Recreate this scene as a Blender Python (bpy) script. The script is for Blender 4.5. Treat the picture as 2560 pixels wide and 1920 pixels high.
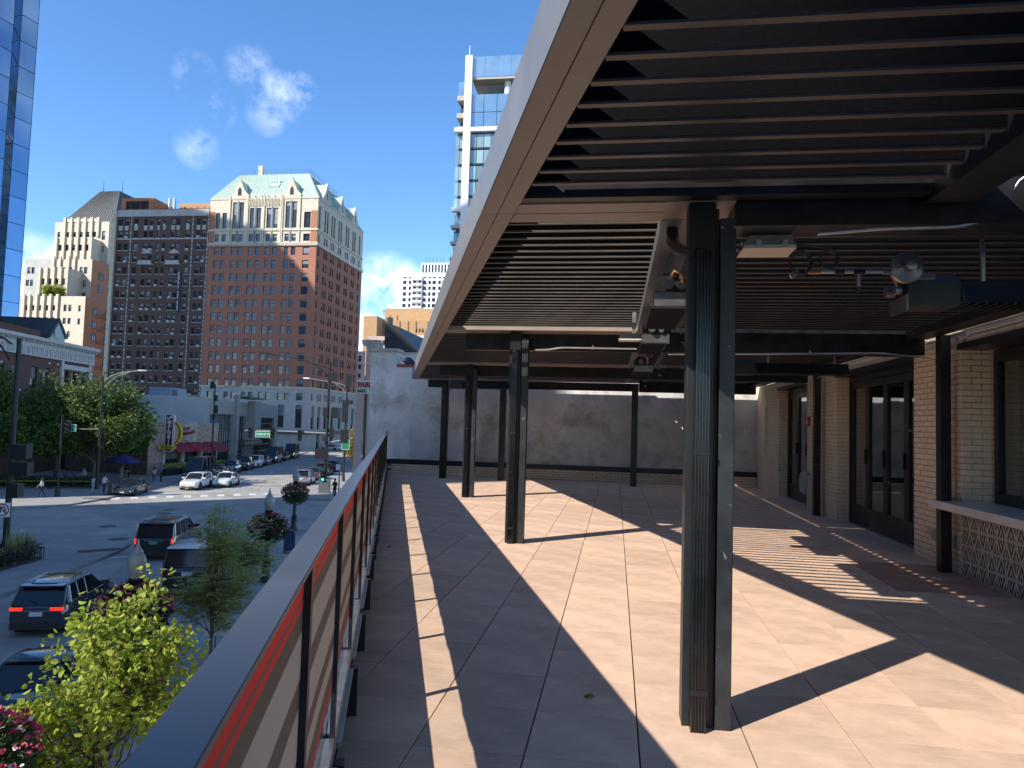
import bpy, bmesh, math, random
from mathutils import Vector, Matrix
for _o in list(bpy.data.objects): bpy.data.objects.remove(_o)
SC = bpy.context.scene
COL = SC.collection
rnd = random.Random(7)
# ------------------------------------------------------------------ camera
F_PX, IMW, IMH = 1783.24, 2560, 1920
PITCH, ROLL = math.radians(3.2154), math.radians(1.6703)
YT, YG, YS = math.radians(-9.2633), math.radians(8.3405), math.radians(-5.7)   # terrace, city grid, far street (clockwise from +Y)
ZC = 7.5            # lens above the street
DZ = ZC - 1.498     # terrace deck
_r = Vector((1, 0, 0)); _f = Vector((0, math.cos(PITCH), math.sin(PITCH))); _u = Vector((0, -math.sin(PITCH), math.cos(PITCH)))
CR = math.cos(ROLL) * _r + math.sin(ROLL) * _u
CU = -math.sin(ROLL) * _r + math.cos(ROLL) * _u
cd = bpy.data.cameras.new('camera'); cam = bpy.data.objects.new('camera', cd); COL.objects.link(cam)
cd.sensor_width = 36; cd.lens = F_PX / IMW * 36; cd.clip_start = .05; cd.clip_end = 5000
M = Matrix((CR, CU, -_f)).transposed().to_4x4(); M.translation = (0, 0, ZC); cam.matrix_world = M
SC.camera = cam
SC.render.resolution_x = 1024; SC.render.resolution_y = 768
# ------------------------------------------------------------------ world, sun, exposure
SUN_AZ, SUN_EL = math.radians(52.1 + 180), math.radians(35.9)
w = bpy.data.worlds.new('World'); SC.world = w; w.use_nodes = True
nt = w.node_tree; nt.nodes.clear()
def N(t, k, **a):
    n = t.nodes.new(k)
    for q, v in a.items(): setattr(n, q, v)
    return n
def mathn(t, op, a, b=None, c=None, clamp=False):
    n = N(t, 'ShaderNodeMath', operation=op); n.use_clamp = clamp
    for i, v in enumerate((a, b, c)):
        if v is None: continue
        if isinstance(v, (int, float)): n.inputs[i].default_value = v
        else: t.links.new(v, n.inputs[i])
    return n.outputs[0]
sky = N(nt, 'ShaderNodeTexSky', sky_type='NISHITA'); sky.sun_disc = False
sky.sun_elevation = SUN_EL; sky.sun_rotation = SUN_AZ; sky.altitude = 2500; sky.air_density = 1.0; sky.dust_density = .1; sky.ozone_density = 3.0
bg = N(nt, 'ShaderNodeBackground'); bg.inputs[1].default_value = .15
out = N(nt, 'ShaderNodeOutputWorld')
tc = N(nt, 'ShaderNodeTexCoord')
# fair-weather clouds: noise on the view direction, cut into a few wisps and low cumulus
def blob(dx, dy, dz, size):
    v = Vector((dx, dy, dz)).normalized()
    d = N(nt, 'ShaderNodeVectorMath', operation='DOT_PRODUCT'); nt.links.new(tc.outputs['Generated'], d.inputs[0]); d.inputs[1].default_value = v
    m = N(nt, 'ShaderNodeMapRange'); nt.links.new(d.outputs['Value'], m.inputs[0])
    m.inputs[1].default_value = math.cos(size); m.inputs[2].default_value = 1.0; m.inputs[3].default_value = 0; m.inputs[4].default_value = 1
    return m.outputs[0]
def pray(x, y):
    return (x - IMW / 2) / F_PX * CR - (y - IMH / 2) / F_PX * CU + _f
nz = N(nt, 'ShaderNodeTexNoise'); nz.inputs['Scale'].default_value = 15; nz.inputs['Detail'].default_value = 14; nz.inputs['Roughness'].default_value = .66; nz.inputs['Distortion'].default_value = 0
nt.links.new(tc.outputs['Generated'], nz.inputs['Vector'])
acc = None
for px, py, sz, st in ((485, 190, .03, .5), (535, 275, .028, .4), (690, 245, .036, .7), (745, 228, .026, .6), (668, 290, .028, .5), (960, 760, .075, 1.5), (900, 830, .07, 1.4), (60, 760, .09, 1.5), (20, 850, .08, 1.5), (622, 165, .03, .45), (495, 365, .03, .4)):
    v = pray(px, py); b = mathn(nt, 'MULTIPLY', blob(v.x, v.y, v.z, sz), st)
    acc = b if acc is None else mathn(nt, 'MAXIMUM', acc, b)
for k in range(24):   # clouds added out of view all round, to whiten the fill light
    a = math.radians(58 + k * 10.5 + rnd.uniform(-5, 5)); b = mathn(nt, 'MULTIPLY', blob(math.sin(a), math.cos(a), rnd.uniform(.12, .9), rnd.uniform(.10, .2)), rnd.uniform(.8, 1.5))
    acc = mathn(nt, 'MAXIMUM', acc, b)
cl = mathn(nt, 'MULTIPLY', acc, mathn(nt, 'SUBTRACT', mathn(nt, 'MULTIPLY', nz.outputs['Fac'], 3.6), 1.5, clamp=True), clamp=True)
cl = mathn(nt, 'MULTIPLY', cl, .82)
mx = N(nt, 'ShaderNodeMix', data_type='RGBA'); nt.links.new(cl, mx.inputs[0]); hsv = N(nt, 'ShaderNodeHueSaturation'); hsv.inputs['Saturation'].default_value = 1.15; nt.links.new(sky.outputs[0], hsv.inputs['Color']); nt.links.new(hsv.outputs[0], mx.inputs[6]); mx.inputs[7].default_value = (6.6, 6.9, 7.4, 1)
nt.links.new(mx.outputs[2], bg.inputs[0]); nt.links.new(bg.outputs[0], out.inputs[0])
sl = bpy.data.lights.new('sun', 'SUN'); sl.energy = 3.7; sl.angle = math.radians(.5); sl.color = (1, .945, .86)
so = bpy.data.objects.new('sun', sl); COL.objects.link(so); so.location = (-40, -40, 120)
SDIR = Vector((-math.sin(SUN_AZ) * math.cos(SUN_EL), -math.cos(SUN_AZ) * math.cos(SUN_EL), -math.sin(SUN_EL)))
so.rotation_mode = 'QUATERNION'; so.rotation_quaternion = SDIR.to_track_quat('-Z', 'Y')
vs = SC.view_settings; vs.view_transform = 'Standard'; vs.look = 'None'; vs.exposure = 1.02; vs.gamma = 1
SC.render.engine = 'CYCLES'
SC.cycles.max_bounces = 10; SC.cycles.diffuse_bounces = 8; SC.cycles.transparent_max_bounces = 16
# ------------------------------------------------------------------ frames
def wp(a, b, az, z=0.0): return Vector((a * math.cos(az) + b * math.sin(az), -a * math.sin(az) + b * math.cos(az), z))
def frm(p, az): return (p[0] * math.cos(az) - p[1] * math.sin(az), p[0] * math.sin(az) + p[1] * math.cos(az))
def gp(x, y, z=0.0):           # photo pixel -> point on the horizontal plane at height z
    d = pray(x, y); k = (z - ZC) / d.z; return Vector((d.x * k, d.y * k, z))
def pg(x, y, d):               # photo pixel -> (g, z) on a grid plane facing us at depth d
    r = pray(x, y); n = Vector((math.sin(YG), math.cos(YG), 0)); k = d / r.dot(n); p = r * k
    return frm(p, YG)[0], p.z + ZC
# ------------------------------------------------------------------ mesh helpers
def lin(c):
    return tuple((v / 12.92 if v <= .04045 else ((v + .055) / 1.055) ** 2.4) for v in c)
def hx(s): return lin(tuple(int(s[i:i + 2], 16) / 255 for i in (0, 2, 4)))
class MB:
    def __init__(s): s.v = []; s.f = []; s.m = []
    def add(s, vs, fs, m=0):
        o = len(s.v); s.v += [tuple(v) for v in vs]
        for f in fs: s.f.append(tuple(i + o for i in f)); s.m.append(m)
        return s
    def box(s, x0, x1, y0, y1, z0, z1, m=0):
        return s.add([(x0, y0, z0), (x1, y0, z0), (x1, y1, z0), (x0, y1, z0), (x0, y0, z1), (x1, y0, z1), (x1, y1, z1), (x0, y1, z1)],
                     [(0, 3, 2, 1), (4, 5, 6, 7), (0, 1, 5, 4), (1, 2, 6, 5), (2, 3, 7, 6), (3, 0, 4, 7)], m)
    def prism(s, poly, axis, a0, a1, m=0):      # poly in the two other axes, extruded along axis
        n = len(poly)
        def P(p, a):
            return (a, p[0], p[1]) if axis == 'x' else (p[0], a, p[1]) if axis == 'y' else (p[0], p[1], a)
        vs = [P(p, a0) for p in poly] + [P(p, a1) for p in poly]
        fs = [tuple(range(n)), tuple(reversed(range(n, 2 * n)))] + [(i, i + n, (i + 1) % n + n, (i + 1) % n) for i in range(n)]
        return s.add(vs, fs, m)
    def cyl(s, p0, p1, r0, r1=None, n=10, m=0, cap=True):
        r1 = r0 if r1 is None else r1
        p0 = Vector(p0); p1 = Vector(p1); d = (p1 - p0).normalized(); a = d.orthogonal().normalized(); b = d.cross(a)
        vs = [p0 + (a * math.cos(q) + b * math.sin(q)) * r0 for q in [2 * math.pi * i / n for i in range(n)]] + \
             [p1 + (a * math.cos(q) + b * math.sin(q)) * r1 for q in [2 * math.pi * i / n for i in range(n)]]
        fs = [(i, (i + 1) % n, (i + 1) % n + n, i + n) for i in range(n)]
        if cap: fs += [tuple(reversed(range(n))), tuple(range(n, 2 * n))]
        return s.add(vs, fs, m)
    def tube(s, pts, r, n=8, m=0):
        pts = [Vector(p) for p in pts]; rs = r if isinstance(r, (list, tuple)) else [r] * len(pts)
        vs = []; a = None
        for i, p in enumerate(pts):
            d = ((pts[i + 1] if i + 1 < len(pts) else p) - (pts[i - 1] if i else p)).normalized()
            a = d.orthogonal().normalized() if a is None else (a - d * a.dot(d)).normalized()
            b = d.cross(a)
            vs += [p + (a * math.cos(q) + b * math.sin(q)) * rs[i] for q in [2 * math.pi * k / n for k in range(n)]]
        fs = []
        for i in range(len(pts) - 1):
            fs += [(i * n + k, i * n + (k + 1) % n, (i + 1) * n + (k + 1) % n, (i + 1) * n + k) for k in range(n)]
        fs += [tuple(reversed(range(n))), tuple(range((len(pts) - 1) * n, len(pts) * n))]
        return s.add(vs, fs, m)
    def lathe(s, prof, c=(0, 0, 0), n=16, m=0):   # prof [(r,z)]
        vs = []
        for r, z in prof: vs += [(c[0] + r * math.cos(2 * math.pi * k / n), c[1] + r * math.sin(2 * math.pi * k / n), c[2] + z) for k in range(n)]
        fs = []
        for i in range(len(prof) - 1): fs += [(i * n + k, i * n + (k + 1) % n, (i + 1) * n + (k + 1) % n, (i + 1) * n + k) for k in range(n)]
        fs += [tuple(reversed(range(n))), tuple(range((len(prof) - 1) * n, len(prof) * n))]
        return s.add(vs, fs, m)
    def sphere(s, c, r, m=0, nu=12, nv=7, sz=1.0):
        return s.lathe([(max(.001, r * math.sin(math.pi * i / nv)), -r * sz * math.cos(math.pi * i / nv)) for i in range(nv + 1)], c, nu, m)
    def grid(s, rings, m=0, closed=True):         # rings: list of equal-length point lists
        n = len(rings[0]); vs = [p for r in rings for p in r]; fs = []
        for i in range(len(rings) - 1):
            for k in range(n if closed else n - 1): fs.append((i * n + k, i * n + (k + 1) % n, (i + 1) * n + (k + 1) % n, (i + 1) * n + k))
        return s.add(vs, fs, m)
    def mesh(s, name, mats, smooth=None):
        me = bpy.data.meshes.new(name); me.from_pydata(s.v, [], s.f)
        for q in (mats if isinstance(mats, (list, tuple)) else [mats]): me.materials.append(q)
        me.polygons.foreach_set('material_index', s.m)
        if smooth is not None:
            me.polygons.foreach_set('use_smooth', [True] * len(me.polygons)); me.update(); me.set_sharp_from_angle(angle=math.radians(smooth))
        me.update(); return me
    def build(s, name, mats, parent=None, loc=(0, 0, 0), rz=0.0, smooth=None):
        return link(name, s.mesh(name, mats, smooth), parent, loc, rz)
def fixn(me):
    b = bmesh.new(); b.from_mesh(me); bmesh.ops.recalc_face_normals(b, faces=b.faces); b.to_mesh(me); b.free()
def link(name, me, parent=None, loc=(0, 0, 0), rz=0.0):
    o = bpy.data.objects.new(name, me); COL.objects.link(o); o.location = loc; o.rotation_euler = (0, 0, rz)
    if parent: o.parent = parent
    return o
def tag(o, label, cat, group=None):
    o['label'] = label; o['category'] = cat
    if group: o['group'] = group
    return o
def thing(name, label, cat, loc=(0, 0, 0), rz=0.0, group=None):
    o = bpy.data.objects.new(name, None); COL.objects.link(o); o.location = loc; o.rotation_euler = (0, 0, rz); o.empty_display_size = .2
    return tag(o, label, cat, group)
def struct(o): o['kind'] = 'structure'; return o
def stuff(o): o['kind'] = 'stuff'; return o
def copytree(o, parent=None):
    c = o.copy(); COL.objects.link(c); c.parent = parent
    for ch in list(o.children): copytree(ch, c)
    return c
def bevel(o, w=.004, seg=2):
    m = o.modifiers.new('bevel', 'BEVEL'); m.width = w; m.segments = seg; m.limit_method = 'ANGLE'; m.angle_limit = math.radians(40); return o
# ------------------------------------------------------------------ materials
def pm(name, col, rough=.6, metal=0.0, var=.15, scale=4.0, bump=0.0, bscale=None, spec=.5, coat=0.0, var2=None, coords='Object', trans=0.0, emit=None, estr=0.0, detail=6, stretch=None):
    m = bpy.data.materials.new(name); m.use_nodes = True; t = m.node_tree; b = t.nodes['Principled BSDF']
    b.inputs['Roughness'].default_value = rough; b.inputs['Metallic'].default_value = metal; b.inputs['Specular IOR Level'].default_value = spec
    b.inputs['Coat Weight'].default_value = coat; b.inputs['Coat Roughness'].default_value = .04; b.inputs['Transmission Weight'].default_value = trans
    tcn = N(t, 'ShaderNodeTexCoord'); vec = tcn.outputs[coords]
    if stretch:
        mp = N(t, 'ShaderNodeMapping'); mp.inputs['Scale'].default_value = stretch; t.links.new(vec, mp.inputs[0]); vec = mp.outputs[0]
    if var > 0:
        n = N(t, 'ShaderNodeTexNoise'); n.inputs['Scale'].default_value = scale; n.inputs['Detail'].default_value = detail; n.inputs['Roughness'].default_value = .6
        t.links.new(vec, n.inputs['Vector'])
        oi = N(t, 'ShaderNodeObjectInfo')
        r = N(t, 'ShaderNodeMix', data_type='RGBA'); k = var2 if var2 else tuple(v * (1 - var * 1.6) for v in col)
        r.inputs[6].default_value = (*k, 1); r.inputs[7].default_value = (*[min(1, v * (1 + var * .8)) for v in col], 1)
        mr = N(t, 'ShaderNodeMapRange'); mr.inputs[1].default_value = .32; mr.inputs[2].default_value = .68; t.links.new(n.outputs['Fac'], mr.inputs[0])
        t.links.new(mr.outputs[0], r.inputs[0]); t.links.new(r.outputs[2], b.inputs['Base Color'])
        rr = N(t, 'ShaderNodeMapRange'); rr.inputs[3].default_value = max(.02, rough - .08); rr.inputs[4].default_value = min(1, rough + .1); t.links.new(n.outputs['Fac'], rr.inputs[0]); t.links.new(rr.outputs[0], b.inputs['Roughness'])
    else: b.inputs['Base Color'].default_value = (*col, 1)
    if bump > 0:
        n2 = N(t, 'ShaderNodeTexNoise'); n2.inputs['Scale'].default_value = bscale or scale * 6; n2.inputs['Detail'].default_value = 5; t.links.new(vec, n2.inputs['Vector'])
        bn = N(t, 'ShaderNodeBump'); bn.inputs['Strength'].default_value = bump; bn.inputs['Distance'].default_value = .01; t.links.new(n2.outputs['Fac'], bn.inputs['Height']); t.links.new(bn.outputs[0], b.inputs['Normal'])
    if emit: b.inputs['Emission Color'].default_value = (*emit, 1); b.inputs['Emission Strength'].default_value = estr
    return m
def nodes(m): return m.node_tree, m.node_tree.nodes['Principled BSDF']
def objrand(m, amt=.12, hue=0.0):
    # a small brightness shift for each object (bricks, pavers, windows)
    t, b = nodes(m); lk = b.inputs['Base Color'].links
    oi = N(t, 'ShaderNodeObjectInfo'); mr = N(t, 'ShaderNodeMapRange'); mr.inputs[3].default_value = 1 - amt; mr.inputs[4].default_value = 1 + amt; t.links.new(oi.outputs['Random'], mr.inputs[0])
    hs = N(t, 'ShaderNodeHueSaturation'); t.links.new(mr.outputs[0], hs.inputs['Value'])
    if lk: t.links.new(lk[0].from_socket, hs.inputs['Color'])
    else: hs.inputs['Color'].default_value = b.inputs['Base Color'].default_value
    t.links.new(hs.outputs[0], b.inputs['Base Color']); return m
def glassmat(name, tint=(.9, .95, .95), refl=.12, rough=.02, density=1.0):
    # pane: mostly clear sheet that also mirrors (thin glass, no refraction)
    m = bpy.data.materials.new(name); m.use_nodes = True; t = m.node_tree; t.nodes.clear()
    o = N(t, 'ShaderNodeOutputMaterial'); tr = N(t, 'ShaderNodeBsdfTransparent'); tr.inputs[0].default_value = (*[v * density for v in tint], 1)
    gl = N(t, 'ShaderNodeBsdfGlossy'); gl.inputs['Roughness'].default_value = rough; gl.inputs['Color'].default_value = (.95, .97, 1, 1)
    fr = N(t, 'ShaderNodeLayerWeight'); fr.inputs[0].default_value = .5
    k = mathn(t, 'ADD', mathn(t, 'MULTIPLY', mathn(t, 'POWER', fr.outputs['Facing'], 4.0), .85), refl, clamp=True)
    mxs = N(t, 'ShaderNodeMixShader'); t.links.new(k, mxs.inputs[0]); t.links.new(tr.outputs[0], mxs.inputs[1]); t.links.new(gl.outputs[0], mxs.inputs[2]); t.links.new(mxs.outputs[0], o.inputs[0])
    return m
# ------------------------------------------------------------------ lettering from font curves turned into real meshes
def text_mesh(txt, size, mat, depth=.01, shear=0.0, bold=0.0, spacing=1.0):
    c = bpy.data.curves.new('lettering', 'FONT'); c.body = txt; c.size = size; c.extrude = depth; c.align_x = 'CENTER'; c.align_y = 'CENTER'; c.shear = shear; c.offset = bold; c.space_character = spacing; c.resolution_u = 3
    o = bpy.data.objects.new('lettering', c); COL.objects.link(o)
    me = bpy.data.meshes.new_from_object(o.evaluated_get(bpy.context.evaluated_depsgraph_get())); bpy.data.objects.remove(o); bpy.data.curves.remove(c)
    me.materials.clear(); me.materials.append(mat)
    me.transform(Matrix.Rotation(math.pi / 2, 4, 'X')); return me      # upright, readable from -y
# ================================================================== TERRACE
RG, RT = -YG, -YT            # object z-rotations of the grid frame and the terrace frame
mPaver = pm('paver_concrete', (.68, .465, .335), .78, var=.13, scale=3.2, bump=.12, bscale=90, spec=.3)
objrand(mPaver, .10)
t_, b_ = nodes(mPaver)       # mineral streaks brushed across each slab
tcn = N(t_, 'ShaderNodeTexCoord'); mp = N(t_, 'ShaderNodeMapping'); mp.inputs['Scale'].default_value = (1.2, 14, 1); mp.inputs['Rotation'].default_value = (0, 0, .35); t_.links.new(tcn.outputs['Object'], mp.inputs[0])
ns = N(t_, 'ShaderNodeTexNoise'); ns.inputs['Scale'].default_value = 1.6; ns.inputs['Detail'].default_value = 8; t_.links.new(mp.outputs[0], ns.inputs['Vector'])
mr = N(t_, 'ShaderNodeMapRange'); mr.inputs[1].default_value = .5; mr.inputs[2].default_value = .72; mr.inputs[4].default_value = .42; t_.links.new(ns.outputs['Fac'], mr.inputs[0])
mxp = N(t_, 'ShaderNodeMix', data_type='RGBA'); t_.links.new(mr.outputs[0], mxp.inputs[0]); t_.links.new(b_.inputs['Base Color'].links[0].from_socket, mxp.inputs[6]); mxp.inputs[7].default_value = (.74, .57, .43, 1); t_.links.new(mxp.outputs[2], b_.inputs['Base Color'])
# grime: blotches that run across several slabs, and small dark specks
tcn = N(t_, 'ShaderNodeTexCoord'); geo = N(t_, 'ShaderNodeNewGeometry')
ng = N(t_, 'ShaderNodeTexNoise'); ng.inputs['Scale'].default_value = .9; ng.inputs['Detail'].default_value = 9; ng.inputs['Roughness'].default_value = .7; t_.links.new(geo.outputs['Position'], ng.inputs['Vector'])
mg = N(t_, 'ShaderNodeMapRange'); mg.inputs[1].default_value = .52; mg.inputs[2].default_value = .75; mg.inputs[4].default_value = .30; t_.links.new(ng.outputs['Fac'], mg.inputs[0])
nsp = N(t_, 'ShaderNodeTexNoise'); nsp.inputs['Scale'].default_value = 26; nsp.inputs['Detail'].default_value = 2; t_.links.new(geo.outputs['Position'], nsp.inputs['Vector'])
msp = N(t_, 'ShaderNodeMapRange'); msp.inputs[1].default_value = .74; msp.inputs[2].default_value = .78; msp.inputs[4].default_value = .45; t_.links.new(nsp.outputs['Fac'], msp.inputs[0])
kg_ = mathn(t_, 'MAXIMUM', mg.outputs[0], msp.outputs[0])
mxg = N(t_, 'ShaderNodeMix', data_type='RGBA'); t_.links.new(kg_, mxg.inputs[0]); t_.links.new(mxp.outputs[2], mxg.inputs[6]); mxg.inputs[7].default_value = (.33, .235, .17, 1); t_.links.new(mxg.outputs[2], b_.inputs['Base Color'])
mPaverR = pm('paver_rust_stained', (.46, .27, .19), .75, var=.2, scale=3, bump=.1, bscale=80, spec=.3)
mDark = pm('joint_sand_dark', (.035, .03, .028), .95, var=.3, scale=20)
mBronze = pm('bronze_coat_with_bounce', (.31, .245, .20), .42, var=.10, scale=2.5, spec=.45)  # grey bronze, its brown warmed by deck bounce put into the colour
mGun = pm('gunmetal_powder_coat', (.175, .178, .185), .38, var=.1, scale=3, spec=.5)
mBlk = pm('black_powder_coat', (.012, .012, .014), .4, var=.25, scale=5, spec=.42)
mBlkSteel = pm('black_painted_steel', (.014, .015, .017), .36, var=.45, scale=7, bump=.05, bscale=40, spec=.35)
mSpark = pm('black_textured_coat', (.0032, .0032, .004), .55, var=.3, scale=60, bump=.3, bscale=420, spec=.05)
mLip = pm('louvre_lip_bounce', (.075, .062, .053), .4, var=.15, scale=6, spec=.5)  # blade coat with light bounced off the deck put into its brown
mStucco = pm('stucco_grey', (.62, .60, .57), .9, var=.16, scale=.9, bump=.25, bscale=14, spec=.2, detail=9)
mStuccoC = pm('limestone_cap', (.36, .33, .27), .85, var=.25, scale=3, bump=.2, bscale=20)
mBrickP = pm('painted_tan_brick', (.74, .585, .41), .7, var=.09, scale=6, bump=.2, bscale=45, spec=.3); objrand(mBrickP, .07)
mMortar = pm('painted_tan_mortar', (.43, .33, .23), .9, var=.15, scale=8, bump=.2, bscale=60)
mGalv = pm('galvanised_steel', (.42, .43, .44), .36, metal=.85, var=.2, scale=9)
mPipe = pm('conduit_metal', (.55, .54, .52), .3, metal=.9, var=.1, scale=6)
mQuartz = pm('white_quartz', (.62, .58, .53), .3, var=.12, scale=1.6, spec=.5)
mGlassD = glassmat('door_glass', (.62, .66, .66), .16)
mGlassR = glassmat('rail_glass', (.955, .97, .96), .02)
mFrame = pm('door_frame_black', (.014, .014, .016), .36, var=.15, scale=6)
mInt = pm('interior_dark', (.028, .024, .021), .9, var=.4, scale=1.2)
def gloc(g, d, z=0.0): return wp(g, d, YG, z)
def tloc(t, s, z=0.0): return wp(t, s, YT, z)
SK = YG - YT                  # grid is this far clockwise of the terrace axis
def g_of_t(t, d):             # grid g of the line t=const at grid depth d
    # point (t,s): d = -... solve for s
    s = (d - t * math.sin(SK)) / math.cos(SK)
    return t * math.cos(SK) - s * math.sin(SK)
def clip(poly, fn):
    o = []
    for i, p in enumerate(poly):
        q = poly[(i + 1) % len(poly)]; a, b = fn(p), fn(q)
        if a >= 0: o.append(p)
        if (a >= 0) != (b >= 0): k = a / (a - b); o.append((p[0] + (q[0] - p[0]) * k, p[1] + (q[1] - p[1]) * k))
    return o
def area(p): return abs(sum(p[i][0] * p[(i + 1) % len(p)][1] - p[(i + 1) % len(p)][0] * p[i][1] for i in range(len(p)))) / 2
# deck bed (clipped to the railing line) and its pavers, laid on the city grid
def inside_t(p, t0): return frm(wp(p[0], p[1], YG), YT)[0] - t0
bed = clip([(-9, -4), (4.6, -4), (4.6, 20.6), (-9, 20.6)], lambda p: inside_t(p, -.21))
deck = MB().prism([(x, y) for x, y in reversed(bed)], 'z', -.32, -.03).build('terrace_deck', mDark, None, (0, 0, DZ), RG); struct(deck)
PS, JT = .52, .008
full = MB().prism([(JT / 2, JT / 2), (PS - JT / 2, JT / 2), (PS - JT / 2, PS - JT / 2), (JT / 2, PS - JT / 2)][::-1], 'z', -.028, 0).mesh('paver', mPaver)
variants = []
for k in range(4):
    me_ = full.copy(); me_.transform(Matrix.Translation((0, 0, -.0006 * k)) @ Matrix.Rotation((k - 1.5) * .0016, 4, 'X') @ Matrix.Rotation((1.5 - k) * .0012, 4, 'Y')); variants.append(me_)
stained = full.copy(); stained.materials[0] = mPaverR
cells = []
for i in range(-16, 10):
    for j in range(-8, 41):
        x, y = -.9 + i * PS, 3.3 + j * PS
        P = [(x, y), (x + PS, y), (x + PS, y + PS), (x, y + PS)]
        P2 = clip(P, lambda p: inside_t(p, -.2)); P2 = clip(P2, lambda p: 4.0 - p[0]); P2 = clip(P2, lambda p: 19.93 - p[1]) if P2 else P2
        if len(P2) < 3 or area(P2) < .004: continue
        cells.append((x, y, P2, area(P2) > PS * PS * .999))
def seen(c): # nearer pavers in front of the lens first
    x, y = c[0] + .26, c[1] + .26; q = wp(x, y, YG); vis = q.y > 2.4 and abs(q.x) < q.y * .8
    return (0 if vis else 1, q.length)
cells.sort(key=seen)
rest = MB()
for n, (x, y, P, fullc) in enumerate(cells):
    if n < 300:
        st = rnd.random() < 0.0
        if fullc: o = link('paver', stained if (2.6 < x < 3.3 and 7.3 < y < 9.0) else variants[rnd.randrange(4)], deck, (x, y, 0))
        else:
            cx = sum(p[0] for p in P) / len(P); cy = sum(p[1] for p in P) / len(P)
            o = MB().prism([(p[0] - (p[0] - cx) * JT, p[1] - (p[1] - cy) * JT) for p in P][::-1], 'z', -.028, 0).build('paver', mPaver, deck)
    else:
        cx = sum(p[0] for p in P) / len(P); cy = sum(p[1] for p in P) / len(P)
        rest.prism([(cx + (p[0] - cx) * (1 - JT * 2), cy + (p[1] - cy) * (1 - JT * 2)) for p in P][::-1], 'z', -.028, rnd.uniform(-.002, 0))
stuff(rest.build('paver_field', mPaver, deck))
# building under the terrace (its street side is below the railing)
tb = thing('terrace_building', 'restaurant building below the roof terrace, along the sidewalk', 'building', tloc(-.3, 8, 0), RT)
MB().box(0, 9, -14, 11.3, 0, DZ - .34).build('wall', pm('ground_floor_stone', (.22, .2, .18), .8, var=.2, scale=1), tb)
# ------------------------------------------------------------------ railing
rail = thing('terrace_railing', 'dark railing with brown and red striped banner along the terrace edge', 'railing', tloc(-.185, 0, DZ), RT)
S0, S1 = -1.6, 20.82
mCap = pm('rail_cap_grey_blue', (.058, .070, .092), .34, var=.12, scale=5, bump=.03, bscale=120, spec=.6)
t_, b_ = nodes(mCap)          # chips and dust specks
vz = N(t_, 'ShaderNodeTexNoise'); vz.inputs['Scale'].default_value = 38; vz.inputs['Detail'].default_value = 3; tcn = N(t_, 'ShaderNodeTexCoord'); t_.links.new(tcn.outputs['Object'], vz.inputs['Vector'])
mr = N(t_, 'ShaderNodeMapRange'); mr.inputs[1].default_value = .72; mr.inputs[2].default_value = .76; mr.inputs[4].default_value = .55; t_.links.new(vz.outputs['Fac'], mr.inputs[0])
mxp = N(t_, 'ShaderNodeMix', data_type='RGBA'); t_.links.new(mr.outputs[0], mxp.inputs[0]); t_.links.new(b_.inputs['Base Color'].links[0].from_socket, mxp.inputs[6]); mxp.inputs[7].default_value = (.2, .22, .25, 1); t_.links.new(mxp.outputs[2], b_.inputs['Base Color'])
capj = [S0, 2.02, 7.3, 12.6, S1]
capj = [S0, 5.95, 13.2, S1]
for a, b in zip(capj[:-1], capj[1:]):
    bevel(MB().box(-.031, .031, a + .002, b - .002, 1.189, 1.202).build('rail_cap', mCap, rail), .003, 3)
# banner print: stripes along the rail, a function of height only
mBan = bpy.data.materials.new('striped_banner'); mBan.use_nodes = True; t_, b_ = nodes(mBan); b_.inputs['Roughness'].default_value = .62
tcn = N(t_, 'ShaderNodeTexCoord'); sx = N(t_, 'ShaderNodeSeparateXYZ'); t_.links.new(tcn.outputs['Object'], sx.inputs[0])
ramp = N(t_, 'ShaderNodeValToRGB'); ramp.color_ramp.interpolation = 'CONSTANT'
BR, BE, RD = (.24, .175, .14), (.62, .53, .45), (.85, .05, .04)
st = [(0, BR), (.502, RD), (.515, BR), (.522, RD), (.535, BR), (.60, BE), (.665, BR), (.72, BE), (.835, BR), (.902, BE), (1.01, BR), (1.064, RD), (1.08, BR), (1.091, RD), (1.117, BR)]
e = ramp.color_ramp.elements
for i, (p, c) in enumerate(st):
    el = e[i] if i < 2 else e.new(p / 1.2)
    el.position = p / 1.2; el.color = (*c, 1)
t_.links.new(mathn(t_, 'DIVIDE', sx.outputs['Z'], 1.2), ramp.inputs[0]); t_.links.new(ramp.outputs[0], b_.inputs['Base Color'])
trl = N(t_, 'ShaderNodeBsdfTranslucent'); t_.links.new(ramp.outputs[0], trl.inputs[0]); msh = N(t_, 'ShaderNodeMixShader'); msh.inputs[0].default_value = .22; om = [n for n in t_.nodes if n.type == 'OUTPUT_MATERIAL'][0]      # sun glows through the thin fabric
t_.links.new(b_.outputs[0], msh.inputs[1]); t_.links.new(trl.outputs[0], msh.inputs[2]); t_.links.new(msh.outputs[0], om.inputs[0])
nw = N(t_, 'ShaderNodeTexNoise'); nw.inputs['Scale'].default_value = 3; t_.links.new(tcn.outputs['Object'], nw.inputs[0]); bn = N(t_, 'ShaderNodeBump'); bn.inputs['Strength'].default_value = .25; bn.inputs['Distance'].default_value = .02; t_.links.new(nw.outputs['Fac'], bn.inputs['Height']); t_.links.new(bn.outputs[0], b_.inputs['Normal'])
posts = [.71 + 1.03 * k for k in range(-2, 20)]
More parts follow.
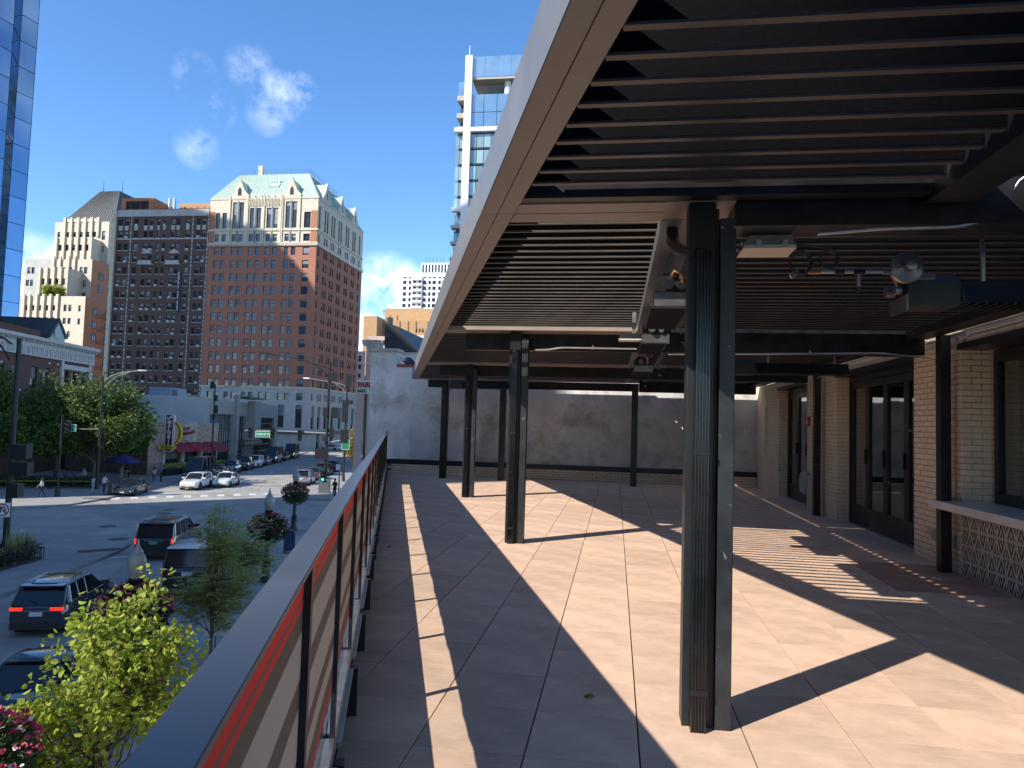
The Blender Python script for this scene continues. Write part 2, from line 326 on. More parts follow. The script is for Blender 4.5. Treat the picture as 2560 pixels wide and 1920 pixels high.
for a, b in zip(posts[:-1], posts[1:]):
    if b > S1: b = S1
    m = MB()      # slack fabric: the bottom hem waves a little
    seg = 8; vs = []; 
    for k in range(seg + 1):
        y = a + (b - a) * k / seg; hem = .495 + .002 * math.sin(9 * y) + .002 * math.sin(23 * y + 1); bow = -.008 + .002 * math.sin(5 * y)
        vs += [(bow, y, hem), (bow + .002, y, hem), (-.008, y, 1.188), (-.006, y, 1.188)]
    fs = []
    for k in range(seg):
        o = k * 4; fs += [(o, o + 2, o + 6, o + 4), (o + 1, o + 5, o + 7, o + 3), (o, o + 4, o + 5, o + 1)]
    m.add(vs, fs).build('banner', mBan, rail)
    MB().box(-.024, -.018, a + .03, b - .03, .22, 1.187).build('glass_panel', mGlassR, rail)
pst = MB().box(-.006, .012, -.022, .022, .02, 1.188).mesh('post', mBlkSteel)
brk = MB().box(.012, .05, -.03, .03, 0, .235).box(-.02, .012, -.045, .045, 0, .10).mesh('bracket', mBlkSteel)
for p in posts:
    if p > S1: continue
    link('post', pst, rail, (0, p, 0)); link('bracket', brk, rail, (0, p, 0))
for a, b in zip(posts[:-1], posts[1:]):
    if b > S1: continue
    MB().box(-.02, .012, a + .024, b - .024, .24, .33).box(.012, .03, a + .1, b - .1, .24, .262).build('bottom_rail', mGalv, rail)
MB().box(-.3, -.026, S0, S1, -.3, .335).build('parapet', mBlkSteel, rail)
# ------------------------------------------------------------------ pergola
pg_ = thing('louvered_pergola', 'black louvered pergola roof with bronze fascia over the terrace', 'pergola', gloc(.48, 3.8, DZ), RG)
O = (.48, 3.8)
class PG(MB):       # coordinates given in (g, d, height over deck)
    def put(s, name, mat, smooth=None): return s.build(name, mat, pg_, (-O[0], -O[1], 0), 0, smooth)
ZB, ZT = 2.688, 2.93
BEAMS = [(3.79, 4.11), (8.95, 9.27), (14.15, 14.47), (19.2, 19.5)]
def tline(t, d): return g_of_t(t, d)
def fasc(t0, t1, d0, d1, z0, z1):
    return PG().prism([(tline(t0, d0), d0), (tline(t1, d0), d0), (tline(t1, d1), d1), (tline(t0, d1), d1)][::-1], 'z', z0, z1)
ds = [-3.5, 3.95, 9.11, 14.31, 19.5]
for a, b in zip(ds[:-1], ds[1:]):
    bevel(fasc(.445, .533, a + .0025, b - .0025, ZB, ZT + .02).put('fascia', mBronze), .003)
    fasc(.441, .4445, a + .0025, b - .0025, ZB + .004, ZT + .016).put('fascia_sky_sheet', mGun)  # added thin sheet; grey of reflected sky put into its colour
    bevel(fasc(.537, .629, a + .0025, b - .0025, ZB + .003, ZT - .03).put('soffit_board', mBronze), .003)
for i, (a, b) in enumerate(BEAMS):
    mid = (a + b) / 2
    for q, r in ((a, mid - .0025), (mid + .0025, b)):
        PG().prism([(tline(.631, q), q), (.24, q), (.24, r), (tline(.631, r), r)][::-1], 'z', ZB + (.003 if q == a else 0), ZT - .04).put('cross_beam', mBronze)
    PG().box(.24, .60, a, b, ZB + .006, ZT - .03).put('node_plate', mBronze)
    # deep steel beam carrying on to the building
    PG().box(.602, 3.60, a + .06, b - .02, 2.45 if i else 2.58, 2.86).put('steel_beam', mBlkSteel)
    if i: PG().prism([(tline(.9, b), b - .01), (.6, b - .01), (.6, b + .10), (tline(.9, b), b + .10)][::-1], 'z', 2.47, 2.683).put('steel_beam', mBlkSteel)
for (a, b) in ((4.11, 8.95), (9.27, 14.15), (14.47, 19.2)):
    PG().box(.24, .345, a + .002, b - .002, ZB, ZT - .02).put('gutter_beam', mGun)
    PG().box(.348, .46, a + .002, b - .002, ZB + .003, ZT - .02).put('gutter_beam', mGun)
    PG().box(3.36, 3.60, a + .002, b - .002, 2.63, 2.9).put('wall_beam', mBlk)
PG().box(1.52, 1.74, -3.5, 3.788, ZB - .02, ZT - .02).put('gutter_beam', mBlk)
PG().box(-.6, 1.518, 3.70, 3.786, ZB + .01, ZB + .17).put('frame_lip', mBlk)
# louvre blades: steep open plates with a short bottom flange; shared by length
PITCHL = .175
def blade(L, deg, W_=.178):
    a = math.radians(deg); ca, sa = math.cos(a), math.sin(a); th = .012
    # section in (d, z): top edge at small d, falling away; a lip at the foot turns back towards the lens
    p0 = Vector((-W_ / 2 * ca, W_ / 2 * sa)); p1 = -p0; n = Vector((sa, ca)) * th / 2
    m = MB(); m.prism([tuple(p0 - n), tuple(p1 - n), tuple(p1 + n), tuple(p0 + n)], 'x', 0, L, 0)
    lip = .023 if deg > 70 else .010
    m.box(0, L, p1.x - lip, p1.x + .010, p1.y - .011, p1.y - .0005, 1)
    m.box(-.004, 0, -.05, .05, -.05, .05, 0)
    return m
ZL = ZB + .125
def louvres(d0, d1, g0f, g1, mat, deg=88):
    n = int((d1 - d0) / PITCHL); off = ((d1 - d0) - n * PITCHL) / 2 + PITCHL / 2
    for k in range(n):
        d = d0 + off + k * PITCHL; g0 = g0f(d)
        me = blade(g1 - g0, deg).mesh('louvre', [mat, mLip]); fixn(me)
        link('louvre', me, pg_, (g0 - O[0], d - O[1], ZL))
louvres(-2.4, 3.70, lambda d: tline(.645, d), 1.50, mSpark)
louvres(-2.4, 3.70, lambda d: 1.76, 3.40, mSpark)
PG().box(3.42, 3.60, -3.5, 3.788, 2.63, 2.9).put('wall_beam', mBlk)
for (a, b) in ((4.11, 8.95), (9.27, 14.15), (14.47, 19.2)):
    louvres(a, b, lambda d: tline(.645, d + .04), .232, mSpark, 54 if a < 5 else 88)
    louvres(a, b, lambda d: .65, 3.34, mSpark)
    # bearing strip with a slot between blades: throws the row of light dots
    n = int((b - a) / PITCHL); off = ((b - a) - n * PITCHL) / 2
    m = PG()
    for k in range(n): m.box(.4605, .645, a + off + k * PITCHL + .08, a + off + (k + 1) * PITCHL - .001, ZL - .02, ZL + .0)
    m.put('bearing_strip', mBlkSteel)
# columns with ribbed downspouts
def spout_sec(w, d0, d1):
    pts = []; n = 5
    for k in range(n):
        x0 = -w / 2 + w * k / n; x1 = x0 + w / n
        pts += [(x0 + .0015, d0 + .006), (x0 + .005, d0), (x1 - .005, d0), (x1 - .0015, d0 + .006)]
    return pts + [(w / 2, d1), (-w / 2, d1)]
def column(g, d, i):
    c = PG().box(g, g + .14, d + .02, d + .16, 0, ZB - .002).put('column', mGun if i == 0 else mGun); c.data.materials[0] = mColumn; bevel(c, .004)
    s = PG(); s.prism([(g + .075 + p[0], p[1]) for p in spout_sec(.078, d - .055, d + .0185)], 'z', .0, 2.42).put('downspout', mSpout)
    fixn(s_last(pg_).data)
    for z in (.18, 1.37): PG().box(g + .034, g + .116, d - .058, d + .019, z, z + .028).put('spout_strap', mBlkSteel)
    # elbow from the gutter into the spout
    PG().tube([(g - .05, d + .5, 2.69), (g - .05, d + .47, 2.60), (g - .02, d + .30, 2.50), (g + .03, d + .10, 2.44), (g + .075, d - .018, 2.40), (g + .075, d - .018, 2.36)], .036, 8).put('spout_elbow', mSpout, 40)
    c = PG().box(g + .158, g + .24, d + .0, d + .12, 0, 2.60).put('steel_post', mBlkSteel2); bevel(c, .006)
    PG().box(g + .1405, g + .1575, d + .04, d + .1, 0, 2.66).put('filler_strip', mGapBrown)
    bp = PG()
    for q in ((g + .17, d + .02), (g + .23, d + .02)): bp.cyl((*q, 2.55), (q[0], q[1] - .02, 2.55), .008, n=8)
    bp.put('bolt', mGalv)
def s_last(o): return o.children[-1]
mColumn = pm('column_grey_green', (.017, .019, .020), .38, var=.18, scale=3, spec=.32)
mSpout = pm('spout_black_enamel', (.011, .011, .012), .22, var=.3, scale=8, spec=.6)
mBlkSteel2 = pm('steel_scuffed', (.019, .021, .024), .42, var=.35, scale=5, bump=.04, bscale=30)
t_, b_ = nodes(mBlkSteel2); vz = N(t_, 'ShaderNodeTexNoise'); vz.inputs['Scale'].default_value = 14; vz.inputs['Detail'].default_value = 9; vz.inputs['Distortion'].default_value = 2.2; tcn = N(t_, 'ShaderNodeTexCoord'); t_.links.new(tcn.outputs['Object'], vz.inputs['Vector'])
mr = N(t_, 'ShaderNodeMapRange'); mr.inputs[1].default_value = .66; mr.inputs[2].default_value = .72; mr.inputs[4].default_value = .6; t_.links.new(vz.outputs['Fac'], mr.inputs[0])
mxp = N(t_, 'ShaderNodeMix', data_type='RGBA'); t_.links.new(mr.outputs[0], mxp.inputs[0]); t_.links.new(b_.inputs['Base Color'].links[0].from_socket, mxp.inputs[6]); mxp.inputs[7].default_value = (.22, .23, .24, 1); t_.links.new(mxp.outputs[2], b_.inputs['Base Color'])
mGapBrown = pm('brown_filler', (.10, .07, .055), .8, var=.4, scale=8)  # dark brown strip in the gap between the two posts
for i, (g, d) in enumerate(((.36, 3.77), (-1.36, 9.0), (-3.05, 14.2))): column(g, d, i)
for g, d, w_ in ((-4.64, 18.68, .17), (-3.05, 18.66, .16), (.40, 18.55, .16)):
    PG().box(g, g + w_, d, d + w_, 0, 2.6).put('steel_post', mBlkSteel)
PG().tube([(-4.5, 18.66, 0.1), (-4.5, 18.66, 2.6)], .02).put('drain_pipe', mBlkSteel)
for d_ in (8.64, 13.75): PG().box(3.59, 3.70, d_ - .06, d_ + .06, 0, 2.64).put('steel_post', mBlkSteel)
# ------------------------------------------------------------------ back wall
bw = thing('stucco_party_wall', 'weathered grey stucco wall closing the far end of the terrace', 'wall', gloc(0, 20, 0), RG)
GL = -7.12; BZ = DZ
mStuc2 = mStucco
t_, b_ = nodes(mStucco)       # brown damp stains and peeled patches
tcn = N(t_, 'ShaderNodeTexCoord'); n1 = N(t_, 'ShaderNodeTexNoise'); n1.inputs['Scale'].default_value = .95; n1.inputs['Detail'].default_value = 12; n1.inputs['Roughness'].default_value = .74; n1.inputs['Distortion'].default_value = .15; t_.links.new(tcn.outputs['Object'], n1.inputs['Vector'])
mr = N(t_, 'ShaderNodeMapRange'); mr.inputs[1].default_value = .49; mr.inputs[2].default_value = .60; mr.inputs[4].default_value = .55; t_.links.new(n1.outputs['Fac'], mr.inputs[0])
mxp = N(t_, 'ShaderNodeMix', data_type='RGBA'); t_.links.new(mr.outputs[0], mxp.inputs[0]); t_.links.new(b_.inputs['Base Color'].links[0].from_socket, mxp.inputs[6]); mxp.inputs[7].default_value = (.26, .215, .18, 1)
n3 = N(t_, 'ShaderNodeTexNoise'); n3.inputs['Scale'].default_value = 5.5; n3.inputs['Detail'].default_value = 7; n3.inputs['Roughness'].default_value = .7; t_.links.new(tcn.outputs['Object'], n3.inputs['Vector'])
mr3 = N(t_, 'ShaderNodeMapRange'); mr3.inputs[1].default_value = .60; mr3.inputs[2].default_value = .66; mr3.inputs[4].default_value = .38; t_.links.new(n3.outputs['Fac'], mr3.inputs[0])
mk = mathn(t_, 'MULTIPLY', mr3.outputs[0], mr.outputs[0])
mx3 = N(t_, 'ShaderNodeMix', data_type='RGBA'); t_.links.new(mk, mx3.inputs[0]); t_.links.new(mxp.outputs[2], mx3.inputs[6]); mx3.inputs[7].default_value = (.06, .05, .045, 1); t_.links.new(mx3.outputs[2], b_.inputs['Base Color'])
MB().box(-6.33, 4.6, 0, .35, 0, BZ + 3.06).build('wall', mStucco, bw)
MB().box(GL, -6.332, -.0, .5, 0, BZ + 3.50).build('wall_pier', mStucco, bw)
bevel(MB().box(GL - .02, -6.30, -.05, .55, BZ + 3.502, BZ + 3.60).build('cap_stone', mStuccoC, bw), .01)
MB().prism([(GL - .30, BZ + 3.84), (GL + .2, BZ + 3.84), (GL + .2, BZ + 3.48), (GL - .06, BZ + 3.48), (GL - .14, BZ + 3.62), (GL - .27, BZ + 3.70)], 'y', -.03, .45).build('corbel', mStuccoC, bw)
MB().box(-6.328, 4.6, -.03, .38, BZ + 3.062, BZ + 3.14).build('coping_tile', pm('red_clay_coping', (.26, .06, .04), .7, var=.2, scale=9), bw)
MB().box(-6.5, 3.95, -.09, -.002, BZ + .27, BZ + .40).box(-6.5, 3.95, -.14, -.09, BZ + .295, BZ + .33).build('flashing_rail', mBlkSteel, bw)
mCurb = pm('curb_mortar', (.19, .15, .12), .9, var=.2, scale=8)
MB().box(-6.5, 3.95, -.075, -.003, BZ - .02, BZ + .27).build('curb', mCurb, bw)
cbm = MB().box(0, .194, -.085, -.07, 0, .056).mesh('brick', mBrickP)
for r in range(4):
    for k in range(52):
        x = -6.45 + k * .202 + (.101 if r % 2 else 0)
        if x + .2 < 3.95: link('brick', cbm, bw, (x, 0, BZ + .006 + r * .066))
# red-coped white wall and roof clutter behind it
# ------------------------------------------------------------------ restaurant wall on the right (grid frame, face at g = WG)
WG = 3.78
rs = thing('restaurant_front', 'painted tan brick restaurant front with black glazed doors beside the terrace', 'building', gloc(WG, 9, DZ), RG)
class RB(MB):
    def put(s, name, mat, smooth=None, parent=None):
        o = s.build(name, mat, parent or rs, (-WG, -9, 0) if parent is None else (0, 0, 0), 0, smooth); return o
HT = 2.66
# piers: (d0, d1, protrusion)
PIERS = [(17.45, 18.9), (13.02, 14.95), (8.53, 9.79)]
BRL, BRH, MJ = .205, .058, .0095
brick_cands = []
for (a, b) in PIERS:
    RB().box(WG + .012, WG + .6, a + .01, b - .01, -.02, HT).put('pier', mMortar)
    nr = int(HT / (BRH + MJ))
    for r in range(nr):
        z = r * (BRH + MJ); x = a - (.0 if r % 2 else .107)
        while x < b - .02:
            q0, q1 = max(a, x), min(b, x + BRL)
            if q1 - q0 > .03: brick_cands.append((a == 8.53, q0, q1, z, 'f'))
            x += BRL + MJ
    # return faces looking back towards us (and the far reveal)
    for r in range(nr):
        z = r * (BRH + MJ); x = WG + .002 + (.1 if r % 2 else 0)
        y = WG + .012
        cuts = [WG + .001, WG + (.104 if r % 2 else .208), WG + (.312), WG + .40] if not r % 2 else [WG + .001, WG + .104, WG + .312, WG + .40]
        for c0, c1 in zip(cuts[:-1], cuts[1:]): brick_cands.append((a == 8.53, c0 + .004, c1 - .004, z, ('r', a)))
brick_cands.sort(key=lambda c: (not c[0], 0))
cache = {}
def brickmesh(L, side):
    k = (round(L, 3), side)
    if k not in cache:
        j = .0022
        m = MB()
        if side == 'f': m.box(0, .02, 0, L, 0, BRH)
        else: m.box(0, L, 0, .02, 0, BRH)
        cache[k] = m.mesh('brick', mBrickP)
    return cache[k]
near = [c for c in brick_cands if c[0]]; far = [c for c in brick_cands if not c[0]]
rnd.shuffle(far)
use = near[:300]; rest = near[300:] + far
for c in use:
    pr = rnd.uniform(-.0012, .0012)
    if c[4] == 'f': link('brick', brickmesh(c[2] - c[1], 'f'), rs, (-.001 + pr, c[1] - 9, c[3]))
    else: link('brick', brickmesh(c[2] - c[1], 'r'), rs, (c[1] - WG, c[4][1] - 9 - .009 + pr, c[3]))
m = RB()
for c in rest:
    pr = rnd.uniform(-.0012, .0012)
    if c[4] == 'f': m.box(WG - .001 + pr, WG + .019, c[1], c[2], c[3], c[3] + BRH)
    else: m.box(c[1], c[2], c[4][1] - .009 + pr, c[4][1] + .011, c[3], c[3] + BRH)
stuff(m.put('brick_field', mBrickP))
# soldier course lintel band above the openings
for a, b in ((4.0, 8.53), (9.79, 13.02), (14.95, 17.45)):
    RB().box(WG + .02, WG + .6, a, b, 2.53, HT + .3).put('lintel', mMortar)
    k = a + .01
    while k < b - .3:
        link('brick', brickmesh(.48, 'f'), rs, (.002, k - 9, 2.535)); link('brick', brickmesh(.48, 'f'), rs, (.002, k - 9, 2.603)); k += .49
    RB().box(WG - .05, WG + .25, a + .02, b - .02, 2.46, 2.53).put('awning_head', mFrame)
RB().box(WG - .01, WG + .6, 18.9, 20.0, -.02, HT + .3).put('pier', mBrickP)
RB().box(WG + .03, WG + .7, 3.0, 20, HT, HT + 3.0).put('upper_wall', mMortar)
# dark room behind the glass, so the panes have depth
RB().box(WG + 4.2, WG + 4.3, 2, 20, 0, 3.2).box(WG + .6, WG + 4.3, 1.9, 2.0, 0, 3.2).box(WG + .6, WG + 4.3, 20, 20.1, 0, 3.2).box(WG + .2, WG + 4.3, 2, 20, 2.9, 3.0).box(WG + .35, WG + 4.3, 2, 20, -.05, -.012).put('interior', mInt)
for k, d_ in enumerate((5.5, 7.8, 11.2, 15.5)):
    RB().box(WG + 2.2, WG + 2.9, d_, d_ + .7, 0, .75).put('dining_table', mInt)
# folding glazed doors
def door_unit(a, b, n, g):
    wdt = (b - a) / n
    RB().box(g - .02, g + .09, a, a + .05, 0, 2.46).box(g - .02, g + .09, b - .05, b, 0, 2.46).box(g - .02, g + .09, a + .05, b - .05, 2.38, 2.46).put('door_frame', mFrame)
    for i in range(n):
        x0 = a + .05 + (b - a - .1) / n * i + .004; x1 = a + .05 + (b - a - .1) / n * (i + 1) - .004; st_ = .075
        o = RB().box(g, g + .06, x0, x0 + st_, .01, 2.375).box(g, g + .06, x1 - st_, x1, .01, 2.375).box(g, g + .06, x0 + st_, x1 - st_, 2.26, 2.375).box(g, g + .06, x0 + st_, x1 - st_, .01, .32).put('door_leaf', mFrame)
        p = RB().box(g + .027, g + .033, x0 + st_, x1 - st_, .32, 2.26); q = p.build('pane', mGlassD, o)
        h = RB().box(g - .03, g - .0005, x0 + .015, x0 + .045, 1.02, 1.26).build('handle', mBlkSteel, o)
    RB().box(g - .06, g + .1, a + .01, b - .01, -.004, .012).put('threshold', mGalv)
door_unit(9.80, 13.01, 4, WG + .22)
door_unit(14.96, 17.44, 3, WG + .22)
# serving window, counter, patterned tile front
WN = WG + .32
for x0, x1 in ((7.62, 8.5), (6.62, 7.56), (5.6, 6.56), (4.6, 5.54)):
    o = RB().box(WN, WN + .08, x0, x0 + .085, .79, 2.46).box(WN, WN + .08, x1 - .085, x1, .79, 2.46).box(WN, WN + .08, x0 + .085, x1 - .085, 2.33, 2.46).box(WN, WN + .08, x0 + .085, x1 - .085, .79, .90).put('window_sash', mFrame)
    RB().box(WN + .035, WN + .041, x0 + .085, x1 - .085, .90, 2.33).build('pane', mGlassD, o)
bevel(RB().box(WG - .235, WN + .02, 4.0, 8.80, .70, .785).put('counter_top', mQuartz), .004)
RB().box(WG + .012, WN + .3, 4.0, 8.528, -.02, .69).put('counter_wall', mMortar)
mTW = pm('tile_cream', (.55, .49, .42), .5, var=.12, scale=9); mTB = pm('tile_charcoal', (.035, .03, .028), .5, var=.2, scale=9)
def tilemesh(flip):
    m = MB(); T_ = .1785; g = .0025
    m.box(-.01, 0, g, T_ - g, g, T_ - g, 0)
    def q(pts):
        pts = [(a, (1 - b) if flip else b) for a, b in pts]
        vs = [(-.0106, g + (T_ - 2 * g) * a, g + (T_ - 2 * g) * b) for a, b in pts] + [(-.0095, g + (T_ - 2 * g) * a, g + (T_ - 2 * g) * b) for a, b in pts]
        n = len(pts); m.add(vs, [tuple(range(n)), tuple(reversed(range(n, 2 * n)))] + [(i, i + n, (i + 1) % n + n, (i + 1) % n) for i in range(n)], 1)
    # a bold triangle holding a smaller one, and wedges filling the upper corners
    q([(.10, .07), (.5, .93), (.5, .62), (.27, .07)]); q([(.5, .93), (.90, .07), (.73, .07), (.5, .62)])
    q([(.38, .07), (.5, .38), (.62, .07)])
    q([(.03, .30), (.34, .96), (.20, .96), (.03, .60)]); q([(.97, .30), (.97, .60), (.80, .96), (.66, .96)])
    q([(.03, .74), (.12, .96), (.03, .96)]); q([(.97, .74), (.97, .96), (.88, .96)])
    me = m.mesh('tile', [mTW, mTB]); fixn(me); return me
tA, tB = tilemesh(False), tilemesh(True)
for i in range(25):
    for j in range(4):
        link('tile', tA if j % 2 else tB, rs, (.008, 8.522 - 9 - (i + 1) * .1785, -.012 + j * .1785 - .015))
RB().box(WG - .006, WG + .012, 4, 8.53, -.01, .004).put('base_trim', mPaver)
# outlets, alarm, hose, conduits
def small(name, label, cat, loc, group=None): return thing(name, label, cat, loc, RG, group)
o = small('outlet_box', 'clear bubble outlet cover low on the brick pier beside the steel post', 'outlet', gloc(WG - .0, 9.15, DZ + .34)); MB().box(-.07, -.002, -.05, .05, -.06, .06).build('cover', mPipe, o); MB().sphere((-.07, .03, 0), .045).build('bubble', mGlassR, o, smooth=60)
o = small('outlet_box', 'square grey outlet plate low on the brick between post and patterned tiles', 'outlet', gloc(WG - .002, 8.71, DZ + .33)); MB().box(-.012, -.001, -.075, .075, -.1, .1).build('plate', mGalv, o); MB().box(-.03, -.0125, -.045, .045, -.07, .07).build('cover', mQuartz, o)
o = small('fire_alarm', 'small red fire alarm strobe on the pier between the doors', 'alarm', gloc(WG - .002, 14.75, DZ + 1.72)); MB().box(-.05, -.001, -.06, .06, -.09, .09).build('housing', pm('alarm_red', (.4, .03, .02), .4, var=.1), o); MB().box(-.06, -.0505, -.03, .03, -.05, .02).build('lens', mQuartz, o)
o = small('coiled_hose', 'pale hose coiled on the pier beside the far door', 'hose', gloc(WG - .05, 14.78, DZ + .52))
m = MB()
for k in range(4): m.tube([(-.03 - .018 * k, (.17 + .008 * k) * math.cos(a), (.22 - .01 * k) * math.sin(a)) for a in [2 * math.pi * i / 20 for i in range(21)]], .012, 6)
m.build('coil', pm('hose_vinyl', (.5, .5, .47), .45, var=.1), o, smooth=60); MB().box(-.06, .048, -.03, .03, .16, .2).build('hook', mGalv, o)
o = small('coiled_cable', 'small ring of pale cable hanging on the far brick pier', 'cable', gloc(WG - .02, 18.75, DZ + 1.05))
MB().tube([(-.02, .1 * math.cos(a), .12 * math.sin(a)) for a in [2 * math.pi * i / 16 for i in range(17)]], .015, 6).build('coil', mQuartz, o, smooth=60); MB().box(-.03, .01, -.02, .02, .12, 1.1).build('riser', mPipe, o)
def conduit(label, pts, r=.012, group='metal conduits under the pergola'):
    p0 = Vector(pts[0]); o = thing('conduit_pipe', label, 'conduit', gloc(p0.x, p0.y, DZ + p0.z), RG, group)
    pp = [Vector(p) - p0 for p in pts]
    # round the corners a little
    q = [pp[0]]
    for a, b, c in zip(pp[:-2], pp[1:-1], pp[2:]):
        q += [b + (a - b).normalized() * min(.06, (a - b).length * .4), b, b + (c - b).normalized() * min(.06, (c - b).length * .4)]
        q[-2] = (q[-3] + q[-1] + b * 2) / 4
    q.append(pp[-1]); MB().tube(q, r, 8).build('pipe', mPipe, o, smooth=50)
    for k in range(1, len(pp)):
        c = (pp[k - 1] + pp[k]) / 2
        if (pp[k] - pp[k - 1]).length > .5: d = (pp[k] - pp[k - 1]).normalized(); MB().cyl(c - d * .02, c + d * .02, r * 1.5, n=10).box(c.x - .006, c.x + .006, c.y - .006, c.y + .03, c.z, c.z + .04).build('clamp', mGalv, o)
    return o
conduit('silver conduit along the beam from the bundled cables to the right', [(1.02, 3.86, 2.535), (1.35, 3.86, 2.56), (1.72, 3.86, 2.565), (1.9, 3.86, 2.62), (1.98, 3.86, 2.80), (2.16, 3.80, 2.9)], .010)
conduit('thin conduit along the second beam left of the big column', [(-1.02, 8.9, 2.44), (-.85, 8.9, 2.445), (-.7, 8.9, 2.475), (.1, 8.9, 2.47), (.24, 8.9, 2.47)], .011)
conduit('thin conduit along the second beam right of the big column to the pier', [(.62, 8.9, 2.41), (1.46, 8.9, 2.425), (3.1, 8.9, 2.455), (3.35, 8.9, 2.43), (3.62, 8.9, 2.42)], .011)
conduit('thin conduit slanting up the brick above the serving window', [(3.62, 8.84, 2.42), (3.72, 8.7, 2.5), (3.73, 8.2, 2.60), (3.73, 6.0, 2.60)], .010)
conduit('thin conduit slanting up by the far door', [(3.5, 14.0, 2.40), (3.72, 13.5, 2.56), (3.73, 12.8, 2.6)], .010)
# heaters
mHeat = pm('heater_dark_metal', (.03, .03, .032), .35, metal=.5, var=.2, scale=6); mHeatG = pm('heater_grey_metal', (.20, .205, .21), .3, metal=.7, var=.15, scale=6); mBrass = pm('brass_fitting', (.42, .22, .09), .35, metal=.9, var=.2)
def heater(label, g, d, z, L, along, grp, flip=False):
    # tube heater: hood of folded sheet, open grille below, gas valve box at one end, hung on two straps
    o = thing('patio_heater', label, 'heater', gloc(g, d, DZ + z), RG + (0 if along == 'd' else -math.pi / 2), grp)
    m = MB(); sec = [(-.14, 0), (-.08, .13), (.08, .13), (.14, 0), (.13, 0), (.075, .118), (-.075, .118), (-.13, 0)]
    m.prism(sec, 'y', 0, L); h = m.build('hood', mHeat, o); fixn(h.data)
    MB().prism([(-.14, 0), (-.08, .13), (0, .20), (.08, .13), (.14, 0)], 'y', -.004, 0).build('end_plate', mHeatG, o)
    MB().prism([(-.14, 0), (-.08, .13), (.08, .13), (.14, 0)], 'y', L, L + .004).build('end_plate', mHeatG, o)
    m = MB()
    for k in range(int(L / .05)): m.box(-.125, .125, .02 + k * .05, .03 + k * .05, -.012, -.002)
    m.build('grille', mHeat, o)
    e = -.30
    b = MB().prism([(-.13, -.02), (-.13, .12), (-.07, .17), (.07, .17), (.13, .12), (.13, -.02)], 'y', e, -.02).build('burner_box', mHeat, o)
    bx = MB().box(-.13, .13, e - .012, e - .002, -.05, .04).build('valve_plate', mHeatG, o)
    v = MB().cyl((-.04, e - .012, .09), (-.04, e - .07, .09), .035, n=12).cyl((.05, e - .012, .08), (.05, e - .05, .08), .025, n=10); v.build('gas_valve', mHeatG, o)
    MB().tube([(.05, e - .03, .10), (.05, e - .05, .15), (.0, e - .04, .18), (-.02, e - .02, .15)], .012, 6).cyl((.03, e - .03, .14), (.07, e - .03, .14), .018, n=8).build('brass_elbow', mBrass, o, smooth=50)
    for y in (.15, L - .15): MB().box(-.01, .01, y, y + .02, .131, .131 + max(.05, 2.68 - z - .131)).build('strap', mGalv, o)
    return o
HG = 'gas heaters under the pergola'
heater('pointed end of the grey gas heater hanging nearest behind the big column', .37, 5.15, 2.37, 1.2, 'd', HG)
heater('gas heater with brass valves further along the gutter beam', .37, 7.35, 2.37, 1.1, 'd', HG)
heater('gas heater near the third column under the gutter beam', .37, 10.4, 2.33, 1.4, 'd', HG)
heater('far gas heater in front of the stucco wall left of the middle post', -3.5, 16.2, 2.30, 1.2, 'g', HG)
heater('long dark gas heater in front of the folding doors', 1.75, 9.45, 2.235, 1.1, 'g', HG)
heater('black gas heater at the top right with perforated end', 1.98, 4.55, 2.28, 1.5, 'g', HG)
# gas regulator, pipe run, cable coil, floodlight, near the first cross beam
o = small('gas_regulator', 'round grey gas regulator on the pipe beside the black heater', 'regulator', gloc(1.60, 4.25, DZ + 2.44))
MB().lathe([(.02, -.03), (.085, -.02), (.09, 0), (.085, .02), (.03, .035), (.028, .09), (.02, .092)], n=20).build('body', mHeatG, o, smooth=40).rotation_euler = (math.pi / 2, 0, 0)
MB().cyl((-.12, 0, -.02), (-.06, 0, -.02), .018).cyl((.06, 0, -.05), (.15, 0, -.05), .016).build('pipe', mHeatG, o)
o = small('gas_pipe', 'thin gas pipe with brown fittings and a drop leg', 'pipe', gloc(1.02, 4.25, DZ + 2.42))
MB().tube([(0, 0, 0), (.46, 0, 0)], .011).tube([(.33, 0, 0), (.33, 0, -.1)], .012).tube([(0, 0, 0), (-.04, 0, -.03)], .014).build('run', mPipe, o)
MB().cyl((.30, 0, 0), (.36, 0, 0), .019).cyl((.33, 0, -.09), (.33, 0, -.115), .018).cyl((.2, 0, 0), (.25, 0, 0), .018).cyl((.0, 0, 0), (.035, 0, 0), .017).build('fitting', mHeat, o); MB().cyl((.06, 0, 0), (.12, 0, 0), .0145).build('brass_valve', mBrass, o)
for lab, gx, zz, rr in (('larger loop of black cable hanging beside the floodlight', 1.02, 2.455, .062), ('smaller loop of black cable hanging right of the larger one', 1.17, 2.475, .052)):
    o = small('cable_coil', lab, 'cable', gloc(gx, 4.18, DZ + zz))
    m = MB()
    for k in range(3): m.tube([((rr - .004 * k) * math.cos(a), .008 * k, (rr * 1.1 - .005 * k) * math.sin(a)) for a in [2 * math.pi * i / 18 for i in range(19)]], .005, 6)
    m.tube([(0, 0, rr * 1.05), (-.05, -.02, rr * 1.3), (-.18, -.03, rr * 1.5)], .005, 6)
    m.build('coil', pm('cable_black', (.01, .01, .01), .4, var=0), o, smooth=60)
o = small('floodlight', 'flat grey floodlight with pale lens on the cross beam right of the column', 'light', gloc(.68, 4.12, DZ + 2.50))
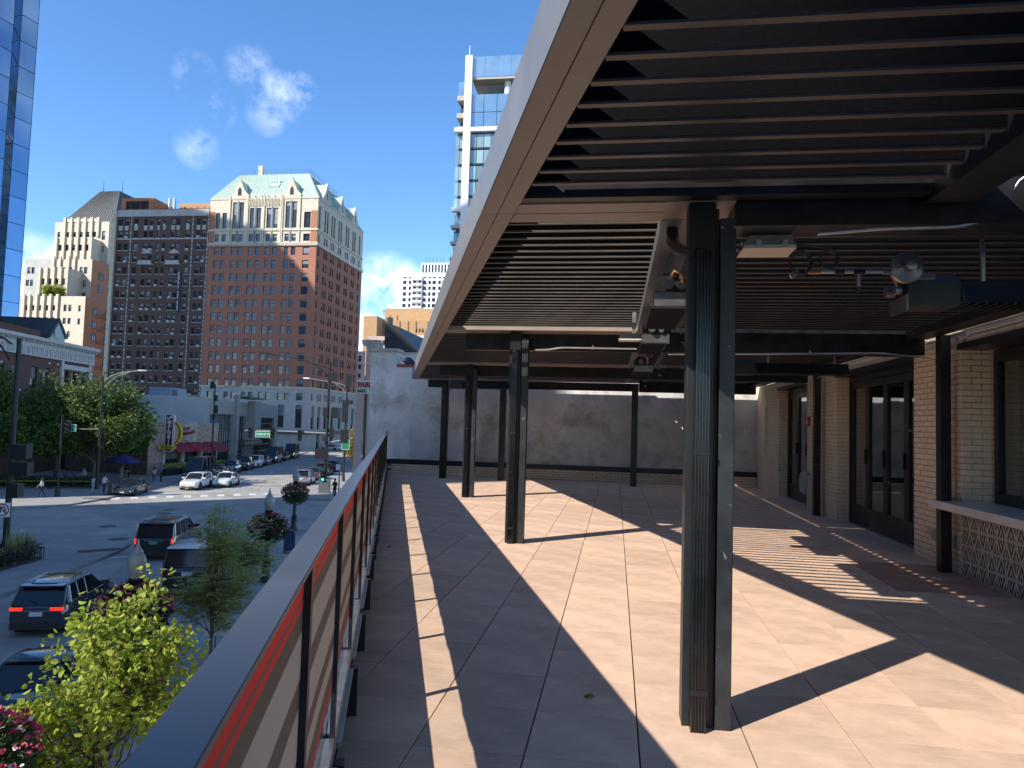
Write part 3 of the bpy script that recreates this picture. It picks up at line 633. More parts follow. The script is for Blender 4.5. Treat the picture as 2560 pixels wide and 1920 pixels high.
MB().prism([(0, .02), (.03, .075), (.25, .075), (.27, .02)], 'y', -.1, .1).build('housing', mHeatG, o); MB().prism([(-.005, 0), (0, .018), (.27, .018), (.275, 0)], 'y', -.11, .11).build('lens', pm('lens_frosted', (.6, .53, .45), .5, var=.05), o); MB().box(.1, .16, -.02, .02, .0755, .12).build('bracket', mGalv, o)
for i in (.06, .2): MB().box(i, i + .03, -.115, -.1, .005, .045).build('clip', mGalv, o)
o = small('floodlight', 'flat pale floodlight under the gutter beam left of the big column', 'light', gloc(.02, 7.5, DZ + 2.40))
MB().box(0, .3, -.08, .08, .02, .07).build('housing', mHeatG, o); MB().box(-.005, .305, -.085, .085, 0, .019).build('lens', pm('lens_frosted_b', (.6, .53, .45), .5, var=.05), o); MB().box(.13, .17, -.02, .02, .0705, .3).build('bracket', mGalv, o)
# leaf litter on the deck
mLeafD = pm('dry_leaf', (.26, .15, .08), .8, var=.3, scale=30)
for (x, y, sz, lab) in ((1270 * 1.1573, 1506 * 1.1573, .028, 'dry tan leaf on the pavers in front of the big column'), (838 * 1.1573, 1182 * 1.1573, .024, 'reddish dry leaf on the shaded pavers by the railing')):
    p = gp(x, y, DZ); m = MB(); n = 12
    ring = [(sz * (1 + .35 * math.cos(3 * a)) * math.cos(a), sz * .8 * (1 + .35 * math.cos(3 * a)) * math.sin(a), .008 + .01 * math.sin(2 * a)) for a in [2 * math.pi * k / n for k in range(n)]]
    m.add([(0, 0, .004)] + ring + [(0, 0, .002)] + [(a, b, c - .002) for a, b, c in ring], [(0, 1 + k, 1 + (k + 1) % n) for k in range(n)] + [(n + 1, n + 2 + (k + 1) % n, n + 2 + k) for k in range(n)] + [(1 + k, n + 2 + k, n + 2 + (k + 1) % n, 1 + (k + 1) % n) for k in range(n)])
    tag(m.build('fallen_leaf', mLeafD, None, p), lab, 'leaf')
o = small('floor_scrap', 'small pale strip of trim lying by the steel post', 'scrap', gp(2340, 1447, DZ)); o.rotation_euler[2] = -.9; MB().box(-.06, .06, -.008, .008, 0, .01).build('strip', mQuartz, o)
# ================================================================== CITY
mAsph = pm('road_concrete_grey', (.34, .325, .30), .85, var=.16, scale=.35, bump=.15, bscale=12, spec=.3, detail=10)
t_, b_ = nodes(mAsph)          # worn lanes, patches, oil and fine cracks
geo = N(t_, 'ShaderNodeNewGeometry'); n1 = N(t_, 'ShaderNodeTexNoise'); n1.inputs['Scale'].default_value = .11; n1.inputs['Detail'].default_value = 8; n1.inputs['Roughness'].default_value = .65; n1.inputs['Distortion'].default_value = .8; t_.links.new(geo.outputs['Position'], n1.inputs['Vector'])
m1 = N(t_, 'ShaderNodeMapRange'); m1.inputs[1].default_value = .45; m1.inputs[2].default_value = .66; m1.inputs[4].default_value = .5; t_.links.new(n1.outputs['Fac'], m1.inputs[0])
vo = N(t_, 'ShaderNodeTexVoronoi', feature='DISTANCE_TO_EDGE'); vo.inputs['Scale'].default_value = .16; vo.inputs['Randomness'].default_value = .55; t_.links.new(geo.outputs['Position'], vo.inputs['Vector'])
m2 = N(t_, 'ShaderNodeMapRange'); m2.inputs[1].default_value = .004; m2.inputs[2].default_value = .012; m2.inputs[3].default_value = .55; m2.inputs[4].default_value = 0; t_.links.new(vo.outputs['Distance'], m2.inputs[0])
km = mathn(t_, 'MAXIMUM', m1.outputs[0], m2.outputs[0]); mq = N(t_, 'ShaderNodeMix', data_type='RGBA'); t_.links.new(km, mq.inputs[0]); t_.links.new(b_.inputs['Base Color'].links[0].from_socket, mq.inputs[6]); mq.inputs[7].default_value = (.16, .155, .15, 1); t_.links.new(mq.outputs[2], b_.inputs['Base Color'])
mWalk = pm('sidewalk_concrete', (.30, .29, .275), .85, var=.12, scale=.8, bump=.1, bscale=15, spec=.3)
mKerb = pm('kerb_concrete', (.24, .23, .215), .85, var=.2, scale=2)
mWhite = pm('road_paint_white', (.62, .61, .58), .8, var=.25, scale=3); mYel = pm('road_paint_yellow', (.50, .33, .07), .8, var=.3, scale=2)
mIron = pm('manhole_iron', (.07, .06, .055), .6, var=.3, scale=12)
g_ = MB().add([(-1500, -600, 0), (1500, -600, 0), (1500, 2600, 0), (-1500, 2600, 0)], [(0, 1, 2, 3)]).build('road', mAsph); struct(g_)
def slab(name, pts, h=.13):
    m = MB().prism([(p[0], p[1]) for p in pts][::-1], 'z', -.1, h); o = m.build(name, mWalk); fixn(o.data); struct(o)
    n = len(pts); k = MB()
    for i in range(n):     # kerb stones along the edge
        a = Vector((*pts[i][:2], 0)); b = Vector((*pts[(i + 1) % n][:2], 0)); L = (b - a).length
        if L > 60 or L < .3: continue
        d = (b - a).normalized(); nn = Vector((d.y, -d.x, 0)) * .07
        q = [a - nn, b - nn, b + nn, a + nn]
        k.add([(*v.xy, -.05) for v in q] + [(*v.xy, h + .006) for v in q], [(3, 2, 1, 0), (4, 5, 6, 7), (0, 1, 5, 4), (1, 2, 6, 5), (2, 3, 7, 6), (3, 0, 4, 7)])
    if k.v: k.build('kerb', mKerb, o)
    return o
def tl(t, s): return tuple(tloc(t, s).xy)
def sl_(u, v): return tuple((wp(u, v, YS) + Vector((-35.6, 72, 0))).xy)      # far-street frame: u right of the left kerb, v along
arc = [tl(-6.6 + 3.2 * (1 - math.cos(a)), 44.5 + 3.2 * math.sin(a)) for a in [math.pi / 2 * k / 5 for k in range(6)]]
slab('sidewalk', [tl(-.2, -12), tl(-6.6, -12), *arc, tl(3, 47.7), tl(12, 46), tl(12, 12)])
swk = bpy.data.objects['sidewalk']; flag = MB().box(.008, 1.512, .008, 1.512, 0, .012).mesh('paving_slab', objrand(pm('paving_slab', (.32, .31, .29), .85, var=.14, scale=1.2, bump=.08, bscale=20), .10))
for i_ in range(4):
    for j_ in range(27): o = link('paving_slab', flag, swk, tloc(-6.42 + i_ * 1.52, 6 + j_ * 1.52, .1305), RT)
slab('traffic_island', [(-17.2, 10), (-20.05, 28), (-20.2, 33), (-20.8, 38.5), (-21.6, 42.0), (-22.3, 43.4), (-23.6, 43.6), (-26.4, 41.4), (-31, 36.5), (-38, 27), (-42, 10)])
slab('sidewalk', [(-75, 47), (-50, 51.6), (-40, 53.4), (-37.0, 54.2), (-35.6, 55.4), (-34.9, 57.2), sl_(-.15, -10), sl_(-.1, 0), sl_(0, 40), sl_(0, 84), (-75, 158)])
slab('sidewalk', [sl_(14.6, -4), sl_(14.9, -6.2), sl_(16.2, -7.6), sl_(19, -8), (60, 60), (60, 158), sl_(14.4, 84), sl_(14.4, 10)])
slab('sidewalk', [tuple(gloc(-125, 148).xy), tuple(gloc(-64, 148).xy), tuple(gloc(-64, 200).xy), tuple(gloc(-125, 200).xy)])
# painted markings, each a sheet just above the road
def mark(name, pts, mat, z=.004):
    o = MB().add([(p[0], p[1], z) for p in pts], [tuple(range(len(pts)))]).build(name, mat, g_); return o
xa, xb = gp(276, 1249), gp(640, 1238)
dirx = (xb - xa).normalized(); upx = Vector((-dirx.y, dirx.x, 0))
for k in range(11):
    a = xa + dirx * (k * 1.45); mark('crosswalk_bar', [a, a + dirx * .62, a + dirx * .62 + upx * 1.6 + dirx * .3, a + upx * 1.6 + dirx * .3], mWhite)
a, b = gp(289, 1240) + upx * .6, gp(560, 1231) + upx * .6; mark('stop_line', [a, b, b + upx * .4, a + upx * .4], mWhite)
a = xa - upx * 2.3 + dirx * 3.2; b = a + dirx * 14; mark('crosswalk_edge', [a, b, b + upx * .18, a + upx * .18], mWhite)
for du in (0, .28):
    a, b = sl_(8.4 + du, 4), sl_(7.9 + du, 66); mark('centre_line', [a, (a[0] + .11, a[1]), (b[0] + .11, b[1]), b], mYel)
for v in (9, 24): mark('turn_arrow', [sl_(5.6, v), sl_(7.2, v), sl_(7.2, v + .5), sl_(5.9, v + .5), sl_(5.9, v + 2.6), sl_(5.6, v + 2.6)], mWhite)
a, b = gp(265, 1397), gp(326, 1392); mark('stop_line', [a, b, b + Vector((0, .45, 0)), a + Vector((0, .45, 0))], mWhite)
for px, py, r_ in ((297, 1348, .55), (270, 1316, .5), (225, 1252, .45), (265, 1245, .4), (410, 1284, .5), (425, 1275, .45)):
    p = gp(px, py, .12 if py == 1348 else 0); o = MB().lathe([(r_, 0), (r_, .008), (.001, .009)], n=24).build('manhole_cover', mIron, None, (p.x, p.y, .131 if py == 1348 else .004)); tag(o, {1348: 'round manhole cover set in the island tip pavement', 1316: 'round manhole cover in the road beside the black SUV', 1252: 'left of two dark covers by the far kerb corner', 1245: 'right of two dark covers by the far kerb corner', 1284: 'manhole cover in the road above the black SUV', 1275: 'farther manhole cover in the middle of the crossing'}[py], 'manhole')
# tactile kerb ramps
for px, py, lab in ((250, 1376, 'dark tactile plate at the island kerb ramp'), (240, 1246, 'dark tactile plate at the far corner kerb ramp')):
    p = gp(px, py, .13); o = MB().box(-1.0, 1.0, -.35, .35, 0, .008).build('tactile_plate', pm('tactile_red', (.10, .06, .055), .8, var=.2), None, (p.x, p.y, .138), math.radians(35 if py > 1300 else 8)); tag(o, lab, 'tactile paving')
# ------------------------------------------------------------------ facades
mWinGlass = pm('window_glass_dark', (.025, .03, .036), .06, var=.3, scale=.7, spec=.8); objrand(mWinGlass, .5)
mWinFrame = pm('window_frame_dark', (.03, .028, .027), .5, var=.1); mBlind = pm('window_blind', (.20, .21, .225), .7, var=.2, scale=2); objrand(mBlind, .3)
mWinFrameL = pm('window_frame_light', (.35, .34, .31), .5, var=.1)
wcache = {}
def winmesh(w, h, style, fmat):
    k = (round(w, 2), round(h, 2), style, fmat.name)
    if k in wcache: return wcache[k]
    m = MB(); f = .07
    m.box(0, f, -.08, .02, 0, h, 0).box(w - f, w, -.08, .02, 0, h, 0).box(f, w - f, -.08, .02, 0, f, 0).box(f, w - f, -.08, .02, h - f, h, 0)
    m.box(f, w - f, -.05, .02, h * .5 - .03, h * .5 + .03, 0)
    if w > 1.35: m.box(w / 2 - .03, w / 2 + .03, -.045, .02, f, h - f, 0)
    bl = {0: 0, 1: .30, 2: .48, 3: .8, 4: 0, 5: .15}[style]
    m.add([(f, -.02, f), (w - f, -.02, f), (w - f, -.02, h - f), (f, -.02, h - f)], [(0, 1, 2, 3)], 1)
    if bl: m.box(f, w - f, -.035, -.025, f + (h - 2 * f) * (1 - bl), h - f, 2)
    wcache[k] = m.mesh('window', [fmat, mWinGlass, mBlind]); return wcache[k]
def facade(name, W_, z0, z1, wins, mat, parent, loc=(0, 0, 0), rz=0.0, depth=.22, fmat=None, sill=None, ac=0.0, limit=9999, wname='window', rowmat=None):
    fmat = fmat or mWinFrame
    xs = sorted({0.0, W_} | {round(v, 3) for w in wins for v in w[:2]}); zs = sorted({z0, z1} | {round(v, 3) for w in wins for v in w[2:4]})
    wset = [(round(a, 3), round(b, 3), round(c, 3), round(d, 3)) for a, b, c, d in wins]
    m = MB()
    import bisect
    hole = set()
    for a, b, c, d in wset:
        for i in range(bisect.bisect_left(xs, a), bisect.bisect_left(xs, b)):
            for j in range(bisect.bisect_left(zs, c), bisect.bisect_left(zs, d)): hole.add((i, j))
    for j in range(len(zs) - 1):          # merge runs of cells in a row
        i = 0
        while i < len(xs) - 1:
            if (i, j) in hole: i += 1; continue
            k = i
            while k < len(xs) - 1 and (k, j) not in hole: k += 1
            m.add([(xs[i], 0, zs[j]), (xs[k], 0, zs[j]), (xs[k], 0, zs[j + 1]), (xs[i], 0, zs[j + 1])], [(0, 1, 2, 3)]); i = k
    for a, b, c, d in wset:
        m.add([(a, 0, c), (b, 0, c), (b, 0, d), (a, 0, d), (a, depth, c), (b, depth, c), (b, depth, d), (a, depth, d)], [(0, 4, 5, 1), (1, 5, 6, 2), (2, 6, 7, 3), (3, 7, 4, 0)])
    o = m.build(name, mat, parent, loc, rz)
    for n, (a, b, c, d) in enumerate(wset):
        q = link(wname, winmesh(b - a, d - c, rnd.choice((0, 0, 1, 2, 2, 3, 4, 5)), fmat), parent, Vector(loc) + Matrix.Rotation(rz, 3, 'Z') @ Vector((a, depth, c)), rz)
        if sill: MB().box(-.08, b - a + .08, -depth - .07, -depth + .05, -.14, 0).build('sill', sill, q)
        if rnd.random() < ac: MB().box((b - a) * .2, (b - a) * .8, -depth - .22, -.09, .02, .38).build('air_conditioner', mACU, q)
    return o
mACU = pm('air_conditioner_white', (.55, .55, .53), .6, var=.1)
def plainbox(m, x0, x1, y0, y1, z0, z1):   # box without its front (-y) and right (+x) faces
    return m.add([(x0, y0, z0), (x1, y0, z0), (x1, y1, z0), (x0, y1, z0), (x0, y0, z1), (x1, y0, z1), (x1, y1, z1), (x0, y1, z1)], [(4, 5, 6, 7), (2, 3, 7, 6), (3, 0, 4, 7)])
mBrickR = pm('hotel_red_brick', (.37, .165, .11), .85, var=.10, scale=.8, spec=.25, stretch=(1, 1, 5)); mBrickD = pm('dark_brown_brick', (.115, .075, .062), .85, var=.10, scale=.8, spec=.25, stretch=(1, 1, 5))
mTerra = pm('cream_terracotta', (.56, .50, .385), .6, var=.12, scale=1.2, spec=.4); mLime = pm('grey_limestone', (.42, .41, .385), .75, var=.12, scale=.7)
mPatina = pm('copper_patina', (.42, .54, .46), .55, var=.14, scale=.8, stretch=(4, 1, 1), spec=.4)
mOrangeB = pm('orange_brick', (.40, .17, .085), .85, var=.12, scale=1, stretch=(1, 1, 5)); mTeal = pm('blue_grey_spandrel', (.12, .17, .22), .4, var=.2, scale=2)
mCream = pm('cream_limestone', (.56, .50, .385), .75, var=.10, scale=.9, stretch=(1, 1, 2.5)); mSlate = pm('dark_metal_roof', (.055, .062, .065), .5, var=.2, scale=2)
mRoofTar = pm('flat_roof', (.18, .175, .165), .9, var=.2, scale=.5)
# ---- hotel
H0 = (-95.3, 153.0); hot = thing('brick_hotel', 'tall red brick hotel with cream crown and pale green copper roof', 'building', gloc(*H0), RG)
cx = [(1.5, 2.6), (3.2, 4.3), (5.7, 6.8), (7.4, 8.5), (10.0, 11.1), (11.7, 12.8), (14.2, 15.3), (15.9, 17.0), (18.8, 19.9), (20.5, 21.6), (23.4, 25.0)]
rows = [46.7 - 3.05 * k for k in range(11)]
W_ = [(a, b, t - 1.85, t) for t in rows for a, b in cx]
facade('brick_wall', 26.7, 14.5, 47.0, W_, mBrickR, hot, sill=None)
cy = [(.7, 1.7)] + [(q, q + .95) for p in (4.0, 8.0, 12.5, 17.2, 21.8) for q in (p, p + 1.4)] + [(26.6, 27.5)]
W2 = [(a, b, t - 1.85, t) for t in rows for a, b in cy]
facade('side_wall', 29.5, 14.5, 47.0, W2[:], mBrickR, hot, (26.7, 0, 0), math.pi / 2)
plainbox(MB(), 0, 26.7, 0, 29.5, 0, 58.3).build('back_walls', mBrickR, hot)
# string courses
def ring(m, z0, z1, p): m.box(-.02, 26.7 + p, -p, -.001, z0, z1).box(26.701, 26.7 + p, 0, 29.5, z0, z1)
m = MB(); ring(m, 47.0, 47.75, .35); ring(m, 50.55, 51.0, .2); ring(m, 14.1, 14.5, .15); ring(m, 58.0, 58.35, .12); m.build('string_course', mTerra, hot)
m = MB()
for k in range(60): m.box(.1 + k * .445, .3 + k * .445, -.36, -.351, 47.15, 47.5)
m.build('frieze_pattern', mTeal, hot)
# crown storeys
W3 = [(a, b, 48.1, 49.8) for a, b in cx]
W4 = [(a, b, 51.2, 54.9 if i in (0, 1, 10) else (57.4 if i in (2, 3, 8, 9) else 56.0)) for i, (a, b) in enumerate(cx)]
facade('crown_wall', 26.7, 47.75, 58.35, W3 + W4, mTerra, hot, depth=.3)
W3 = [(a, b, 48.1, 49.8) for a, b in cy]; W4 = [(a, b, 51.2, 56.4) for a, b in cy]
facade('crown_side_wall', 29.5, 47.75, 58.35, W3 + W4, mTerra, hot, (26.7, 0, 0), math.pi / 2, depth=.3)
for a, b in ((.02, 1.4), (25.1, 26.68)):
    MB().box(a, b, -.03, -.002, 47.77, 50.5).box(a, b, -.03, -.002, 51.02, 55.2).build('brick_panel', mOrangeB, hot)
for i in (2, 4, 6, 8):
    a = cx[i][1]; b = cx[i + 1][0]; MB().box(a + .12, b - .12, -.12, -.003, 47.8, 57.6 if i in (2, 8) else 56.2).build('blue_mullion', mTeal, hot)
for k, x in enumerate((5.0, 9.2, 9.45, 13.5, 17.7, 18.05, 22.3)): MB().box(x, x + .22, -.25, -.002, 47.76, 58.9).build('pilaster', mTerra, hot)
m = MB()
for k in range(24):
    x = 9.9 + k * .36
    if x < 17.8: m.box(x, x + .16, -.16, -.002, 56.4, 58.4)
m.build('fluted_panel', mTerra, hot)
for k in range(5): MB().prism([(10.2 + k * 1.6, 58.36), (10.2 + k * 1.6, 58.9), (10.7 + k * 1.6, 59.35), (11.2 + k * 1.6, 58.9), (11.2 + k * 1.6, 58.36)], 'y', -.1, .3).build('parapet_finial', mTerra, hot)
# gables front and side, each with an arched window and its own little roof
def gable(x, y, rz):
    e = MB().prism([(-2.3, 58.36), (-2.3, 59.0), (-1.2, 60.2), (-.35, 62.2), (0, 63.0), (.35, 62.2), (1.2, 60.2), (2.3, 59.0), (2.3, 58.36)], 'y', -.15, .45).build('gable', mTerra, hot, (x, y, 0), rz)
    MB().prism([(-.45, 58.9), (-.45, 60.2), (-.25, 60.7), (0, 60.9), (.25, 60.7), (.45, 60.2), (.45, 58.9)], 'y', -.17, -.155).build('arched_window', mWinGlass, e)
    MB().prism([(-1.9, 58.6), (0, 62.7), (1.9, 58.6)], 'y', .46, 4.0).build('gable_roof', mPatina, e)
gable(7.3, 0, 0); gable(20.2, 0, 0)
for y in (4.6, 14, 23): gable(26.7, y, math.pi / 2)
rb = MB(); e = [(0, 0, 58.36), (26.7, 0, 58.36), (26.7, 29.5, 58.36), (0, 29.5, 58.36)]; r2 = [(3.6, 6, 66), (21.4, 6, 66), (21.4, 24, 66), (3.6, 24, 66)]
rb.add(e + r2, [(0, 1, 5, 4), (1, 2, 6, 5), (2, 3, 7, 6), (3, 0, 4, 7), (4, 5, 6, 7)])
roof = rb.build('mansard_roof', mPatina, hot)
m = MB()                       # standing seams
for k in range(38):
    x = .7 * (k + .6); x2 = 3.6 + (21.4 - 3.6) * x / 26.7; m.tube([(x, -.02, 58.42), (x2, 5.98, 66.04)], .06, 4)
for k in range(36):
    y = .8 * (k + .5); y2 = 6 + 18 * y / 29.5; m.tube([(26.72, y, 58.42), (21.42, y2, 66.04)], .06, 4)
m.build('roof_seams', mPatina, roof)
m = MB(); 
for k in range(19): m.tube([(3.6 + k, 6, 66), (3.6 + k, 6, 67.2)], .035, 4)
for k in range(18): m.tube([(21.4, 6 + k, 66), (21.4, 6 + k, 67.2)], .035, 4)
for z in (66.5, 67.15): m.tube([(3.6, 6, z), (21.4, 6, z), (21.4, 24, z)], .03, 4)
m.build('roof_railing', mSlate, roof); MB().box(7.2, 8.3, 8, 9, 66, 69).build('chimney', mTerra, roof)
MB().prism([(3.0, 60.4), (2.4, 61.9), (4.5, 64.0), (4.5, 60.4)], 'x', 13.0, 15.6).build('roof_hatch', mPatina, roof)
for k in range(4): MB().box(12.8 + k * .72, 13.2 + k * .72, 3.4, 3.5, 62.6, 64.2).build('skylight_bar', mPatina, roof)
# stone base with tall arched openings
W5 = [(a, b, 11.5, 13.1) for a, b in cx]
facade('stone_base', 26.7, 0, 14.1, W5 + [(a, b, 5.2, 10.4) for a, b in ((3.2, 4.7), (7.2, 8.7), (11, 12.5), (15, 16.5), (19.2, 20.7), (23.4, 25))], mLime, hot, depth=.4)
facade('stone_base_side', 29.5, 0, 14.1, [(a, b, 11.5, 13.1) for a, b in cy] + [(q, q + 1.7, 5.0, 10.2) for q in (1.2, 4.6, 8.4, 12.6, 17.3, 22, 26)] + [(4.6, 6.4, .1, 3.8), (12.6, 14.4, .1, 3.8)], mLime, hot, (26.7, 0, 0), math.pi / 2, depth=.4)
MB().box(-.2, 27.3, -.6, -.001, 3.9, 4.5).box(26.701, 27.4, 0, 29.5, 3.9, 4.5).build('entrance_canopy', mSlate, hot)
m = MB()
for q in (1.2, 4.6, 8.4, 12.6, 17.3, 22, 26): m.prism([(q - .3, 9.6), (q - .3, 10.3), (q + .2, 11.2), (q + .85, 11.5), (q + 1.5, 11.2), (q + 2.0, 10.3), (q + 2.0, 9.6), (q + 1.7, 10.2), (q + .85, 10.9), (q, 10.2)], 'x', 26.702, 26.82)
m.build('arch_surround', mTerra, hot); fixn(hot.children[-1].data)
# ---- dark apartment block
R0 = (-119.2, 153.0); apt = thing('dark_apartment_block', 'dark brown brick apartment block with vertical rentals sign', 'building', gloc(*R0), RG)
cx = [(.5, 1.6), (2.1, 3.2), (4.6, 5.7), (7.1, 8.1), (8.6, 9.6), (10.6, 11.3), (12.1, 12.8), (14.2, 15.2), (15.5, 16.5), (18.0, 19.0), (20.7, 21.7), (22.1, 23.1)]
rows = [53.7, 50.8] + [47.8 - 2.85 * k for k in range(13)]
facade('brick_wall', 23.86, 8, 56.1, [(a, b, t - 1.6, t) for t in rows for a, b in cx], mBrickD, apt, sill=mLime, ac=.3)
plainbox(MB(), 0, 23.86, 0, 22, 0, 56.1).build('back_walls', mBrickD, apt)
MB().box(.02, 23.8, -.2, -.001, 54.3, 55.9).build('cornice', mLime, apt); MB().box(.02, 23.8, -.12, -.001, 48.75, 49.0).build('string_course', mLime, apt)
for a, b in cx: MB().box(a + .1, b - .1, -.06, -.001, 51.0, 52.0).build('medallion_panel', mLime, apt)
for x in (3.7, 19.6, 23.5):
    m = MB()
    for k in range(46): m.box(x + (.0 if k % 2 else .05), x + .25 + (.05 if k % 2 else 0), -.06, -.001, 9 + k * 1.0, 9.75 + k * 1.0)
    stuff(m.build('quoin_strip', mLime, apt))
for x in (7.0, 14.1):
    b = MB().box(x - .5, x + 3.1, -.9, -.001, 42.6, 42.9).build('balcony', mLime, apt); MB().prism([(x - .2, 45.4), (x + 1.3, 46.5), (x + 2.8, 45.4)], 'y', -.2, -.001).build('pediment', mLime, b); MB().box(x - .4, x + 3.0, -.85, -.8, 42.9, 43.6).build('balustrade', mLime, b)
q = MB().box(-.85, -.01, -.5, 1.0, 0, 55.8).build('white_pilaster', mTerra, apt)
qm = MB().box(-.9, .05, -.56, -.501, 0, .6).mesh('quoin', mTerra)
for k in range(46): link('quoin', qm, q, (0, 0, 1 + k * 1.2))
ltw = pm('sign_white', (.75, .76, .78), .5, var=0)
o = MB().box(16.75, 17.45, -.35, -.3, 31.6, 41.0).build('sign_board', pm('sign_navy', (.02, .03, .06), .5, var=.1), apt); MB().box(17, 17.2, -.29, -.001, 34, 34.2).box(17, 17.2, -.29, -.001, 38, 38.2).build('bracket', mSlate, o)
for k, ch in enumerate('RENTALS 944-8700'):
    if ch != ' ': link('letter', text_mesh(ch, .62, ltw, .02, bold=.012), o, (17.1, -.38, 40.6 - k * .575))
ph = MB().box(.1, 8.5, 1, 9, 56.1, 59.2).build('penthouse', mOrangeB, apt)
for k in range(7): MB().box(1.4 + k * .85, 2.15 + k * .85, .93, .999, 56.5, 58.4).build('window', mWinGlass, ph)
pb = MB().box(10.5, 23.8, 8, 20, 56.1, 60.0).build('roof_house', pm('buff_brick', (.42, .27, .16), .85, var=.12), apt)
for k in range(7): MB().prism([(11.2 + k * 1.8, 58.2), (11.2 + k * 1.8, 58.6), (11.6 + k * 1.8, 59.1), (12.2 + k * 1.8, 59.1), (12.6 + k * 1.8, 58.6), (12.6 + k * 1.8, 58.2)], 'y', 7.9, 7.999).build('arch_panel', mOrangeB, pb)
for x in (9.3, 10.6): MB().cyl((x, 6, 56.1), (x, 6, 60.6), .35, n=12).build('roof_vent', mACU, apt)
# ---- cream stepped tower
DC = 175.0
def cc(x, y, d=DC): return pg(x / 3.318, 400 + y / 3.318, d)
g0, _ = cc(215, 1200); crm = thing('cream_stepped_tower', 'cream limestone stepped tower with grey hipped roof', 'building', gloc(g0, DC), RG)
DCUR = [0.0]
def cz(y, x=600): return cc(x, y, DC + DCUR[0])[1]
def cxx(x, y=900): return cc(x, y, DC + DCUR[0])[0] - g0
def cblock(name, x0, x1, ytop, ybot, yfront, ydepth, wfn, mat=mCream, side=None):
    DCUR[0] = yfront; wins = wfn
    a, b = cxx(x0), cxx(x1); zt, zb = cz(ytop), (cz(ybot) - 6 if ybot else 0)
    W = [(cxx(p) - a, cxx(q) - a, cz(s), cz(r)) for p, q, r, s in wins]
    facade(name, b - a, zb, zt, W, mat, crm, (a, yfront, 0), 0, depth=.3, fmat=mWinFrame)
    sm = side or mat
    MB().add([(b, yfront, zb), (b, yfront + ydepth, zb), (b, yfront + ydepth, zt), (b, yfront, zt)], [(0, 1, 2, 3)]).build('side_wall', sm, crm)
    MB().add([(a, yfront, zb), (a, yfront + ydepth, zb), (a, yfront + ydepth, zt), (a, yfront, zt)], [(3, 2, 1, 0)]).build('side_wall', sm, crm)
    MB().add([(a, yfront, zt - .3), (b, yfront, zt - .3), (b, yfront + ydepth, zt - .3), (a, yfront + ydepth, zt - .3)], [(0, 1, 2, 3)]).build('roof_deck', mRoofTar, crm)
    return a, b, zb, zt
def fins(xs, ytop, ybot, y, d_=.5):
    DCUR[0] = y
    for x in xs: a = cxx(x); MB().box(a - .38, a + .38, y - d_, y - .001, cz(ybot), cz(ytop)).build('fin', mCream, crm)
def wrow(xs, w, r, s): return [(x, x + w, r, s) for x in xs]
mOrB = pm('orange_brick_side', (.42, .20, .11), .85, var=.12, scale=.8, stretch=(1, 1, 4))
lx = (228, 285, 342, 398, 455)
cblock('lower_wall', 215, 725, 1130, None, 0, 26, wrow(lx, 34, 1205, 1250) + wrow(lx, 34, 1305, 1360) + wrow(lx, 34, 1415, 1470) + wrow((548, 588), 26, 1200, 1255) + wrow((548, 588), 26, 1310, 1360) + wrow((548, 588), 26, 1420, 1470) + wrow((670,), 22, 1205, 1255) + wrow((670,), 22, 1315, 1365), side=mOrB)
fins((222, 270, 328, 385, 442, 500), 1115, 1600, 0)
ux = (350, 405, 460, 518)
cblock('middle_bay', 335, 580, 900, 1140, 6, 6, wrow(ux, 34, 982, 1035) + wrow(ux, 34, 1098, 1130))
fins((340, 397, 455, 512, 568), 890, 1140, 6)
cblock('middle_wall', 440, 762, 825, 1140, 11, 20, wrow((660, 697), 28, 888, 942) + wrow((655, 692), 28, 997, 1050) + wrow((655, 692), 28, 1100, 1130) + wrow((460, 515, 575), 30, 890, 920), side=mOrB)
fins((447, 500, 570, 620), 800, 1000, 11)
vx = (470, 528, 583, 638, 693)
cblock('upper_bay', 455, 755, 650, 840, 14, 5, wrow(vx, 30, 702, 752))
fins((460, 520, 578, 632, 690, 748), 640, 840, 14)
a, b, zb, zt = cblock('tower_wall', 435, 885, 515, 850, 18, 22, wrow((530, 585, 640, 693, 748), 32, 597, 640) + wrow((828,), 28, 592, 665) + wrow((458,), 24, 595, 640) + wrow((820,), 28, 715, 768))
fins((520, 575, 632, 688, 743, 798), 480, 640, 18)
MB().box(cxx(515), cxx(803), 17.8, 18.0, cz(515), cz(488)).build('fluted_parapet', mCream, crm)
DCUR[0] = 22
q = [(cxx(555), 19, zt), (cxx(980), 19, zt), (cxx(980), 40, zt), (cxx(555), 40, zt)]; zr = cz(295) + 2.5
MB().add(q + [(cxx(718), 26, zr), (cxx(880), 26, zr), (cxx(880), 33, zr), (cxx(718), 33, zr)], [(0, 1, 5, 4), (1, 2, 6, 5), (2, 3, 7, 6), (3, 0, 4, 7), (4, 5, 6, 7)]).build('hipped_roof', mSlate, crm)
m = MB()
for k in range(22): u = k / 21; m.tube([(cxx(555) + (cxx(980) - cxx(555)) * u, 18.97, zt + .05), (cxx(718) + (cxx(880) - cxx(718)) * u, 25.97, zr + .05)], .09, 4)
m.build('roof_seams', mSlate, crm)
for x in (720, 880): MB().cyl((cxx(x), 27, zr), (cxx(x), 27, zr + 4), .12, .03, 6).build('spire', mSlate, crm)
cblock('grey_wing', 205, 440, 815, 1300, 20, 14, wrow((228, 262), 26, 888, 942) + wrow((222, 256), 26, 992, 1045), mat=mLime)
cblock('grey_wing', 118, 300, 1130, 1500, 8, 10, wrow((122, 150), 22, 1195, 1250) + wrow((122, 150), 22, 1305, 1358), mat=mLime)
DCUR[0] = 0
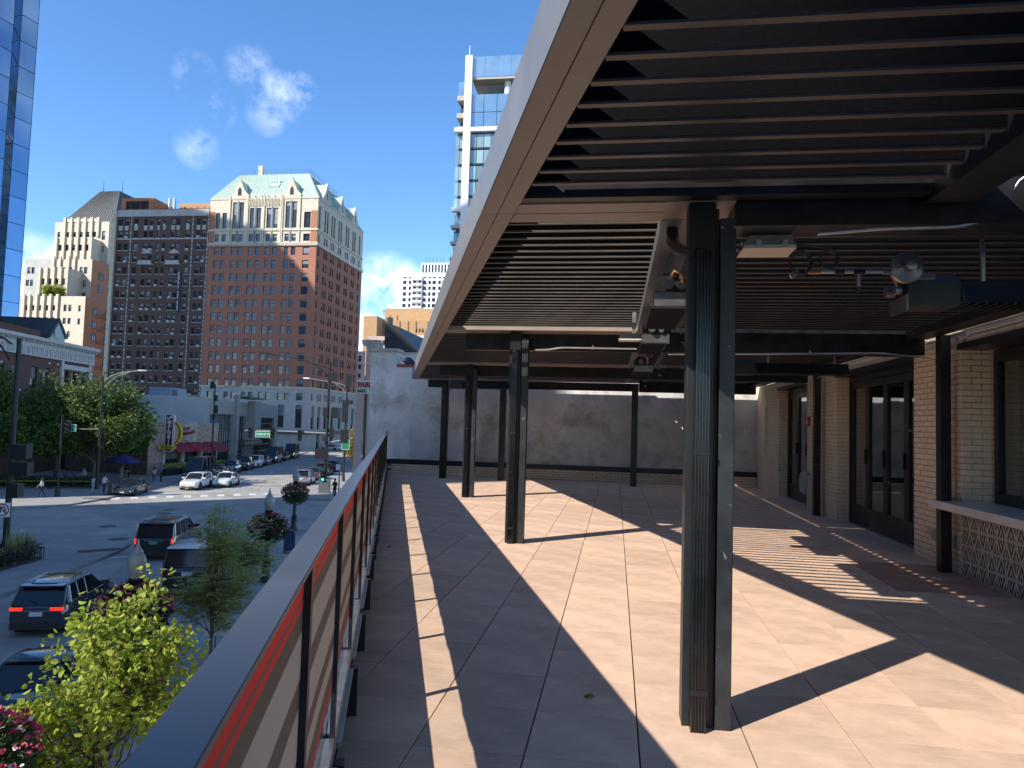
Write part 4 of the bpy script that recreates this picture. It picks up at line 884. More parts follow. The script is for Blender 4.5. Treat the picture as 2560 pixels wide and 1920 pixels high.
# balconied orange side: balconies and windows on the right flank
bx_ = cxx(725)
for k in range(6):
    z = cz(1205 + k * 108)
    for y in (3, 8, 13, 18, 22):
        link('window', winmesh(1.6, 2.0, rnd.choice((0, 1, 2)), mWinFrame), crm, (bx_ + .06, y, z - 2.2), math.pi / 2)
    q = MB().box(bx_ + .02, bx_ + 1.3, 5, 24, z - 2.55, z - 2.4).build('balcony', mOrB, crm); m = MB()
    for j in range(30): m.box(bx_ + 1.22, bx_ + 1.27, 5.1 + j * .63, 5.15 + j * .63, z - 2.4, z - 1.5)
    m.box(bx_ + 1.2, bx_ + 1.28, 5, 24, z - 1.5, z - 1.42).build('balcony_rail', mSlate, q)
DCUR[0] = 11
for z in (cz(915), cz(1020)):
    for y in (14, 18, 22): link('window', winmesh(1.6, 2.2, 1, mWinFrame), crm, (cxx(762) + .06, y, z - 2.2), math.pi / 2)
DCUR[0] = 18
for z in (cz(610), cz(730), cz(835)):
    for y in (20, 23.5, 27): link('window', winmesh(2.0, 2.4, 4, mWinFrame), crm, (cxx(885) + .06, y, z - 2.4), math.pi / 2)
# ---- blue glass tower at the left edge (faceted curtain wall along the street)
mMir = pm('mirror_glass_blue', (.17, .27, .40), .025, metal=.9, var=.08, scale=.2); objrand(mMir, .10)
mMull = pm('mullion_dark_blue', (.02, .03, .045), .35, var=.1)
c0 = tloc(-51.7, 107.5); gt = thing('blue_glass_tower', 'blue mirrored glass tower with faceted facade at the left edge', 'building', c0, RT)
zs_ = [4 + 3.62 * k for k in range(34)]
prof = []; y = 0.0; k = 0                     # plan zigzag going back along -y (towards us), x is depth
while y > -31.5: prof.append((0 if k % 2 == 0 else -1.1, y)); y -= (2.1 if k % 2 == 0 else 4.0); k += 1
side = [(-14 + 0 * i, 0) for i in range(1)]
flat = [(-30, .0)] + [(-30 + 2.6 * j, .0) for j in range(1, 11)] + prof
panel_cache = {}
for i in range(len(flat) - 1):
    a, b = flat[i], flat[i + 1]; L = math.hypot(b[0] - a[0], b[1] - a[1]); ang = math.atan2(b[1] - a[1], b[0] - a[0])
    near_ = (i >= 9 and i < 9 + 9)
    if near_:
        key = round(L, 2)
        if key not in panel_cache: panel_cache[key] = MB().add([(.04, 0, .05), (L - .04, 0, .05), (L - .04, 0, 3.57), (.04, 0, 3.57)], [(3, 2, 1, 0)]).mesh('glass_panel', mMir)
        for z in zs_[5:24]: 
            q = link('glass_panel', panel_cache[key], gt, (a[0], a[1], z), ang + rnd.uniform(-.004, .004)); q.rotation_euler[0] = rnd.uniform(-.004, .004)
        m = MB(); zz = [(zs_[0], zs_[5]), (zs_[24], zs_[33])]
    else: m = MB(); zz = [(zs_[0], zs_[33])]
    ca_, sa_ = math.cos(ang), math.sin(ang)
    for p, r in zz: m.add([(a[0], a[1], p), (b[0], b[1], p), (b[0], b[1], r), (a[0], a[1], r)], [(3, 2, 1, 0)])
    stuff(m.build('glass_field', mMir, gt))
m = MB()
core = [(p[0] + (-.12), p[1] - .0) for p in flat]
for z in zs_:
    for i in range(len(flat) - 1):
        a, b = Vector((*flat[i], 0)), Vector((*flat[i + 1], 0)); d = (b - a).normalized(); n = Vector((-d.y, d.x, 0)) * .03
        q = [a - n, b - n, b + n, a + n]; m.add([(*v.xy, z - .04) for v in q] + [(*v.xy, z + .04) for v in q], [(0, 3, 2, 1), (4, 5, 6, 7), (0, 1, 5, 4), (1, 2, 6, 5), (2, 3, 7, 6), (3, 0, 4, 7)])
for p in flat: m.box(p[0] - .03, p[0] + .03, p[1] - .03, p[1] + .03, 0, zs_[33])
m.build('mullion_grid', mMull, gt)
MB().prism([(-30, -.15), (-1.3, -.15), (-1.3, -31.4), (-30, -31.4)], 'z', 0, zs_[33] - .2).build('core', mMull, gt)
# ---- white and glass high-rise right of centre
DR = 150.0
def rc(x, y): return pg(850 + x / 2.074, 100 + y / 2.074, DR)
gR, _ = rc(600, 600); hr = thing('white_glass_high_rise', 'white framed glass high-rise with stacked balconies behind the pergola', 'building', gloc(gR, DR), RG)
def rx(x, y=600): return rc(x, y)[0] - gR
def rz_(y, x=640): return rc(x, y)[1]
mPaleG = pm('pale_green_glass', (.30, .40, .38), .05, metal=.35, var=.1, scale=.3, spec=.8); objrand(mPaleG, .35); mSkyG = pm('sky_glass', (.24, .38, .50), .04, metal=.6, var=.1, scale=.3); mWhiteC = pm('white_concrete', (.70, .69, .67), .6, var=.06); mSoff = pm('soffit_beige', (.42, .37, .29), .7, var=.1)
x0, x1, x2, xe = rx(592), rx(636), rx(668), rx(1150); zt = rz_(85); z1 = rz_(467); z2 = rz_(880)
MB().box(x1 + .3, xe, .8, 24, 0, z1).box(x0 + .5, xe, 1.8, 24, 0, z1 - .3).build('core', mMull, hr)
MB().box(x1, x1 + 1.6, -.4, .6, 0, zt).build('white_fin', mWhiteC, hr)
MB().cyl((x1 + .8, .1, zt), (x1 + .8, .1, zt + 2.4), .12, .08, 6).build('mast', mWhiteC, hr)
for zb in (z1, z2): MB().box(x0 - .1, xe, -.45, .7, zb - .45, zb + .45).build('white_band', mWhiteC, hr)
pitch = (z1 - z2) / 5
pw = (xe - x2) / 13
def rpane(w, h): 
    k = ('r', round(w, 2), round(h, 2))
    if k not in wcache: wcache[k] = MB().add([(.06, 0, .06), (w - .06, 0, .06), (w - .06, 0, h - .06), (.06, 0, h - .06)], [(0, 1, 2, 3)]).mesh('glass_pane', mPaleG)
    return wcache[k]
zk = z1 - .45; fl = []
for k in range(16):
    zb = zk - pitch
    if zb < 8: break
    for j in range(13): link('glass_pane', rpane(pw, pitch - .5), hr, (x2 + j * pw, .5 + (.02 if j % 3 else 0), zb + .2))
    MB().box(x2 - .1, xe, .3, .78, zb - .15, zb + .2).build('spandrel', mMull, hr)
    if k < 5 or k >= 10:
        for j in range(2): link('glass_pane', rpane((x1 - x0) / 2, pitch - .5), hr, (x0 + j * (x1 - x0) / 2, .9, zb + .2))
    if k >= 5 and k < 16:
        q = MB().box(x0 - .2, x1 - .02, -.3, 1.7, zb - .1, zb + .55).build('balcony', mSoff, hr); MB().box(x0 - .2, x1 - .05, -.35, -.31, zb + .56, zb + 1.6).build('glass_balustrade', mGlassR, q)
        for j in range(2): link('glass_pane', rpane((x1 - x0) / 2, pitch - .8), hr, (x0 + j * (x1 - x0) / 2, 1.75, zb + .6))
    zk = zb
# crown: open terrace storey, glass box above
za, zb_, zc_ = rz_(195), rz_(260), rz_(280)
for j in range(7):
    w7 = (xe - x2) / 7; MB().box(x2 + j * w7 + .05, x2 + (j + 1) * w7 - .05, .4, .46, za + .2, zt).build('crown_pane', mSkyG, hr)
MB().box(x2, xe, .5, 22, za - .3, za + .15).build('soffit', mSoff, hr); MB().box(x2, xe, 9, 9.3, zc_, za - .3).build('terrace_wall', mSoff, hr)
MB().cyl((rx(850), 2.5, zc_ - 1), (rx(850), 2.5, za - .3), .75, n=14).build('round_column', mWhiteC, hr)
MB().box(x2, xe, .42, .46, zc_, zb_ + 1).build('glass_balustrade', mGlassR, hr)
for j in range(7):
    w7 = (xe - x2) / 7
    for a_, b_ in ((z1 + .5, (z1 + zc_) / 2), ((z1 + zc_) / 2, zc_)): MB().box(x2 + j * w7 + .05, x2 + (j + 1) * w7 - .05, .4, .46, a_ + .06, b_ - .06).build('crown_pane', mSkyG, hr)
MB().box(x2, xe, 1.4, 22, z1, zc_).build('core', mMull, hr)
for yb in (290, 380, 450): 
    q = MB().box(x0 + .3, x1 - .02, -.2, 2.5, rz_(yb + 25), rz_(yb)).build('balcony', mSoff, hr); MB().box(x0 + .3, x1 - .05, -.24, -.2, rz_(yb), rz_(yb - 28)).build('glass_balustrade', mGlassR, q)
MB().box(x0 + .3, x1 - .02, .8, 3, rz_(290), rz_(210)).build('crown_pane', mSkyG, hr); MB().box(x0 + .5, x1, 2.6, 8, z1, rz_(290)).build('core', mMull, hr)
# ---- white gridded tower far behind
DWT = 380.0
def wc(x, y): return pg(880 + x / 5.53, 680 + y / 5.53, DWT)
gW, _ = wc(680, 300); wt = thing('white_grid_tower', 'distant white tower with a fine grid of windows', 'building', gloc(gW, DWT), RG)
wx = lambda x: wc(x, 300)[0] - gW
wz = lambda y: wc(900, y)[1]
WW = wx(1500); zt = wz(10); MB().box(.3, WW, 1.0, 40, 0, zt - .5).build('glazing', mWinGlass, wt)
m = MB(); nC = int(WW / 5.6)
for k in range(nC * 2 + 1): m.box(k * 2.8, k * 2.8 + (1.3 if k % 2 else .8), 0, .999, 0, zt)
m.build('white_mullions', mWhiteC, wt); m = MB(); z = zt; fh = wz(100) - wz(180)
while z > 30: m.box(0, WW, -.1, .9, z - (2.4 if z == zt else 1.2), z); z -= fh
m.build('floor_bands', mWhiteC, wt)
m = MB()
for k in range(7): m.box(wx(830), wx(975), -2.6, -.11, wz(110 + k * 78) - .3, wz(110 + k * 78) + .9)
m.build('balcony', mWhiteC, wt)
bx0, bx1 = wc(760, 0)[0] - gW, wc(1200, 0)[0] - gW; zb2 = pg(1047, 652, DWT)[1]
pbx = MB().box(pg(1047, 660, DWT)[0] - gW, pg(1122, 660, DWT)[0] - gW, 5, 30, zt - .5, zb2).build('penthouse', mWhiteC, wt)
for k in range(9): a_ = pg(1050 + k * 8, 660, DWT)[0] - gW; MB().box(a_, a_ + .9, 4.9, 4.999, zt, zb2 - 1).build('louvre_slot', mWinGlass, pbx)
for k in range(6): a_ = pg(1055 + k * 9, 660, DWT)[0] - gW; MB().cyl((a_, 8, zb2), (a_, 8, zb2 + 4), .15, .08, 5).build('antenna', mSlate, pbx)
# ---- tan brick block with penthouse
DTB = 210.0
def tcn_(x, y): return pg(880 + x / 5.53, 680 + y / 5.53, DTB)
gT, _ = tcn_(160, 700); tan = thing('tan_brick_block', 'tan brick block with flat roofed penthouse right of the hotel', 'building', gloc(gT, DTB), RG)
mTanB = pm('tan_brick', (.47, .30, .155), .85, var=.10, scale=.6, stretch=(1, 1, 5)); tx = lambda x: tcn_(x, 700)[0] - gT; tz = lambda y: tcn_(500, y)[1]
MB().box(0, tx(345), 0, 10, 0, tz(610)).build('wall', mTanB, tan); 
facade('wall', tx(1500) - tx(350), 0, tz(630), [(tx(a) - tx(350), tx(a + 32) - tx(350), tz(s), tz(r)) for a in (800, 850, 895, 975) for r, s in ((745, 795), (845, 895))], mTanB, tan, (tx(350), 6, 0)); MB().box(tx(350), tx(1500), 6.4, 30, 0, tz(630) - .2).build('back_walls', mTanB, tan)
MB().box(tx(240), tx(1000), 14, 28, tz(640), tz(490) + 2).build('penthouse', mTanB, tan)
for x in (310, 420, 570, 690, 800, 970): MB().box(tx(x), tx(x) + .35, 5.8 if x > 450 else 13.8, 5.999 if x > 450 else 13.999, tz(800 if x > 450 else 620), tz(640 if x > 450 else 500)).build('brick_rib', mOrangeB, tan)
m = MB()
for k in range(4): m.cyl((tx(215 + k * 28), 15, tz(490)), (tx(215 + k * 28), 15, tz(405)), .1, n=5); m.box(tx(215 + k * 28) - .6, tx(215 + k * 28) + .6, 15, 15.1, tz(440), tz(440) + .15)
m.build('antenna', mSlate, tan); MB().cyl((tx(360), 16, tz(490)), (tx(360), 16, tz(450)), 1.2, n=10).build('roof_fan', mTanB, tan)
# ---- pink stucco apartment house behind the party wall, with slanted black roof flank
DP = 62.0
def pc(x, y): return pg(880 + x / 5.53, 680 + y / 5.53, DP)
gP, _ = pc(80, 1200); pk = thing('pink_apartment_house', 'pale pink stepped apartment house behind the stucco wall', 'building', gloc(gP, DP), RG)
px_ = lambda x: pc(x, 1000)[0] - gP; pz_ = lambda y: pc(500, y)[1]
mPink = pm('pink_stucco', (.52, .36, .30), .8, var=.08, scale=.8); mWhW = pm('white_stucco', (.60, .59, .57), .8, var=.08, scale=.8)
facade('wall', px_(190) - px_(80), 0, pz_(1100), [(px_(a) - px_(80), px_(a + 42) - px_(80), pz_(s), pz_(r)) for a in (95,) for r, s in ((1165, 1245), (1285, 1350), (1410, 1470))], mPink, pk, (px_(80), 0, 0), depth=.2)
MB().box(px_(192), px_(470), .2, 9, 0, pz_(885)).build('wall', mPink, pk); facade('upper_wall', px_(900) - px_(450), 0, pz_(890), [(px_(a) - px_(450), px_(a + 60) - px_(450), pz_(s), pz_(r)) for a in (790,) for r, s in ((930, 1000), (1040, 1110))], mPink, pk, (px_(450), 4, 0), depth=.2)
MB().box(px_(600), px_(830), 6, 12, pz_(890), pz_(755)).box(px_(830), px_(960), 6, 14, pz_(930), pz_(790)).build('white_storey', mWhW, pk); MB().box(px_(700), px_(785), 5.9, 5.99, pz_(885), pz_(845)).build('window', mWinGlass, pk)
for a in (360, 420): MB().box(px_(a), px_(a + 30), .1, .19, pz_(1000), pz_(940)).build('window', mWinGlass, pk)
for a in (190, 260): MB().box(px_(a), px_(a + 25), -1.2, 0, pz_(1285), pz_(1278)).build('balcony_slab', mWhW, pk)
bk = thing('black_gable_house', 'black metal clad house with one long sloping roof edge', 'building', gloc(pg(960, 870, 40)[0], 40), RG)
bx_f = lambda x, y: (pg(880 + x / 5.53, 680 + y / 5.53, 40)[0] - pg(960, 870, 40)[0], pg(880 + x / 5.53, 680 + y / 5.53, 40)[1])
poly = [bx_f(452, 735), bx_f(470, 712), bx_f(603, 740), bx_f(930, 1125), bx_f(930, 1700), bx_f(450, 1700)]
o = MB().prism(poly, 'y', 0, 7).build('flank_wall', pm('black_metal_cladding', (.022, .024, .03), .45, var=.25, scale=.6), bk); fixn(o.data)
a_ = bx_f(475, 845); b2 = bx_f(520, 905); MB().box(a_[0], b2[0], -.05, -.002, b2[1], a_[1]).build('vent_hatch', mSlate, bk); a_ = bx_f(490, 712); MB().cyl((a_[0], .4, a_[1]), (a_[0], .4, a_[1] + .4), .2, n=8).build('roof_vent', mSlate, bk)
ww = thing('white_roof_parapet', 'white parapet with thin red line beyond the stucco wall', 'wall', gloc(pg(985, 900, 23)[0], 23, 0), RG)
a_ = pg(995, 885, 23); b2 = pg(1060, 900, 23); MB().box(0, b2[0] - a_[0] + 2, 0, .3, DZ, a_[1]).build('parapet', mWhW, ww); MB().box(-.02, b2[0] - a_[0] + 2, -.02, .32, a_[1] + .001, a_[1] + .06).build('coping', mPink, ww)
dish = thing('satellite_dish', 'small satellite dish on a slanted arm above the red coping', 'dish', gloc(pg(1022, 905, 20.3)[0], 20.25, pg(1022, 905, 20.3)[1] - .05), RG)
MB().lathe([(.001, 0), (.1, .02), (.17, .07), (.18, .075), (.1, .03), (.001, .012)], n=14).build('bowl', mHeat, dish, smooth=40).rotation_euler = (1.1, .5, .6); MB().cyl((0, 0, -.1), (-.42, .1, .35), .012, n=6).build('arm', mSlate, dish); MB().cyl((0, 0, -.12), (0, 0, 0), .02, n=6).build('foot', mSlate, dish)
# ================================================================== buildings along the far street (frame: u right of left kerb, v along)
RS = -YS
def sloc(u, v, z=0.0): p = wp(u, v, YS); return Vector((p.x - 35.6, p.y + 72, z))
def ps(x, y, u):               # photo pixel -> (v, z) on the plane u = const
    r = pray(x, y); n = Vector((math.cos(YS), -math.sin(YS), 0)); o = Vector((-35.6, 72, 0)); k = (u + o.dot(n)) / r.dot(n); p = r * k
    return frm(p - o, YS)[1], p.z + ZC
# ---- red brick building with white arcaded cornice
UC = -19.0
vE, zc_top = ps(229, 873, UC)
cb = thing('cornice_building', 'red brick building with white arcaded cornice behind the street trees', 'building', sloc(UC, vE, 0), RS + math.pi / 2)
# local x runs along +v (away from us), -y faces the street... facade faces +u
mBrick3 = pm('maroon_brick', (.13, .062, .05), .85, var=.14, scale=1, stretch=(1, 1, 5)); mWhTC = pm('white_terracotta', (.50, .49, .47), .6, var=.1, scale=1.5)
LB = 46.0; ztop = zc_top
def cbz(y): return ps(200, y, UC)[1]
wz0, wz1 = ztop - 6.2, ztop - 3.4
wins = [(LB - 6.9 + k * 2.0, LB - 5.5 + k * 2.0, wz0, wz1) for k in range(3)] + [(LB - 14 - 6.5 * k + q, LB - 12.6 - 6.5 * k + q, wz0, wz1) for k in range(5) for q in (0, 2.6)]
wins += [(a, b, c - 4.6, d - 4.4) for a, b, c, d in wins]
facade('brick_wall', LB, 0, ztop - 2.2, wins, mBrick3, cb, (-LB, 0, 0), 0, depth=.3, sill=mWhTC)
MB().box(-LB, 0, .35, 24, 0, ztop - .6).build('back_walls', mBrick3, cb)
MB().box(-7.6, -7.1, -.18, -.001, 0, ztop - 2.2).box(-.55, 0, -.18, -.001, 0, ztop - 2.2).box(-7.1, -.55, -.12, -.001, ztop - 3.2, ztop - 2.6).build('white_pilaster', mWhTC, cb)
MB().box(-LB, .35, -.3, .3, ztop - 2.2, ztop - .7).build('frieze', mWhTC, cb)
MB().prism([(-.3, ztop - .7), (-.95, ztop - .35), (-1.0, ztop), (.4, ztop), (.4, ztop - .7)], 'x', -LB, .5).build('cornice', mWhTC, cb)
m = MB(); mm = MB()
for k in range(48):
    x = -.6 - k * .95
    m.prism([(x - .40, ztop - 2.0), (x - .40, ztop - 1.35), (x - .28, ztop - 1.05), (x, ztop - .9), (x + .28, ztop - 1.05), (x + .40, ztop - 1.35), (x + .40, ztop - 2.0), (x + .27, ztop - 2.0), (x + .27, ztop - 1.4), (x, ztop - 1.1), (x - .27, ztop - 1.4), (x - .27, ztop - 2.0)], 'y', -.42, -.301)
    mm.box(x - .06 + .47, x + .06 + .47, -.85, -.302, ztop - .68, ztop - .5)
o = m.build('arcade', mWhTC, cb); fixn(o.data); mm.build('bracket', mWhTC, cb)
for k in range(16): z = rnd.uniform(ztop - 7.5, ztop - 2.6); MB().box(-8.5 - k * 1.9, -8.2 - k * 1.9, -.07, -.001, z, z + .28).build('white_block', mWhTC, cb)
MB().cyl((-9.6, -.1, ztop - 7.5), (-9.6, -.001, ztop - 7.5), .55, n=16).build('medallion', mWhTC, cb)
MB().box(-LB, -5, 4, 18, ztop - .6, ztop + 1.7).build('roof_storey', mBrick3, cb)
dv0, dz0 = ps(125, 832, UC - 4); dv1, dz1 = ps(163, 838, UC - 4); da, db = dv0 - vE, dv1 - vE; dm = (da + db) / 2; dap = ps(145, 802, UC - 4)[1]
e_ = MB().prism([(da, ztop - .6), (db, ztop - .6), (db, dz1), (dm, dap), (da, dz0)], 'y', 4.0, 4.3).build('dormer_gable', mWhTC, cb); fixn(e_.data)
MB().prism([(da - .5, dz0 - .5), (dm, dap + .35), (db + .5, dz1 - .5), (db, dz1 - .55), (dm, dap), (da, dz0 - .55)], 'y', 3.8, 13).build('dormer_roof', mSlate, cb); fixn(cb.children[-1].data)
MB().box(dm - .9, dm + .5, 3.9, 3.999, dz0 - .5, dz0 + .8).build('dormer_window', mWinGlass, cb)
# ---- blank grey wall building + restaurant at its foot
UG = -6.4
vA, zA = ps(366, 1192, UG)        # restaurant left corner on the ground
zr_top = ps(366, 1055, UG)[1]
RA = math.radians(14.0); P0 = sloc(UG, vA, 0)
def rloc(a, b, z=0.0): q = wp(a, b, RA); return Vector((P0.x + q.x, P0.y + q.y, z))
_k = pray(545, 1100); _k = _k.x / _k.y; LR = (P0.x - _k * P0.y) / (_k * math.cos(RA) - math.sin(RA))
rsb = thing('corner_restaurant', 'low stone fronted restaurant with red awnings and neon signs', 'building', P0, -RA + math.pi / 2)
mFldst = pm('mottled_brown_stone', (.40, .30, .23), .85, var=.35, scale=3.2, bump=.4, bscale=5, detail=10); mAwn = pm('burgundy_awning', (.26, .016, .035), .75, var=.1, scale=3)
zt = 6.4
nB = 3; x0 = 2.6; bw_ = (LR - x0) / nB
facade('stone_wall', LR, 0, zt, [(x0 + .3 + k * bw_, x0 + bw_ - .3 + k * bw_, .4, 3.3) for k in range(nB)], mFldst, rsb, (0, 0, 0), 0, depth=.5, wname='shopfront_window')
plainbox(MB(), 0, LR, 0, 12, 0, zt).build('back_walls', mFldst, rsb); MB().add([(0, 0, 0), (0, 12, 0), (0, 12, zt), (0, 0, zt)], [(0, 3, 2, 1)]).build('gable_wall', mFldst, rsb)
for k in range(nB):
    q = x0 + .1 + k * bw_
    a = MB(); a.prism([(-.02, 3.95), (-1.9, 3.25), (-1.9, 2.85), (-1.86, 2.85), (-1.86, 3.2), (-.02, 3.9)], 'x', q, q + bw_ - .35); o = a.build('awning', mAwn, rsb); fixn(o.data); MB().add([(q, -.03, 3.9), (q, -1.85, 3.2), (q, -1.85, 2.9), (q, -.03, 2.9)], [(0, 1, 2, 3)]).build('awning_cheek', mAwn, o)
    MB().box(q - .2, q + .15, -.12, -.001, 0, 4.0).build('white_post', mWhTC, rsb)
# roof sign board with red script
sgz0, sgz1 = 4.2, 6.5
mRedL = pm('red_lettering', (.38, .012, .018), .45, var=.05)
sb = thing('script_sign_board', 'cream sign board with red script standing above the awnings', 'sign', rloc(.25, 6.2, 0), RS)
MB().box(-.75, 1.25, -.12, .12, sgz0, sgz1).build('board', pm('sign_cream', (.52, .49, .40), .7, var=.15, scale=2), sb); MB().box(-.4, -.3, .13, .4, 3.2, sgz1 - .3).box(.05, .12, -.04, .04, 0.2, sgz0).build('support', mSlate, sb)
for k_, (tx_, zz) in enumerate((('Lou', 5.75), ('Malnati\'s', 5.15))): link('script_lettering', text_mesh(tx_, .62, mRedL, .03, shear=.35, bold=.018, spacing=.85), sb, (.1 + .18 * k_, -.16, zz)).rotation_euler = (0, -.22, 0)
# vertical blade sign projecting over the sidewalk
bs = thing('blade_sign', 'tall maroon blade sign with white bulb border and yellow arrow', 'sign', rloc(0, 1.5, 0), RS)
# faces us: local x = u (out over the sidewalk), -y towards us
mMar = pm('sign_maroon', (.10, .010, .024), .5, var=.1); mBulb = pm('sign_bulb_white', (.75, .68, .60), .4, var=.05); mYs = pm('sign_yellow', (.72, .52, .015), .45, var=.05); mPk = pm('sign_side_pale', (.60, .52, .56), .5, var=.05)
bz0, bz1 = 2.9, 7.5
def capsule(x0, x1, z0, z1, r): return [(x0, z0 + r)] + [(x0 + r - r * math.cos(a), z0 + r - r * math.sin(a)) for a in (.5, 1.0)] + [(x0 + r, z0), (x1 - r, z0)] + [(x1 - r + r * math.sin(a), z0 + r - r * math.cos(a)) for a in (.5, 1.0)] + [(x1, z0 + r), (x1, z1 - r)] + [(x1 - r + r * math.cos(a), z1 - r + r * math.sin(a)) for a in (.5, 1.0)] + [(x1 - r, z1), (x0, z1)]
MB().prism(capsule(.9, 1.95, bz0, bz1, .4), 'y', -.18, .18).build('sign_body', mPk, bs); MB().prism(capsule(.98, 1.74, bz0 + .1, bz1 - .1, .32), 'y', -.2, -.181).build('sign_face', mMar, bs)
m = MB()
for k in range(30): m.sphere((.94, -.2, bz0 + .2 + k * .145), .035, 0, 6, 4).sphere((1.79, -.2, bz0 + .3 + k * .135), .035, 0, 6, 4)
m.build('bulb_border', mBulb, bs)
link('script_lettering', text_mesh('Lou', .52, mBulb, .02, shear=.3, bold=.015, spacing=.8), bs, (1.36, -.22, bz1 - .42)).rotation_euler = (0, -.5, 0)
for k, ch in enumerate("MALNATIS"): link('letter', text_mesh(ch, .60, mBulb, .02, bold=.012), bs, (1.36, -.22, bz1 - 1.0 - k * .415))
MB().box(.05, .9, -.04, .04, bz0 + .5, bz0 + .62).box(.05, .9, -.04, .04, bz1 - 1.5, bz1 - 1.38).build('bracket', mSlate, bs)
o = MB().box(.2, 2.3, -.28, -.205, bz0 + .35, bz0 + .75).build('name_bar', mYs, bs); link('lettering', text_mesh('PIZZERIA', .33, mMar, .01, bold=.006), o, (1.2, -.29, bz0 + .55))
m = MB(); pts = []
for k in range(15): a = math.radians(75 - k * 12.2); pts.append((1.75 + 1.1 * math.cos(a), bz0 + 2.3 + 1.5 * math.sin(a)))
outer = pts; inner = [(1.75 + .65 * math.cos(math.radians(75 - k * 12.2)), bz0 + 2.25 + 1.18 * math.sin(math.radians(75 - k * 12.2))) for k in range(15)]
m.prism(outer + inner[::-1], 'y', -.12, .12); o = m.build('yellow_arrow', mYs, bs); fixn(o.data)
mid = [((p[0] * .62 + q[0] * .38), (p[1] * .62 + q[1] * .38)) for p, q in zip(outer, inner)]; mid2 = [((p[0] * .25 + q[0] * .75), (p[1] * .25 + q[1] * .75)) for p, q in zip(outer, inner)]
i_ = MB().prism(mid + mid2[::-1], 'y', -.14, -.121).build('arrow_core', pm('sign_brown', (.16, .05, .02), .5, var=.1), o); fixn(i_.data)
# ---- big grey painted wall block with tall street windows
gb_top = 9.75; _c = pray(520, 1000); _c = Vector((_c.x / _c.y * 98.0, 98.0, 0))
gb = thing('grey_window_block', 'low grey block with blank painted side wall and tall gridded street windows', 'building', _c, RS + math.pi / 2)
mGreyP = pm('painted_grey_wall', (.43, .455, .46), .8, var=.08, scale=.35, detail=10); mGreyL = pm('grey_precast', (.29, .29, .265), .8, var=.10, scale=.5); mBlkM = pm('black_window_bars', (.012, .013, .014), .4, var=0)
MB().box(-.02, 42.9, 1.0, 26, 0, gb_top - .2).build('back_walls', mGreyP, gb)
MB().add([(0, 0, 0), (0, 26, 0), (0, 26, gb_top), (0, 0, gb_top)], [(0, 3, 2, 1)]).build('blank_side_wall', mGreyP, gb)
MB().box(-.05, .3, 0, 26, gb_top, gb_top + .25).build('parapet_coping', mWhTC, gb)
LG = 43.0
bays = [(1.2, 12.4, 7.7), (14.4, 20.0, 7.5), (25.4, 40.0, 7.3)]
facade('street_wall', LG, 0, gb_top, [(a, b, .5, t) for a, b, t in bays], mGreyL, gb, (.0, 0, 0), 0, depth=.6, wname='curtain_window')
for a, b, t in bays:
    m = MB()
    for k in range(int((b - a) / 1.15) + 1): m.box(a + k * 1.15, a + k * 1.15 + .12, .3, .42, .5, t)
    for z in (1.4, 2.5, 3.6, 5.2, 6.2): m.box(a, b, .3, .42, z, z + .12)
    m.build('window_bars', mBlkM, gb)
    MB().box(a, b, .45, .5, 3.7, 5.1).build('spandrel_panel', mGreyL, gb)
MB().box(12.8, 14.0, -.5, -.001, 0, gb_top + 1.0).build('pier', mGreyL, gb); MB().box(20.6, 24.8, -1.2, -.001, 3.6, gb_top + .3).build('projecting_bay', mGreyL, gb)
MB().box(15.6, 24.9, -1.6, 1.0, gb_top + .62, gb_top + .95).build('roof_screen', pm('screen_green_grey', (.06, .075, .065), .6, var=.4, scale=1.5), gb)
MB().box(14.1, 25.0, -1.5, -.002, 3.0, 3.55).build('entrance_canopy', mSlate, gb)
for (x, y, w_, d_, h_) in ((3, 6, 6, 3, 1.5), (10, 7, 2.5, 2.5, 1.1), (14, 9, 3, 2, 1.3)):
    q = MB().box(x, x + w_, y, y + d_, gb_top, gb_top + h_).build('rooftop_unit', pm('rooftop_unit_blue', (.22, .30, .36), .6, var=.15), gb); MB().box(x + .3, x + w_ * .4, y - .02, y - .001, gb_top + .3, gb_top + h_ - .2).build('louvre_grille', mSlate, q)
MB().box(1.2, 5.4, -.06, -.001, 6.3, 7.0).build('painted_patch', pm('faded_blue_paint', (.07, .12, .19), .8, var=.2), gb)
# ---- parking sign and dark garage right of the street
kg = thing('dark_garage_building', 'dark low building at the end of the street behind the stucco wall', 'building', sloc(17.5, 40, 0), RS)
MB().box(0, 16, 0, 30, 0, 11).build('wall', pm('garage_dark_brick', (.06, .05, .048), .8, var=.2, scale=1), kg)
facade('front_wall', 16, 0, 11.2, [(1 + 3.6 * k, 3.4 + 3.6 * k, z, z + 1.9) for k in range(4) for z in (1.2, 4.6, 8)], pm('garage_dark_front', (.06, .05, .048), .8, var=.2, scale=1), kg, (0, -.35, 0), 0)
pq = thing('parking_sign', 'cream sign reading PARK EAST in red letters beside the stucco wall', 'sign', sloc(16.2, 34, 0), RS)
pv, pz0 = ps(894, 955, 17)
DSG = 56.0
ga, za_ = pg(893, 950, DSG); gb_, zb2 = pg(945, 985, DSG)
bpy.data.objects.remove(pq)
pq = thing('parking_sign', 'cream sign reading PARK EAST in red letters beside the stucco wall', 'sign', gloc(ga, DSG, 0), RG)
MB().box(0, gb_ - ga, 0, .3, zb2, za_).build('sign_board', pm('sign_cream_pale', (.62, .57, .44), .6, var=.05), pq); MB().box(.6, .8, .31, .5, 0, za_).build('post', mSlate, pq)  # board in one even pale cream
h_ = za_ - zb2
